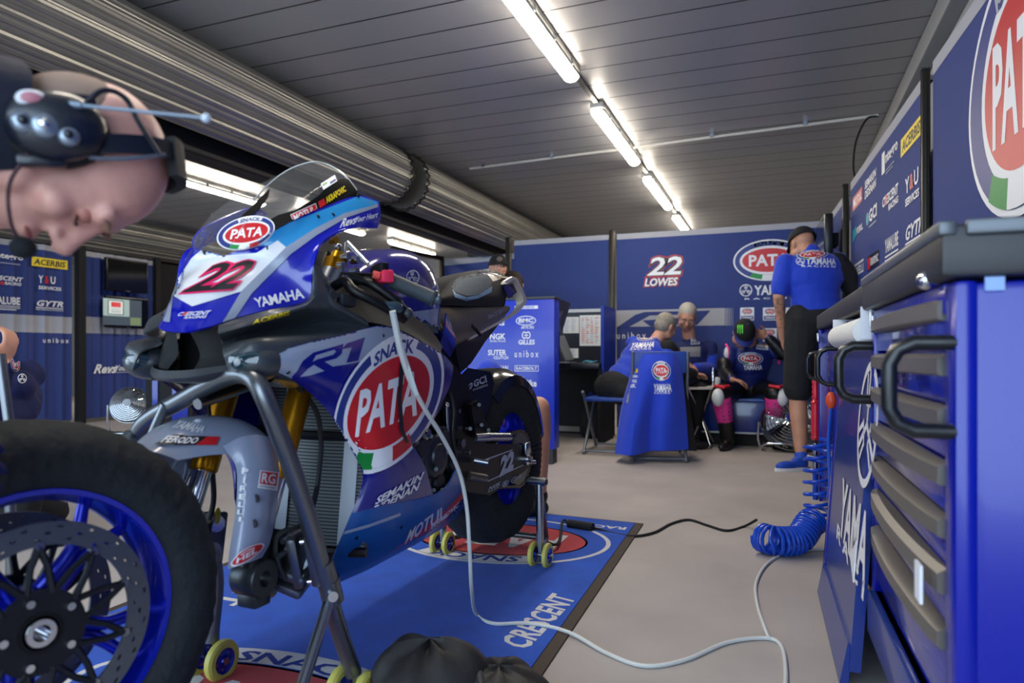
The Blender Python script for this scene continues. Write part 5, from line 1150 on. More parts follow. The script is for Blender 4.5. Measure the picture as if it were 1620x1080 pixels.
def shoe(mb, m, ank, toe, s=1.):
    d = (toe - ank); d.z = 0; d.normalize(); sd = V((-d.y, d.x, 0)); R = basis(sd, d, V((0, 0, 1))); z = toe.z
    mb.ball(V((ank.x, ank.y, z)) + d * .02 * s + V((0, 0, .045)), (.042 * s, .075 * s, .05 * s), m, R, 14, 10); mb.ball(V((ank.x, ank.y, z)) + d * .12 * s + V((0, 0, .032)), (.045 * s, .095 * s, .035 * s), m, R, 14, 10); mb.ball(ank + V((0, 0, .02)), .048 * s, m, None, 12, 8)
def sole(ank, toe, m, par, s=1.):
    d = (toe - ank); d.z = 0; d.normalize(); sd = V((-d.y, d.x, 0)); c = V((ank.x, ank.y, toe.z)) + d * .075 * s; mb = MB()
    P = [c + sd * (.047 * s * cos(a)) + d * (.145 * s * sin(a)) for a in [2 * pi * k / 24 for k in range(24)]]
    mb.prism(P, V((0, 0, .022)), m); mb.build('sole', par)
def mid(px, py, Z): return W(px, py, Z)
UPZ = V((0, 0, 1)); CR = V((CA, SA, 0)); CF = V((-SA, CA, 0))     # picture right, away from the camera

def build(label, J, top, pants, skin=SKIN, cat='person', vox=.009, shoes=None, sleeves='long', legs='long', fold=.012, group=None):
    """J: pel, chest, left, head c/f/u, arms [(elbow, wrist, dir, palm, thumb, curl)], legs [(knee, ankle, toe)] in left, right order"""
    t = thing('person', label, cat, V((J['pel'].x, J['pel'].y, 0)), group=group)
    bm_ = MB(); l, up, f = torso(bm_, skin, J['pel'], J['chest'], J['left'], .88)
    neck = J['chest'] + up * .11; hc_ = J['head'][0]; hf, hu, hl_ = ortho(J['head'][1], J['head'][2])
    limb(bm_, skin, [J['chest'] + up * .05, neck, hc_ - hu * .03 - hf * .012], [.07, .058, .054])
    at = head(bm_, skin, hc_, J['head'][1], J['head'][2])
    tp = MB(); torso(tp, top, J['pel'], J['chest'], J['left'], J.get('k', 1.06)); limb(tp, top, [J['chest'] + up * .04, neck], [.085, .064])
    for s, A in zip((1, -1), J['arms']):
        if A is None: continue
        sh = J['chest'] + l * (s * .185) + up * .035; el, wr = A[0], A[1]
        limb(bm_, skin, [sh, el, wr], [.048, .040, .027]); hand(bm_, skin, wr, A[2], A[3], A[4], A[5])
        if sleeves == 'long': limb(tp, top, [sh, el, wr.lerp(el, .10)], [.068, .055, .042])
        else: limb(tp, top, [sh, sh.lerp(el, .75)], [.072, .068])
    pn = MB(); lo = MB(); q = J['pel']
    kq = J.get('k', 1.06) / 1.06; pn.ball(q - up * (.03 if kq > 1.01 else 0), (.178 * kq, .138 * kq, .14), pants, basis(l, f, up), 18, 12)
    for s, Lg in zip((1, -1), J['legs']):
        if Lg is None: continue
        hip = q + l * (s * .095) - up * .03; kn, an, toe = Lg
        limb(bm_, skin, [hip, kn, kn.lerp(an, .3), an], [.08, .056, .060, .036]); 
        fd = V((toe.x - an.x, toe.y - an.y, 0)).normalized(); limb(bm_, skin, [an, V((an.x, an.y, toe.z + .045)) + fd * .06, V((an.x, an.y, toe.z + .032)) + fd * .15], [.036, .030, .020])
        if legs == 'long': limb(pn, pants, [hip, kn, an + (kn - an).normalized() * .03], [.106, .078, .058])
        else: limb(pn, pants, [hip, kn + (hip - kn).normalized() * J.get('hem', .06)], [.122, .100])
    body = fuse(bm_, 'body', t, vox, 3, m=skin)
    tpo = fuse(tp, 'shirt', t, vox + .002, 4, fold, m=top); pno = fuse(pn, 'trousers' if legs == 'long' else 'shorts', t, vox + .002, 4, fold, m=pants)
    if shoes:
        for Lg in J['legs']:
            if Lg is None: continue
            sm = MB(); shoe(sm, shoes[0], Lg[1], Lg[2]); so2 = fuse(sm, 'shoe', t, .007, 3, m=shoes[0])
            if shoes[1]: sole(Lg[1], Lg[2], shoes[1], so2)
    return t, at, body, tpo, pno
cloth = lambda ob: bvh_hit(ob_tree[ob])
SHOE_B = mat('black_shoe', (20, 20, 22), .5); SOLEW = mat('white_sole', (225, 225, 228), .5)

# 1. standing man bent over the bench, seen from behind
Z = 4.75; pel = mid(1292, 497, Z); ch = mid(1285, 423, Z + .05)
J = dict(pel=pel, chest=ch, left=-CR, head=(mid(1270, 390, Z + .12), CF * 1 - UPZ * .55 - CR * .15, UPZ + CF * .5),
         arms=[(mid(1232, 470, Z + .03), mid(1238, 535, Z + .15), -UPZ * 1 + CR * .3 + CF * .2, CR, 1, .5), (mid(1356, 468, Z + .05), mid(1362, 520, Z + .3), CF - UPZ * .4, -UPZ, -1, .4)],
         legs=[(mid(1262, 628, Z + .05), mid(1268, 726, Z - .02), mid(1252, 0, Z - .2)), (mid(1330, 622, Z + .1), mid(1340, 722, Z + .12), mid(1345, 0, Z - .05))])
J['k'] = 1.13; J['legs'] = [(k, a, V((a.x, a.y, 0)) + (-CR * .15 - CF * .05 if i == 0 else CF * .16)) for i, (k, a, t_) in enumerate(J['legs'])]
SHB = mat('royal_blue_shoe', (20, 70, 180), .6)
pst, at, body, tpo, pno = build('standing person in black cap, royal blue shirt and black shorts bent over the bench', J, SHIRT, BLKCLOTH, skin=SKIN2, shoes=(SHB, SOLEW), sleeves='short', legs='short')
cap(pst, at, BLKCLOTH, BLKCLOTH)
hs_ = cloth(tpo); put(pata(), PBOX, [(1258, 412), (1312, 408), (1308, 394), (1262, 397)], hs_, pst, cut=5, base=.004)
put(words('YAMAHA', bold=.04), UB, [(1274, 418), (1323, 419), (1322, 409), (1274, 406)], hs_, pst, cut=5, base=.004); put(forks(), (-1, -1, 1, 1), [(1259, 419), (1273, 419), (1273, 407), (1259, 407)], hs_, pst, 'emblem', cut=5, base=.004)
put(words('RACING', bold=.03, space=1.4), UB, [(1268, 422), (1322, 423), (1322, 420), (1268, 419)], hs_, pst, cut=5, base=.004)
tb = Logo(); INK = mat('tattoo_ink', (74, 66, 70), .6); rnd = random.Random(4)
for k in range(26):
    x, y = rnd.uniform(.05, .95), k / 26; r = rnd.uniform(.10, .24); tb.ring(x, y, (r * .7, r * .12), (r, r * .18), rnd.uniform(0, 3), rnd.uniform(3.5, 6.2), INK, 14, up=False)
put(tb, UB, [(1226, 528), (1250, 528), (1248, 468), (1224, 468)], cloth(body), pst, 'tattoo', cut=5, base=.003)
for A in J['arms'][1:]: pass
bsl = MB(); limb(bsl, BLKCLOTH, [ch - J['left'] * .175 + UPZ * .03, mid(1352, 458, Z + .05)], [.078, .074]); fuse(bsl, 'black_sleeve', pst, .011, 3, .008, m=BLKCLOTH)

# 2. grey haired man on the folding chair, back to the camera
Z = 5.75; pel = mid(976, 612, Z - .1); ch = mid(1024, 556, Z + .05); 
J = dict(pel=pel, chest=ch, left=(-CR * .8 + CF * .55), head=(mid(1052, 519, Z + .12), CR * .8 + CF * .6 - UPZ * .45, UPZ + CR * .25),
         arms=[(mid(1040, 598, Z + .35), mid(1085, 595, Z + .45), CR, -UPZ, 1, .6), (mid(1082, 588, Z), mid(1098, 592, Z + .2), CR * .8 + CF * .5, -UPZ, -1, .7)],
         legs=[(mid(1060, 622, Z + .25), mid(1075, 690, Z + .3), None), (mid(1072, 630, Z - .05), mid(1082, 692, Z + .0), None)])
J['legs'] = [(k, V((a.x, a.y, .09)), V((a.x, a.y, 0)) + CR * .16) for k, a, _ in J['legs']]
pA, at, body, tpo, pno = build('seated grey haired person in royal blue team jacket leaning in, back to the camera', J, SHIRT, BLKCLOTH, shoes=(SHOE_B, None))
hair_cap(pA, at, HAIRG); hs_ = cloth(tpo)
put(pata(tri=False), PBOX, [(1006, 542), (1044, 535), (1044, 523), (1010, 527)], hs_, pA, cut=5, base=.005); put(words('YAMAHA', bold=.04, shear=.2), UB, [(997, 551), (1034, 549), (1036, 540), (1001, 542)], hs_, pA, cut=5, base=.005); put(words('RACING', bold=.02, space=1.4), UB, [(996, 554), (1030, 553), (1030, 550), (998, 551)], hs_, pA, cut=5, base=.005)
bs = MB(); sh = ch - J['left'].normalized() * .185 + UPZ * .03; limb(bs, BLKCLOTH, [sh, J['arms'][1][0], J['arms'][1][1].lerp(J['arms'][1][0], .15)], [.073, .06, .046]); fuse(bs, 'black_sleeve', pA, .011, 3, .01, m=BLKCLOTH)

# 3. man facing the camera against the back wall
Z = 6.32; pel = mid(1092, 612, Z); ch = mid(1091, 557, Z - .05)
J = dict(pel=pel, chest=ch, left=CR, head=(mid(1087, 503, Z - .12), -CF * .8 - UPZ * .55 - CR * .2, UPZ - CF * .4),
         arms=[(mid(1125, 583, Z - .12), mid(1098, 582, Z - .32), -CR * .8 - CF * .4, UPZ * .3 - CF, 1, .8), (mid(1062, 588, Z - .12), mid(1080, 586, Z - .34), CR * .6 - CF * .5, CF, -1, .8)],
         legs=[(mid(1104, 618, Z - .42), mid(1098, 688, Z - .38), None), (mid(1078, 618, Z - .42), mid(1078, 688, Z - .38), None)])
J['legs'] = [(k, V((a.x, a.y, .09)), V((a.x, a.y, 0)) - CF * .16) for k, a, _ in J['legs']]
pB, at, body, tpo, pno = build('seated person with short grey hair in blue and grey jacket looking down, facing the camera', J, NAVY, BLKCLOTH, shoes=(SHOE_B, None))
hair_cap(pB, at, mat('silver_hair', (172, 166, 156), .7, bump=(120, .6)), up=.006); face_bits(at, body, True)
bl2 = MB(); 
for s in (1, -1):
    sh = ch + CR * (s * .185) + UPZ * .03; A = J['arms'][0 if s > 0 else 1]; limb(bl2, SHIRT, [sh.lerp(A[0], .25), A[0], A[1].lerp(A[0], .1)], [.070, .06, .046])
fuse(bl2, 'royal_blue_sleeves', pB, .011, 3, .01, m=SHIRT)
hs_ = cloth(tpo); L = Logo(); L.rect(0, 0, 1, 1, GREYCLOTH); put(L, UB, [(1077, 564), (1108, 564), (1108, 548), (1076, 549)], hs_, pB, 'grey_chest_band', cut=5, base=.004)
def badge(): L = Logo(); L.rect(0, 0, 1, 1, WHITE); L.sub(pata(), .12, .45, .88, .95, PBOX); L.rect(.06, .08, .94, .36, BLUE_P, up=True); L.text('YAMAHA', .12, .13, .88, .31, WHITE, .03); return L
put(badge(), UB, [(1093, 545), (1107, 544), (1106, 530), (1093, 531)], hs_, pB, cut=5, base=.004)

# 4. rider in leathers on the bench, head bowed
LEA = mat('rider_leather', (26, 40, 112), .45, bump=(30, .2)); PINK = mat('pink_leather', (235, 60, 150), .45); LEB = mat('black_leather', (16, 16, 18), .4, bump=(40, .2))
Z = 6.15; pel = mid(1184, 612, Z); ch = mid(1188, 561, Z - .14)
J = dict(pel=pel, chest=ch, left=CR, head=(mid(1175, 529, Z - .30), -CF * .55 - UPZ * .9 - CR * .15, UPZ * .5 - CF * .8),
         arms=[(mid(1240, 560, Z - .25), mid(1214, 533, Z - .22), -CR * .9 + UPZ * .35, -CF, 1, .4), (mid(1146, 588, Z - .2), mid(1158, 600, Z - .42), CR * .8 - CF * .2 - UPZ * .2, UPZ * -1, -1, .6)],
         legs=[(mid(1226, 622, Z - .45), mid(1226, 690, Z - .38), None), (mid(1140, 622, Z - .45), mid(1152, 690, Z - .38), None)])
J['legs'] = [(k, V((a.x, a.y, .10)), V((a.x, a.y, 0)) - CF * .15 - CR * (.10 if i else -.03)) for i, (k, a, _) in enumerate(J['legs'])]
pR, at, body, tpo, pno = build('seated rider in navy leathers with pink leg panels and cap, head bowed', J, LEA, LEB, skin=SKIN2, shoes=(LEB, None), fold=.008)
CAPN = mat('cap_navy', (30, 44, 120), .7); co = cap(pR, at, BLKCLOTH, CAPN)
hcap = bvh_hit(BVHTree.FromPolygons([co.parent.matrix_world @ v.co if False else root_m(pR) @ v.co for v in co.data.vertices], [tuple(p.vertices) for p in co.data.polygons]))
L = Logo(); GRN = mat('print_neon_green', (90, 235, 60), .5)
for k in range(3): L.poly([(.05 + .33 * k, .85), (.27 + .33 * k, 1.), (.24 + .33 * k, .5), (.27 + .33 * k, .05 + .1 * (k != 1)), (.14 + .33 * k, 0.15), (.12 + .33 * k, .6)], GRN, False)
put(L, UB, [(1165, 529), (1176, 530), (1176, 513), (1166, 513)], hcap, pR, 'cap_logo', cut=4, base=.004)
hs_ = cloth(tpo); put(pata(), PBOX, [(1168, 577), (1208, 577), (1206, 557), (1168, 557)], hs_, pR, cut=5, base=.004); put(words('YAMAHA', bold=.04), UB, [(1176, 585), (1206, 585), (1206, 577), (1176, 577)], hs_, pR, cut=5, base=.004)
put(Logo().rect(0, 0, 1, 1, YEL_P).text('PIRELLI', .08, .2, .92, .8, RED_P, .02), UB, [(1199, 545), (1216, 548), (1216, 541), (1200, 539)], hs_, pR, cut=5, base=.004); put(Logo().rect(0, 0, 1, 1, WHITE).text('bitubo', .08, .2, .92, .8, BLUE_P, .02), UB, [(1196, 552), (1215, 554), (1215, 547), (1197, 545)], hs_, pR, cut=5, base=.004)
for i, (k, a, t_) in enumerate(J['legs']):
    q = MB(); d = (a - k); limb(q, PINK, [k + d * .12, k + d * .62], [.080, .066]); pp = fuse(q, 'pink_leg_panel', pR, .010, 2, .006, m=PINK)
    for w in range(5):
        f0 = k + d * (.20 + .09 * w); r0 = .081 - .0095 * (.20 + .09 * w) / .1 * .28; MB().tube([f0 + (CR * cos(a2) - CF * sin(a2)) * r0 + UPZ * (.014 * (-1) ** n2) for n2, a2 in enumerate([2 * pi * n3 / 16 for n3 in range(16)])], .0055, LEA, 6, closed=True).build('panel_seam', pp)
    q = MB(); limb(q, LEB, [k + d * .60, a + V((0, 0, -.03))], [.066, .058]); q.ball(k + d * .02, .084, LEB, None, 14, 8); fuse(q, 'boot_shaft', pR, .010, 2, m=LEB)
    MB().ball(k - CF * .06 + CR * (.04 if i == 0 else -.04) - UPZ * .03, (.05, .05, .075), mat('knee_slider', (222, 226, 230), .35), None, 16, 10).build('knee_slider', pR)
    MB().tube([k - CF * .03 + V((0, 0, .065)) + CR * -.06, k - CF * .085 + V((0, 0, .055)), k - CF * .03 + V((0, 0, .065)) + CR * .06], [.012, .016, .012], mat('red_trim', (220, 40, 60), .4), 8).build('knee_trim', pR)
for s in (1, -1):
    sh = ch + CR * (s * .225) + UPZ * .03 - CF * .02; MB().tube(spline([sh + UPZ * .06, sh - CF * .055 + UPZ * .02, sh - CF * .06 - UPZ * .05, sh - CF * .03 - UPZ * .11], 5), [.010] * 16, PINK, 8).build('shoulder_trim', pR); MB().ball(sh - CF * .03 - UPZ * .02, (.03, .045, .06), mat('shoulder_cup', (206, 206, 210), .4), None, 14, 10).build('shoulder_cup', pR)
    q = MB(); A = J['arms'][0 if s > 0 else 1]; limb(q, LEB, [sh.lerp(A[0], .6), A[0], A[1].lerp(A[0], .15)], [.066, .060, .046]); fuse(q, 'black_sleeve', pR, .010, 3, .006, m=LEB)

# 5. man with the black cap and 6. dark haired woman beyond the bike's tail
Z = 6.5; pel = mid(788, 560, Z + .2); ch = mid(788, 470, Z + .2)
J = dict(pel=pel, chest=ch, left=CR, head=(mid(788, 426, Z + .12), -CF + CR * .15, UPZ), arms=[(mid(822, 520, Z + .2), mid(818, 560, Z), -UPZ, CF, 1, .5), (mid(752, 520, Z + .2), mid(757, 560, Z), -UPZ, CF, -1, .5)],
         legs=[(mid(798, 640, Z + .1), V((0, 0, 0)), None), (mid(776, 640, Z + .1), V((0, 0, 0)), None)])
J['legs'] = [(V((p.x, p.y, .48)), V((p.x, p.y, .09)), V((p.x, p.y, 0)) - CF * .15) for p in (pel + CR * .1, pel - CR * .1)]
pC, at, body, tpo, pno = build('person in black snapback cap looking out over the tail of the motorcycle', J, SHIRT, BLKCLOTH, shoes=(SHOE_B, None))
face_bits(at, body, True); co = cap(pC, at, BLKCLOTH, BLKCLOTH); MB().ball(at(0, .105, .085), (.030, .010, .026), mat('cap_patch', (96, 84, 80), .7), basis(CR, -CF, UPZ), 14, 8).build('cap_patch', co)
Z = 5.45; pel = mid(813, 590, Z); ch = mid(813, 505, Z)
J = dict(pel=pel, chest=ch, left=-CR, head=(mid(811, 455, Z), CF - UPZ * .2, UPZ), arms=[(mid(780, 545, Z), mid(785, 575, Z + .2), CF, -UPZ, 1, .5), (mid(850, 545, Z), mid(842, 575, Z + .2), CF, -UPZ, -1, .5)], legs=[None, None])
J['legs'] = [(V((p.x, p.y, .48)), V((p.x, p.y, .09)), V((p.x, p.y, 0)) + CF * .15) for p in (pel + CR * .1, pel - CR * .1)]
pD, at, body, tpo, pno = build('person with long dark hair behind the sponsor covered counter, turned away', J, NAVY, BLKCLOTH, shoes=(SHOE_B, None))
q = MB(); R = Matrix.Identity(3); q.ball(at(0, -.005, .045), (.088, .108, .092), HAIRD); q.ball(at(0, -.05, -.03), (.088, .075, .11), HAIRD); q.ball(at(0, -.055, -.13), (.095, .06, .12), HAIRD); fuse(q, 'long_hair', pD, .009, 3, .008, m=HAIRD)

# 7. mechanic kneeling behind the rear wheel: bare shin, black shoe, blue back
Z = 3.25; pel = mid(800, 690, Z + .25); ch = mid(752, 626, Z + .28)
J = dict(pel=pel, chest=ch, left=CR * .6 - CF * .5, head=(mid(715, 600, Z + .40), -CR - UPZ * .8, UPZ - CR * .5), arms=[(mid(745, 665, Z + .15), mid(742, 710, Z + .1), -CR - UPZ * .3, -UPZ, 1, .6), (mid(730, 670, Z + .45), mid(720, 710, Z + .4), -CR - UPZ * .3, -UPZ, -1, .6)],
         legs=[(mid(852, 645, Z + .05), mid(852, 800, Z + .1), None), (mid(792, 800, Z + .35), mid(795, 830, Z + .6), None)], hem=.14)
k, a, _ = J['legs'][0]; a = V((a.x, a.y, .085)); J['legs'][0] = (k, a, V((a.x, a.y, 0)) - CR * .16 - CF * .06); k2 = V((J['legs'][1][0].x, J['legs'][1][0].y, .07)); a2 = k2 - CR * .1 + CF * .38; a2.z = .08; J['legs'][1] = (k2, a2, V((a2.x, a2.y, 0)) + CR * .1)
pK, at, body, tpo, pno = build('crouching person with a bare shin and black shoe hidden behind the rear wheel', J, SHIRT, BLKCLOTH, skin=SKIN2, shoes=(SHOE_B, None), sleeves='short', legs='short', vox=.009)
hair_cap(pK, at, HAIRD)

# 8. person crouching at the left picture edge, navy sleeve, hand on a steel tube
Z = 2.75; pel = mid(-60, 745, Z + .1); ch = mid(8, 640, Z)
J = dict(pel=pel, chest=ch, left=CR * .5 - CF * .8, head=(mid(-95, 560, Z + .1), -CR * .3 - CF * .6 - UPZ * .7, UPZ - CF * .4), arms=[(mid(-12, 620, Z - .22), mid(6, 574, Z - .30), UPZ * .6 + CR * .2, -CR, 1, .9), (mid(-60, 660, Z + .3), mid(-70, 610, Z + .2), UPZ, -CF, -1, .7)], legs=[None, None])
p1 = pel + CR * .35; p2 = pel + CR * .2 + CF * .25; J['legs'] = [(V((p1.x, p1.y, .42)) - CF * .1, V((p1.x, p1.y, .09)) - CR * .1, V((p1.x, p1.y, 0)) + CR * .05), (V((p2.x, p2.y, .09)), V((p2.x, p2.y, .07)) - CR * .38, V((p2.x, p2.y, 0)) - CR * .5)]
DNAVY = mat('dark_navy_cloth', (16, 26, 78), .8, bump=(40, .15))
pL, at, body, tpo, pno = build('crouching person at the left picture edge in navy team jacket gripping a steel tube', J, DNAVY, BLKCLOTH, shoes=(SHOE_B, None), fold=.02)
hair_cap(pL, at, HAIRD); hs_ = cloth(tpo); put(pata(), PBOX, [(20, 592), (34, 584), (30, 563), (14, 565)], hs_, pL, cut=4, base=.006); put(forks(), (-1, -1, 1, 1), [(28, 606), (42, 606), (42, 591), (28, 591)], hs_, pL, 'emblem', cut=4, base=.006)
tag(MB().tube([mid(0, 560, Z - .42), mid(14, 665, Z - .42), V((mid(18, 700, Z - .42).x, mid(18, 700, Z - .42).y, 0.02))], .017, STT, 16).build('steel_tube'), 'upright grey steel tube held by the crouching person at the left edge', 'tube')
# ------------------------------------------------------------------ furniture and kit at the back
def pq(hit, a, c):                    # upright rectangle on a plane from the pixels of its lower left and upper right corners
    A, B = hit(*a, 0), hit(*c, 0); return [bpix(A), bpix(V((B.x, B.y, A.z))), bpix(B), bpix(V((A.x, A.y, B.z)))]
def pr(L, hit, a, c, par, box=UB, nm='printed_logo', **k): return put(L, box, pq(hit, a, c), hit, par, nm, **k)
# counter covered in sponsor logos
CTR = mat('counter_blue', (14, 48, 190), .35, coat=.2); CY = 4.715
ct = thing('sponsor_counter', 'tall royal blue counter printed with two columns of white sponsor logos', 'counter', (-2.1, CY + .25, 0))
MB().box((-2.13, CY + .06, .655), (1.25, .12, 1.09), CTR, bev=.004).build('body', ct); MB().box((-2.13, CY + .06, .055), (1.22, .10, .11), mat('kick_grey', (44, 48, 52), .6)).build('kick_plate', ct); MB().box((-2.13, CY + .06, 1.21), (1.26, .13, .02), DARKGREY, bev=.004).build('top', ct)
hct = plane_hit((0, CY, 0), (0, -1, 0)); c_ = lambda L, a, c, **k: pr(L, hct, a, c, ct, **k)
B3 = .035
c_(Logo().rect(0, 0, 1, 1, WHITE).text('FERODO', .12, .15, .85, .85, CTR, .04), (814, 489), (851, 483)); c_(Logo().ell(.5, .5, .5, .5, WHITE).ell(.5, .5, .46, .42, CTR).text('BMC', .14, .30, .86, .74, WHITE, .04), (816, 515), (848, 499)); c_(words('AIR FILTERS', bold=.02, shear=.3), (824, 520), (845, 515))
c_(Logo().ring(.3, .5, (.16, .34), (.26, .5), .6, 5.7, WHITE).ring(.7, .5, (.16, .34), (.26, .5), 3.7, 8.8, WHITE).rect(.3, .42, .7, .58, WHITE), (825, 536), (840, 524)); c_(words('GILLES', bold=.05), (820, 545), (846, 537)); c_(words('unibox', bold=.01, space=1.5), (814, 565), (852, 554))
c_(Logo().rect(0, 0, 1, 1, WHITE).rect(.02, .1, .98, .9, CTR).text('RACEBOLT', .06, .25, .94, .75, WHITE, .03), (814, 587), (852, 578)); c_(Logo().rect(0, 0, .35, 1, WHITE).text('EK', .04, .1, .31, .9, CTR, .05).text('Bike', .4, 0, 1, .75, WHITE, .04), (818, 611), (849, 597)); c_(words('OFDS', bold=.05), (826, 634), (853, 627))
c_(words('MG', bold=.04), (778, 515), (798, 508)); c_(words('NGK', bold=.05), (775, 537), (800, 527)); c_(words('SPARK PLUGS', bold=.02), (775, 541), (800, 538)); c_(words('SUTER', bold=.05), (772, 562), (801, 553)); c_(words('CLUTCH', bold=.04), (781, 568), (804, 563)); c_(words('RENTHAL', bold=.05), (775, 586), (806, 578)); c_(words('LIQUI', bold=.04), (768, 611), (798, 600))
# screen and laptop at the counter's right end
def slab4(px, Z, th, m, name, par=None, **k):
    P = [mid(x, y, z) for (x, y), z in zip(px, Z)]; n = (P[1] - P[0]).cross(P[3] - P[0]).normalized()
    return MB().hexa(P + [p + n * th for p in P], m, .0).build(name, par, **k)
LAP = mat('laptop_grey', (120, 124, 128), .4, .3)
s_ = thing('monitor', 'tilted grey backed monitor at the right end of the sponsor counter', 'monitor', mid(885, 560, 5.25)); slab4([(878, 524), (889, 526), (903, 480), (879, 470)], [5.0, 5.35, 5.35, 5.0], -.02, mat('monitor_back', (92, 92, 96), .45), 'housing', s_); MB().cyl(mid(883, 524, 5.2), mid(883, 572, 5.3), .012, BLACK).build('stand', s_)
l_ = thing('laptop', 'open pale grey laptop on the desk beside the sponsor counter', 'laptop', mid(895, 572, 6.15)); slab4([(896, 570), (908, 568), (893, 530), (879, 532)], [6.1, 6.25, 6.25, 6.1], -.015, LAP, 'lid', l_)
MB().hexa([V((p.x, p.y, z)) for z in (.721, .732) for p in (mid(882, 573, 6.02), mid(900, 574, 6.02), mid(912, 571, 6.28), mid(894, 570, 6.28))], LAP).build('base', l_)
# desk with back board
dk = thing('desk', 'black desk with a tall back board and white top edge behind the sponsor counter', 'desk', (-1.75, 6.2, 0)); DB = mat('desk_black', (20, 22, 28), .35)
MB().box((-1.86, 6.42, .93), (.80, .04, .56), DB).build('back_board', dk); MB().box((-1.86, 6.415, 1.22), (.80, .05, .03), mat('desk_trim', (200, 202, 205), .5)).build('top_edge', dk); MB().box((-1.455, 6.2, .93), (.03, .48, .60), mat('desk_blue_side', (20, 52, 165), .4)).build('side_panel', dk)
MB().box((-1.86, 6.14, .695), (.80, .56, .05), DB, bev=.004).build('top', dk); MB().box((-1.86, 6.47, .34), (.80, .03, .64), MATTB).build('modesty_panel', dk); MB().box((-1.47, 6.15, .335), (.03, .5, .67), MATTB).build('leg_panel', dk); MB().box((-2.1, 5.95, .335), (.05, .05, .67), MATTB).build('leg', dk); MB().box((-1.95, 6.36, .08), (.4, .03, .05), ALU).build('foot_rail', dk)
hdb = plane_hit((0, 6.40, 0), (0, -1, 0))
def sheet(label, a, c, cols):
    o = thing('paper_sheet', label, 'paper', hdb((a[0] + c[0]) / 2, a[1], 0)); pr(Logo().rect(0, 0, 1, 1, PAPER), hdb, a, c, o, nm='sheet', base=.002)
    L = Logo(); rnd = random.Random(len(label))
    for k in range(14):
        y = .9 - k * .062
        for q in range(cols): L.rect(.08 + q * .84 / cols, y, .08 + (q + rnd.uniform(.4, .85)) * .84 / cols, y + .022, RED_P if rnd.random() < .5 and cols > 2 else GREY_P, up=False)
    pr(L, hdb, a, c, o, nm='print', base=.004)
sheet('large white timing sheet with rows of red figures pinned to the desk board', (917, 547), (951, 498), 4); sheet('smaller white sheet pinned left of the large timing sheet', (891, 527), (916, 501), 2); sheet('small white note low on the desk board behind the laptop', (901, 566), (915, 551), 1)
tag(MB().tube(spline([V((p.x, p.y, .727 + .012 * (k % 2))) for k, p in enumerate((mid(922, 567, 6.15), mid(930, 562, 6.25), mid(940, 563, 6.25), mid(944, 567, 6.12), mid(934, 568, 6.08), mid(925, 565, 6.15)))], 6), .006, mat('cyan_cable', (80, 160, 190), .4), 8).build('cable_coil'), 'small pale blue cable coil lying on the black desk', 'cable')
# backpack under the desk
bk = thing('backpack', 'black backpack standing on the floor under the desk', 'backpack', G(935, 692)); q = MB(); c = G(935, 692); q.ball(c + UPZ * .17, (.12, .10, .19), BLKCLOTH); q.ball(c + UPZ * .09 - CF * .04, (.115, .09, .11), BLKCLOTH); q.ball(c + UPZ * .3, (.09, .08, .10), BLKCLOTH); fuse(q, 'bag', bk, .012, 3, .02, m=BLKCLOTH)
MB().tube(spline([c + UPZ * .37 - CR * .04, c + UPZ * .43, c + UPZ * .37 + CR * .04], 6), .009, mat('strap_blue', (40, 70, 170), .6), 8).build('handle', bk); MB().tube(spline([c + CR * .10 + UPZ * .33 - CF * .06, c + CR * .13 + UPZ * .2 - CF * .09, c + CR * .10 + UPZ * .04 - CF * .08], 5), .006, GREY_P, 6).build('zip', bk)
# folding chairs
CHS = mat('chair_seat_blue', (30, 66, 150), .5); CHT = mat('chair_tube', (120, 128, 138), .35, .6)
def folding(name_label, o, ang, back=True):
    t = thing('folding_chair', name_label, 'chair', o); R = Matrix.Rotation(ang, 3, 'Z'); f = lambda x, y, z: V(o) + R @ V((x, y, z))
    MB().box(f(0, 0, .435), (.40, .38, .03), CHS, R, .012).build('seat', t); back and MB().box(f(0, -.22, .74), (.38, .02, .16), CHS, R, .008).build('backrest', t)
    for s in (-1, 1):
        MB().tube([f(s * .20, -.23, .82 if back else .50), f(s * .20, -.17, .46), f(s * .20, .24, .012)], .0125, CHT, 10).build('front_leg', t); MB().tube([f(s * .185, .16, .44), f(s * .185, -.26, .012)], .0125, CHT, 10).build('rear_leg', t)
    MB().tube([f(-.2, .22, .03), f(.2, .22, .03)], .009, CHT, 8).build('crossbar', t); MB().tube([f(-.185, -.245, .03), f(.185, -.245, .03)], .009, CHT, 8).build('crossbar', t)
    return t, f
Z = 5.6; folding('folding chair with blue seat under the grey haired seated person', V((pA.location.x, pA.location.y, 0)) - CF * .02 if False else V((mid(970, 0, 5.62).x, mid(970, 0, 5.62).y, 0)), YAW - .35, False)
cj = mid(1040, 0, 5.28); cf, ff = folding('folding chair draped with the royal blue jacket', V((cj.x, cj.y, 0)), YAW - .12)
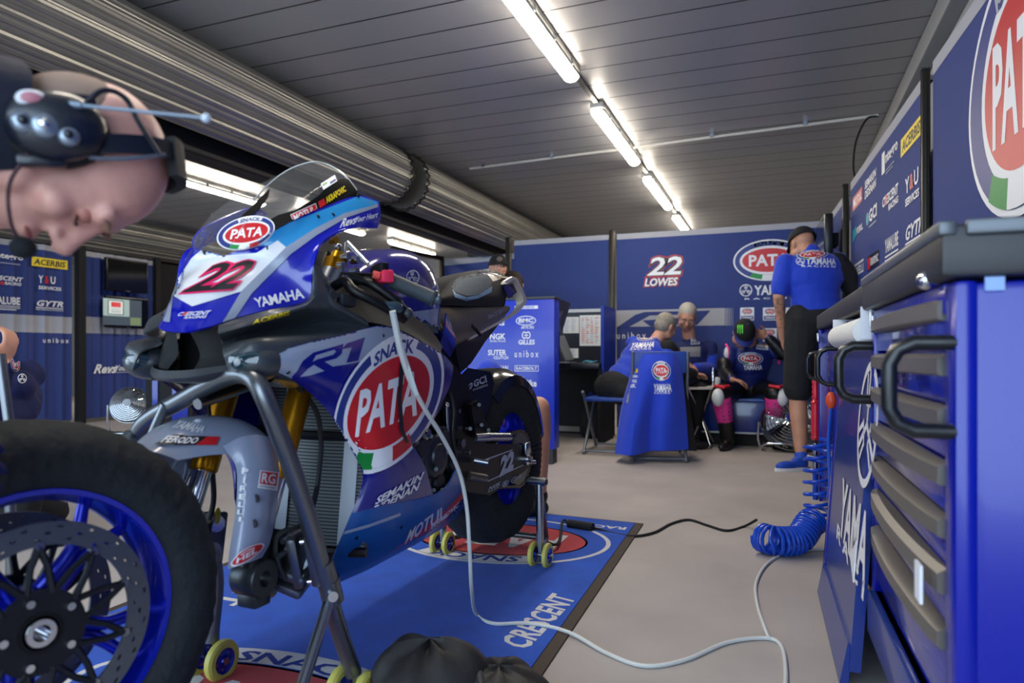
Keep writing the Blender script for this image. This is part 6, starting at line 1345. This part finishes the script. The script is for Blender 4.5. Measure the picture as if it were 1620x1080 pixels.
# jacket over the chair back
jk = thing('draped_jacket', 'royal blue team jacket hanging over the back of the folding chair', 'jacket', V((cj.x, cj.y, 0)))
def mrow(pts): return [mid(*p) for p in pts]
q = MB(); q.loft([mrow(r) for r in (
    [(1012, 566, 5.12), (1024, 562, 5.06), (1042, 561, 5.03), (1060, 561, 5.03), (1073, 563, 5.08)],
    [(1006, 590, 5.10), (1022, 588, 5.00), (1042, 588, 4.98), (1060, 588, 4.97), (1076, 588, 5.04)],
    [(996, 625, 5.10), (1014, 625, 4.98), (1036, 625, 5.00), (1058, 625, 4.95), (1080, 625, 5.02)],
    [(984, 670, 5.08), (1004, 672, 4.95), (1028, 668, 5.02), (1052, 672, 4.95), (1084, 668, 5.02)],
    [(976, 718, 5.06), (998, 720, 4.93), (1026, 713, 5.03), (1048, 712, 4.96), (1087, 710, 5.02)])], SHIRT, 6, 6)
q.solid(.02); q_t = q.bvh(); q.build('jacket_back', jk)
q = MB(); q.loft([mrow(r) for r in ([(1070, 563, 5.06), (1076, 566, 5.14), (1074, 568, 5.24)], [(1078, 625, 5.00), (1088, 628, 5.08), (1086, 630, 5.2)], [(1084, 670, 5.01), (1096, 672, 5.06), (1094, 670, 5.2)], [(1086, 712, 5.02), (1102, 713, 5.06), (1098, 708, 5.2)])], BLKCLOTH, 5, 5); q.solid(.015); q.build('black_lining', jk)
q = MB(); q.loft([mrow(r) for r in ([(1012, 566, 5.12), (1004, 572, 5.2), (1010, 566, 5.3)], [(996, 625, 5.10), (986, 632, 5.18), (992, 620, 5.28)], [(984, 670, 5.08), (978, 675, 5.16), (984, 660, 5.26)], [(976, 718, 5.06), (976, 716, 5.14), (982, 700, 5.24)])], SHIRT, 5, 5); q.solid(.015); q.build('sleeve', jk)
hj = bvh_hit(q_t); j_ = lambda L, qd, box=UB, **k: put(L, box, qd, hj, jk, cut=6, base=.003, **k)
j_(pata(), [(1031, 602), (1062, 602), (1060, 571), (1031, 571)], PBOX); j_(words('YAMAHA', bold=.05), [(1034, 620), (1063, 620), (1062, 607), (1034, 607)]); j_(words('RACING', bold=.02, space=1.5), [(1035, 623), (1060, 623), (1060, 620), (1035, 620)])
j_(Logo().rect(0, 0, 1, 1, YEL_P).text('IO', .2, .2, .8, .8, RED_P), [(1000, 590), (1009, 589), (1009, 583), (1000, 583)]); j_(words('bitubo', bold=.03), [(999, 597), (1009, 597), (1009, 592), (999, 592)]); j_(words('NGK', bold=.03), [(998, 605), (1008, 605), (1008, 600), (998, 600)]); j_(words('EK', bold=.05), [(997, 613), (1006, 613), (1006, 607), (997, 607)])
j_(Logo().rect(0, 0, 1, 1, GREYCLOTH), [(979, 637), (994, 637), (997, 614), (984, 613)])
# folding table
ft = thing('folding_table', 'small pale folding table with chrome legs between the seated people and the rider', 'table', mid(1108, 609, 6.0))
tt = [mid(1086, 611, 5.75), mid(1128, 611, 5.75), mid(1133, 607, 6.1), mid(1092, 607, 6.1)]; 
zt = .52; tt = [V((p.x, p.y, zt)) for p in tt]; MB().hexa([p - UPZ * .018 for p in tt] + tt, mat('table_top', (205, 198, 192), .5)).build('top', ft)
for i, j in ((0, 2), (1, 3), (2, 0), (3, 1)):
    a, b2 = tt[i], tt[j]; a = a.lerp(b2, .08) - UPZ * .02; e = V((b2.x, b2.y, .012)).lerp(V((a.x, a.y, .012)), .1); MB().tube([a, e], .010, CHROME, 10).build('leg', ft)
for dx, m_, nm, lb in ((.30, CHROME, 'thermos', 'slim shiny chrome bottle on the little table'), (.34, mat('cup_white', (225, 225, 225), .4), 'paper_cup', 'white paper cup beside the chrome bottle on the little table')):
    p = tt[3].lerp(tt[2], .75 if m_ is CHROME else .92) - CF * .10; r_ = .022 if m_ is CHROME else .03; h_ = .16 if m_ is CHROME else .08
    tag(MB().lathe([(.001, .001), (r_ * .9, .001), (r_, .01), (r_, h_ * .8), (r_ * .6, h_ * .9), (r_ * .6, h_), (.001, h_)], Matrix.Translation(p), m_, 20).build(nm), lb, 'bottle' if m_ is CHROME else 'cup')
# blue bench under the rider
bz = .405; bn = thing('storage_bench', 'long low blue bench against the number 22 banner under the rider', 'bench', mid(1175, 640, 6.45)); BEN = mat('bench_blue', (24, 50, 130), .25, coat=.5)
a0, a1 = PY(1098, 640, 6.25), PY(1240, 640, 6.25); cx = (a0.x + a1.x) / 2; L_ = a1.x - a0.x
MB().box((cx, 6.47, .245), (L_, .42, .29), BEN, bev=.012).build('chest', bn); MB().box((cx, 6.47, bz - .005), (L_ + .02, .45, .025), mat('bench_lid', (60, 92, 170), .3), bev=.008).build('lid', bn); MB().box((cx, 6.255, .115), (L_, .012, .014), ALU).build('front_trim', bn); MB().box((cx, 6.47, .05), (L_ - .05, .36, .10), MATTB).build('plinth', bn)
# drum fans
def fan(label, c, r, face, upv, foot):
    t = thing('drum_fan', label, 'fan', V((c.x, c.y, 0))); f = face.normalized(); u = (upv - f * upv.dot(f)).normalized(); s = u.cross(f); M = Matrix.Translation(c) @ Matrix((s, u, f)).transposed().to_4x4()
    g = MB()
    for k in range(9): q_ = r * (.22 + .78 * k / 8); g.tube([M @ V((q_ * cos(a), q_ * sin(a), .11 * sqrt(max(0, 1 - (q_ / r) ** 2)) - .01)) for a in [2 * pi * i / 40 for i in range(40)]], .0028, CHROME, 5, closed=True)
    for k in range(20):
        a = 2 * pi * k / 20; g.tube([M @ V((q_ * cos(a), q_ * sin(a), .11 * sqrt(max(0, 1 - (q_ / r) ** 2)) - .008)) for q_ in (r * .2, r * .5, r * .75, r * .92, r)], .002, CHROME, 4)
    g.build('front_guard', t); MB().lathe([(.001, .104), (r * .2, .104), (r * .22, .095)], M, CHROME, 24).build('badge', t)
    MB().lathe([(r, 0), (r * 1.01, -.02), (r * .9, -.08), (r * .5, -.12), (r * .15, -.13), (.001, -.13)], M, mat('fan_shell', (140, 146, 150), .3, .8), 36).build('rear_shell', t)
    m = MB()
    for k in range(4):
        a = 2 * pi * k / 4; P = [M @ V((q_ * cos(a + w), q_ * sin(a + w), dz)) for q_, w, dz in ((r * .15, -.3, .03), (r * .85, -.25, .035), (r * .85, .35, -.03), (r * .15, .3, -.02))]; m.faces(P, [(0, 1, 2, 3)], mat('fan_blade', (150, 154, 158), .3, .8)); 
    m.solid(.003); m.build('blades', t); MB().cyl(M @ V((0, 0, -.10)), M @ V((0, 0, .02)), r * .2, BLACK).build('motor', t)
    z0 = foot; st = MB(); P = [c + s * (r * 1.06), c + s * (r * 1.08) - UPZ * (c.z - z0) * .6, V((c.x, c.y, z0)) + s * r * .95, V((c.x, c.y, z0)) + s * r * .8 + f * .12 - UPZ * 0, V((c.x, c.y, z0)) - s * r * .8 + f * .12, V((c.x, c.y, z0)) - s * r * .95, c - s * (r * 1.08) - UPZ * (c.z - z0) * .6, c - s * (r * 1.06)]
    st.tube(spline(P, 5), .012, CHROME, 10); st.build('floor_stand', t); return t
fan('chrome drum fan on the floor beside the standing person\'s bare leg', mid(1252, 668, 5.62), .24, -CF * .8 + UPZ * .45 - CR * .25, UPZ, .013)
fan('chrome drum fan on the floor left of the motorcycle in front of the monitors', mid(205, 640, 6.6), .175, -CF * .9 + CR * .25 + UPZ * .25, UPZ, .013)
tag(MB().lathe([(.001, 0), (.14, 0), (.15, .02), (.10, .05), (.001, .055)], Matrix.Translation(G(176, 692)), mat('brass_dark', (86, 76, 56), .35, .7), 28).build('steel_bowl'), 'dark metal bowl on the floor below the left drum fan', 'bowl')
# equipment trolley behind the fork
et = thing('equipment_trolley', 'black equipment trolley with blue panels behind the paddock stand, right of the left fan', 'trolley', mid(285, 690, 6.2)); c = mid(285, 650, 6.2); RC = Matrix.Rotation(YAW, 3, 'Z')
MB().box(V((c.x, c.y, .42)), (.42, .4, .62), MATTB, RC, .01).build('case', et)
for dx, w_ in ((-.12, .05), (.10, .14)): MB().box(V((c.x, c.y, .40)) - CF * .205 + CR * dx, (w_, .01, .5), mat('trolley_blue', (20, 44, 160), .3, coat=.4), RC, .004).build('panel', et)
for dx in (-.15, .15):
    MB().cyl(V((c.x, c.y, .05)) + CR * dx - CF * .15 - CR * .015, V((c.x, c.y, .05)) + CR * dx - CF * .15 + CR * .015, .05, RUBBER, n=18).build('wheel', et); MB().box(V((c.x, c.y, .09)) + CR * dx, (.04, .3, .06), STEEL, RC).build('bracket', et)
MB().tube(spline([V((c.x, c.y, .72)) - CR * .16, V((c.x, c.y, .80)) - CR * .05, V((c.x, c.y, .76)) + CR * .12], 5), .008, mat('orange_lead', (210, 90, 40), .5), 8).build('lead', et)
# wall monitors
SCRN = mat('screen_off', (9, 10, 13), .12, coat=.3); BEZ = mat('bezel_black', (12, 12, 14), .3)
def tv(label, hit, n, a, c, on=False, th=.05):
    A, B = hit(*a, .0), hit(*c, .0); n = V(n).normalized(); d = V((B.x - A.x, B.y - A.y, 0)); w = d.length; d.normalize(); hgt = B.z - A.z; t = thing('wall_monitor', label, 'monitor', V((A.x, A.y, A.z)) + d * w / 2)
    ctr = A + d * w / 2 + UPZ * hgt / 2 + n * (th * .7 + .03); R = Matrix((d, n, d.cross(n))).transposed(); MB().box(ctr, (w, th, hgt), BEZ, R, .008).build('bezel', t)
    MB().box(ctr + n * (th / 2 + .001), (w * .94, .002, hgt * .90), SCRN, R).build('screen', t); MB().box(ctr - n * (th * .5 + .03), (w * .3, .07, hgt * .3), MATTB, R).build('wall_mount', t)
    h2 = plane_hit(ctr + n * (th / 2 + .003), n)
    if on:
        E = lambda nm, c_, s_=.35: mat(nm, c_, .4, emit=(*c_, s_)); L = Logo(); L.rect(.03, .08, .97, .95, E('screen_grey', (64, 74, 84))); L.rect(.03, .38, .66, .95, E('screen_pale', (150, 170, 165))); L.rect(.14, .43, .52, .90, E('screen_frame', (40, 60, 70))); L.rect(.16, .45, .50, .88, E('screen_white', (205, 210, 205))); L.rect(.22, .68, .45, .84, E('screen_red', (200, 40, 44)), up=False); L.rect(.68, .10, .95, .36, E('screen_olive', (110, 125, 92)), up=False)
        for k in range(4): L.rect(.22, .50 + .04 * k, .45, .515 + .04 * k, E('screen_text', (120, 124, 130)), up=False)
        pr(L, h2, (a[0] + 1, a[1] - 1), (c[0] - 1, c[1] + 1), t, nm='picture')
    MB().box(ctr + n * (th / 2 + .002) - UPZ * hgt * .475, (.05, .002, .008), ALU, R).build('badge', t)
hl2 = plane_hit((LX + .03, 0, 0), (1, 0, 0)); tv('dark switched off monitor, upper of the two on the left wall banner', hl2, (1, 0, 0), (160, 459), (226, 416)); tv('lit monitor with a red and white page, lower of two on the left wall', hl2, (1, 0, 0), (160, 518), (227, 473), True)
hr2 = plane_hit(RP0 + RN * .07, RN); tv('large dark monitor hung in the far right corner above the standing person', hr2, RN, (1311, 421), (1328, 336), False, .06)
# black speaker boxes on top of the far banner
sp = PY(757, 400, 7.95); tag(MB().box((sp.x, sp.y, 2.075), (.26, .12, .07), BLACK, bev=.006).build('equipment_box'), 'small black box on top of the back banner behind the capped person', 'box')
# ------------------------------------------------------------------ printing on the banners
D = BLUE_P; bnr = BANNER
def vpq(x0, yt, yb, x1, vx, vy=560.): f = lambda y: vy + (y - vy) * (x1 - vx) / (x0 - vx); return [(x0, yb), (x1, f(yb)), (x1, f(yt)), (x0, yt)]
# right sponsor wall
VR = 1162.; r_ = lambda L, x0, yt, yb, x1, box=UB: put(L, box, vpq(x0, yt, yb, x1, VR), hit_log, logp, base=.002)
r_(Logo().rect(0, 0, 1, 1, RED_P).text('MOTUL', .08, .18, .92, .82, WHITE, .05), 1349, 314, 335, 1364)
r_(Logo().text('SEMAKIN', 0, .55, 1, 1, WHITE, .04, .2).text('DIDENAN', 0, 0, 1, .45, WHITE, .04, .2), 1368, 288, 316, 1386)
r_(Logo().rect(0, .3, .2, 1, WHITE).text('ntegro', .24, .42, 1, .86, WHITE, .03).rect(.26, .28, .8, .31, GREY_P).rect(.26, .18, .7, .21, GREY_P), 1395, 244, 292, 1420)
r_(Logo().rect(0, 0, 1, 1, YEL_P).text('ACERBIS', .06, .18, .94, .82, BLACK_P, .05, .15), 1425, 222, 250, 1458)
r_(Logo().poly([(0, 0), (.35, .3), (.35, 1), (0, .8)], TEAL_P).text('FSRL', .4, .3, 1, .75, WHITE, .03), 1349, 362, 384, 1365)
r_(Logo().ell(.14, .65, .14, .28, TEAL_P).text('GCI', .3, .4, 1, .95, WHITE, .04).rect(.3, .2, .95, .26, GREY_P), 1370, 336, 372, 1387)
r_(Logo().text('CRESCENT', 0, .5, 1, 1, WHITE, .05, .15).text('RACING', .4, .08, 1, .4, WHITE, .04, .15).rect(.14, .5, .26, 1, RED_P, sk=.06), 1396, 314, 345, 1421)
r_(Logo().text('Y', 0, .45, .3, 1, WHITE, .02).text('&', .34, .45, .6, 1, RED_P, .02).text('U', .66, .45, .95, 1, WHITE, .02).text('SERVICES', 0, 0, 1, .28, WHITE, .03), 1432, 284, 328, 1454)
r_(Logo().text('PIRELLI', 0, 0, 1, .7, WHITE, .05).rect(0, .82, 1, 1, WHITE), 1352, 419, 438, 1366)
r_(Logo().rect(0, 0, 1, 1, BLACK_P).poly([(.02, .1), (.25, .1), (.3, .9), (.02, .9)], RED_P).text('KRAPOVIC', .3, .25, .97, .78, WHITE, .03), 1372, 407, 430, 1390)
r_(Logo().text('YAMALUBE', 0, .52, 1, 1, WHITE, .05).rect(0, .36, 1, .42, WHITE).rect(0, .22, 1, .28, WHITE).rect(0, .06, .9, .12, WHITE), 1400, 380, 425, 1421)
r_(Logo().text('GYTR', .03, .42, 1, 1, WHITE, .05, .3).text('PERFORMANCE PRODUCTS', 0, 0, 1, .16, WHITE, .01).rect(0, .26, 1, .34, WHITE), 1432, 360, 399, 1460)
# huge oval on the near banner
Yc, ah, hz, zc = 2.898 - .47, .47, .42, 1.63; cor = [V((rw(Y)[0], Y, z)) for Y, z in ((Yc + ah, zc - hz), (Yc - ah, zc - hz), (Yc - ah, zc + hz), (Yc + ah, zc + hz))]
def plane_put(L, box, cor, n, par, nm='printed_logo', base=.008, step=.0008, keep=None):
    x0, y0, x1, y1 = box; mb = MB(); A, B, C_, D_ = cor
    for P, F, m, l in L.p: mb.faces([A + (B - A) * ((x - x0) / (x1 - x0)) + (D_ - A) * ((y - y0) / (y1 - y0)) + n * (base + step * l) for x, y in P], F, m)
    return mb.build(nm, par, recalc=False)
plane_put(pata(rr=.385, th=.235, rx=.63, tx=.47), PBOX, cor, RN, bigp, 'oval_snack_logo')
# back banner with number 22
b_ = lambda L, a, c, box=UB, **k: pr(L, hit_B, a, c, bkB, box, **k)
N22 = Logo().text('22', -.02, .30, 1.02, 1.03, RED_P, .085, .2, .92).text('22', 0, .33, 1, 1, BLACK_P, .07, .2, .94).text('22', .03, .36, .97, .97, WHITE, .02, .2, .98)
N22.text('LOWES', -.08, -.04, .90, .31, RED_P, .08, .2).text('LOWES', -.06, -.02, .88, .29, BLACK_P, .06, .2).text('LOWES', -.04, 0, .86, .27, WHITE, .03, .2)
b_(N22, (1022, 453), (1081, 403)); b_(pata(), (1160, 446), (1275, 375), PBOX, nm='oval_snack_logo')
b_(forks(), (1170, 469), (1190, 449), (-1, -1, 1, 1)); b_(words('YAMAHA', bold=.045), (1193, 467), (1268, 449)); b_(words('RACING', bold=.03, space=1.7), (1178, 474), (1262, 469))
b_(Logo().rect(0, 0, 1, 1, BAND), (975, 517), (1147, 487), nm='pale_stripe')
st_ = Logo(); 
for k in range(5): st_.rect(k * .2, 0, k * .2 + .12 - .02 * k, 1, BAND, up=False)
b_(st_, (1148, 515), (1162, 487), nm='stripe_lines')
b_(Logo().poly([(0, 0), (.20, .82), (.30, 1), (1, 1), (.86, .05), (.76, .05), (.84, .78), (.36, .76), (.13, 0)], bnr, up=False).poly([(.28, .42), (.66, .55), (.46, 0.02), (.36, .02)], bnr, up=False).poly([(.62, .5), (.8, .74), (.66, .1), (.5, .05)], bnr, up=False), (977, 517), (1124, 491), nm='stripe_emblem', base=.004)
b_(words('unibox', bold=.005, space=1.5), (976, 536), (1022, 525))
for x, y in ((1171, 507), (1207, 507), (1207, 540), (1174, 540), (1243, 507)): b_(badge(), (x, y), (x + 22, y - 21))
c4 = lambda L, a, c, box=UB: pr(L, hit_C, a, c, bkC, box); c4(pata(), (722, 486), (822, 421), PBOX)
# left wall
VL = 1230.; l1 = lambda L, x0, yt, yb, x1: put(L, UB, vpq(x0, yt, yb, x1, VL), hit_L1, leL, base=.006); l2 = lambda L, x0, yt, yb, x1: put(L, UB, vpq(x0, yt, yb, x1, VL), hit_L2, leR, base=.006)
l1(Logo().rect(0, .3, .1, 1, WHITE).text('ntegro', .14, .35, 1, .86, WHITE, .03).rect(.2, .1, .9, .16, GREY_P), -14, 395, 416, 37)
l1(Logo().rect(0, 0, 1, 1, YEL_P).text('ACERBIS', .06, .18, .94, .82, BLACK_P, .05, .15), 50, 405, 420, 107)
l1(Logo().text('CRESCENT', 0, .5, 1, 1, WHITE, .05, .25).text('RACING', .5, .05, .95, .4, WHITE, .04, .25).ell(.44, .2, .05, .2, RED_P), -24, 433, 448, 37)
l1(Logo().text('Y', 0, .45, .2, 1, WHITE, .03).text('&', .26, .45, .46, 1, RED_P, .03).text('U', .52, .45, .74, 1, WHITE, .03).text('SERVICES', 0, 0, 1, .25, WHITE, .03), 61, 435, 457, 97)
l1(Logo().text('YAMALUBE', 0, .42, 1, 1, WHITE, .05).rect(0, .28, 1, .33, WHITE).rect(.1, .16, 1, .2, WHITE).rect(.1, .02, .9, .08, WHITE), -32, 466, 488, 32)
l1(Logo().text('GYTR', .03, .4, 1, 1, WHITE, .05, .3).rect(0, .22, 1, .3, WHITE).text('PERFORMANCE PRODUCTS', 0, 0, 1, .14, WHITE, .01), 57, 474, 490, 100)
l1(words('unibox', bold=.01, space=1.5), 68, 534, 542, 109)
l2(Logo().text('Revs', 0, 0, .45, 1, WHITE, .03, .4).text('Your Heart', .42, .25, 1, .85, WHITE, .02, .4).rect(.2, .05, .75, .09, WHITE, sk=.02), 148, 576, 591, 228)
# ------------------------------------------------------------------ bald mechanic leaning in from the left over the front wheel, with radio headset
hc0 = mid(98, 249, .89); hu = (CR * .84 + CF * .50 + UPZ * .13).normalized(); hf = (CR * .11 - UPZ * .99)
hf, hu, hl = ortho(hf, hu)
chs = hc0 - hu * .27 + UPZ * .03 - CF * .02; pel = chs - CR * .44 - CF * .12 - UPZ * .06
SKM = mat('skin_pink', (226, 166, 148), .42, var=(22, .10), bump=(420, .06)); JACK = mat('jacket_black_navy', (16, 20, 40), .8, bump=(40, .2))
J = dict(pel=pel, chest=chs, left=hl, head=(hc0, hf, hu),
         arms=[(chs - CR * .16 + CF * .26 - UPZ * .24, mid(-150, 770, 1.12), CR * .6 - UPZ * .8, -CF, 1, .8), (mid(-420, 560, .72), mid(-215, 665, .84), CR * .9 - UPZ * .35, -UPZ * .5 + CF * .8, -1, .45)],
         legs=[None, None])
p1 = pel + CF * .12; p2 = pel - CF * .14
J['legs'] = [(V((p1.x, p1.y, .52)) + CR * .08, V((p1.x, p1.y, .09)), V((p1.x, p1.y, 0)) + CR * .16), (V((p2.x, p2.y, .52)) + CR * .05, V((p2.x, p2.y, .09)) - CR * .06, V((p2.x, p2.y, 0)) + CR * .10)]
pm, at, body, tpo, pno = build('bald person with radio headset bending in from the left over the front wheel', J, JACK, BLKCLOTH, skin=SKM, shoes=(SHOE_B, None), vox=.0055, fold=.012)
co = MB(); rows = [[hc0 + hu * (-.030 - .055 * t_ - .012 * cos(3 * a)) - hf * .022 + (-hf * cos(a) - hl * sin(a)) * (.094 + .012 * t_) for a in [radians(-130 + 260 * k / 30) for k in range(31)]] for t_ in (0, .35, .7, 1.2, 1.8)]
co.grid(rows, JACK); co.solid(.010); co.build('collar', pm)
st = MB(); R = basis(hl, hf, hu); st.ball(at(0, -.043, .018), (.0735, .0655, .078), mat('stubble', (150, 122, 106), .7, bump=(700, .3)), R, 24, 16); st.build('cropped_hair', pm)
LASH = mat('eyelash', (70, 44, 38), .7); LID = mat('eyelid', (196, 128, 112), .45)
for q in (-1, 1):
    MB().ball(at(q * .030, .079, .018), (.0150, .0135, .0125), LID, R, 16, 12).build('eyelid', pm)
    MB().tube([at(q * .016, .0925, .009), at(q * .030, .0945, .007), at(q * .044, .086, .010)], [.0012, .002, .0012], LASH, 6).build('eyelashes', pm)
    MB().tube(spline([at(q * .014, .098, .036), at(q * .030, .099, .043), at(q * .048, .086, .038)], 4), [.002, .003, .0035, .004, .004, .004, .003, .003, .002], mat('brow_hair', (150, 112, 92), .8), 6).build('eyebrow', pm)
    MB().ball(at(q * .0075, .1105, -.0205), (.0035, .004, .003), mat('nostril', (90, 46, 40), .8), R, 8, 6).build('nostril', pm)
MB().tube([at(-.024, .096, -.045), at(-.012, .1035, -.0445), at(0, .1055, -.0455), at(.012, .1035, -.0445), at(.024, .096, -.045)], [.002, .004, .0045, .004, .002], mat('lips', (160, 92, 84), .5), 8).build('lips', pm)
# headset
HS = mat('headset_black', (17, 22, 34), .35, coat=.3); PADM = mat('headset_pad', (15, 15, 17), .7)
hd = thing('radio_headset', 'black radio headset with antenna on the bald head at the upper left', 'headset', hc0)
for q in (-1, 1):
    cc_ = at(q * .090, -.006, .0); Rr = basis(hu, hf, hl)
    MB().ball(cc_ - hl * q * .006, (.056, .046, .020), PADM, Rr, 28, 14).build('ear_cushion', hd); MB().ball(cc_ + hl * q * .012, (.052, .042, .026), HS, Rr, 32, 18).build('ear_cup', hd)
near = at(-.098, -.006, 0); side_ = -hl; cup = lambda u_, f_, o=.0: near + hu * u_ + hf * f_ + side_ * o
bulge = lambda u_, f_: .028 * sqrt(max(0, 1 - (u_ / .052) ** 2 - (f_ / .042) ** 2)) - .001
SIL = mat('headset_silver', (150, 160, 172), .3, .7)
for u_, f_, r_ in ((-.030, .004, .013), (-.010, .008, .015), (.012, .018, .012)):
    MB().ball(cup(u_, f_, bulge(u_, f_)), (r_, r_, .008), SIL, basis(hu, hf, hl), 20, 10).build('dial', hd); MB().ball(cup(u_, f_, bulge(u_, f_) + .008), (r_ * .45, r_ * .45, .004), HS if r_ < .0145 else CHROME, basis(hu, hf, hl), 14, 8).build('dial_centre', hd)
MB().ball(cup(-.020, -.024, bulge(-.02, -.024)), (.016, .011, .007), mat('badge_white', (220, 222, 226), .4), basis(hu, hf, hl), 20, 10).build('round_badge', hd); MB().ball(cup(-.020, -.024, bulge(-.02, -.024) + .0045), (.011, .007, .0036), mat('badge_rose', (190, 120, 130), .5), basis(hu, hf, hl), 16, 8).build('badge_print', hd)
MB().box(cup(.008, -.034, -.004), (.075, .016, .018), HS, basis(hu, hf, hl), .005).build('battery_cover', hd); MB().box(cup(-.018, .040, -.006), (.05, .014, .02), HS, basis(hu, hf, hl), .005).build('control_box', hd)
a0 = cup(.012, -.022, .018); a1 = mid(326, 187, .80); MB().tube([a0, a0.lerp(a1, .12), a0.lerp(a1, .13), a1], [.0045, .004, .0024, .002], mat('antenna_grey', (120, 134, 150), .35, .3), 10).build('antenna', hd); MB().ball(a1, .0055, mat('antenna_tip', (200, 212, 225), .3), None, 14, 10).build('antenna_tip', hd)
arc = lambda a, rr=1.0, y=-.01: at(sin(a) * .092 * rr, y, .035 + cos(a) * .100 * rr + .005)
B_ = [arc(a, 1.03, .01 - .012 * cos(a)) for a in [-1.75 + 3.5 * i / 20 for i in range(21)]]
bnd = MB(); rows = [[p + hf * w for w in (-.012, .012)] for p in B_]; bnd.grid(rows, HS); bnd.solid(.004); bnd.build('headband', hd)
pdm = MB(); Pm = [arc(a, 1.06, .006) for a in [-.55 + 1.1 * i / 10 for i in range(11)]]; pdm.grid([[p + hf * w for w in (-.026, -.022, .022, .026)] for p in Pm], PADM); pdm.solid(.014); pdm.build('crown_pad', hd)
MB().tube(spline([cup(.03, .034, .0), at(-.095, .028, .05), at(-.086, .022, .085), at(-.065, .01, .115)], 5), .0026, SIL, 8).build('wire_arm', hd)
MB().tube(spline([cup(.028, -.022, .012), cup(.052, -.045, .01), cup(.075, -.042, .0), at(-.088, -.022, .088), at(-.072, .012, .108)], 6), .0034, HS, 8).build('cable', hd)
mp = at(-.055, .128, -.048); MB().tube(spline([cup(-.030, .034, .004), at(-.085, .06, -.052), at(-.070, .10, -.056), mp], 6), .0022, mat('boom_dark_red', (60, 26, 34), .5), 8).build('boom', hd)
MB().ball(mp, (.013, .015, .013), mat('foam_black', (20, 24, 28), .9, bump=(300, .4)), None, 16, 12).build('microphone', hd)
GLV = mat('blue_cuff', (14, 24, 90), .75, bump=(30, .2)); q = MB(); A = J['arms'][1]; limb(q, GLV, [A[1].lerp(A[0], .25), A[1]], [.050, .040]); hand(q, GLV, A[1], A[2], A[3], A[4], A[5], 1.1); fuse(q, 'glove', pm, .005, 2, m=GLV)
bpy.context.view_layer.update()
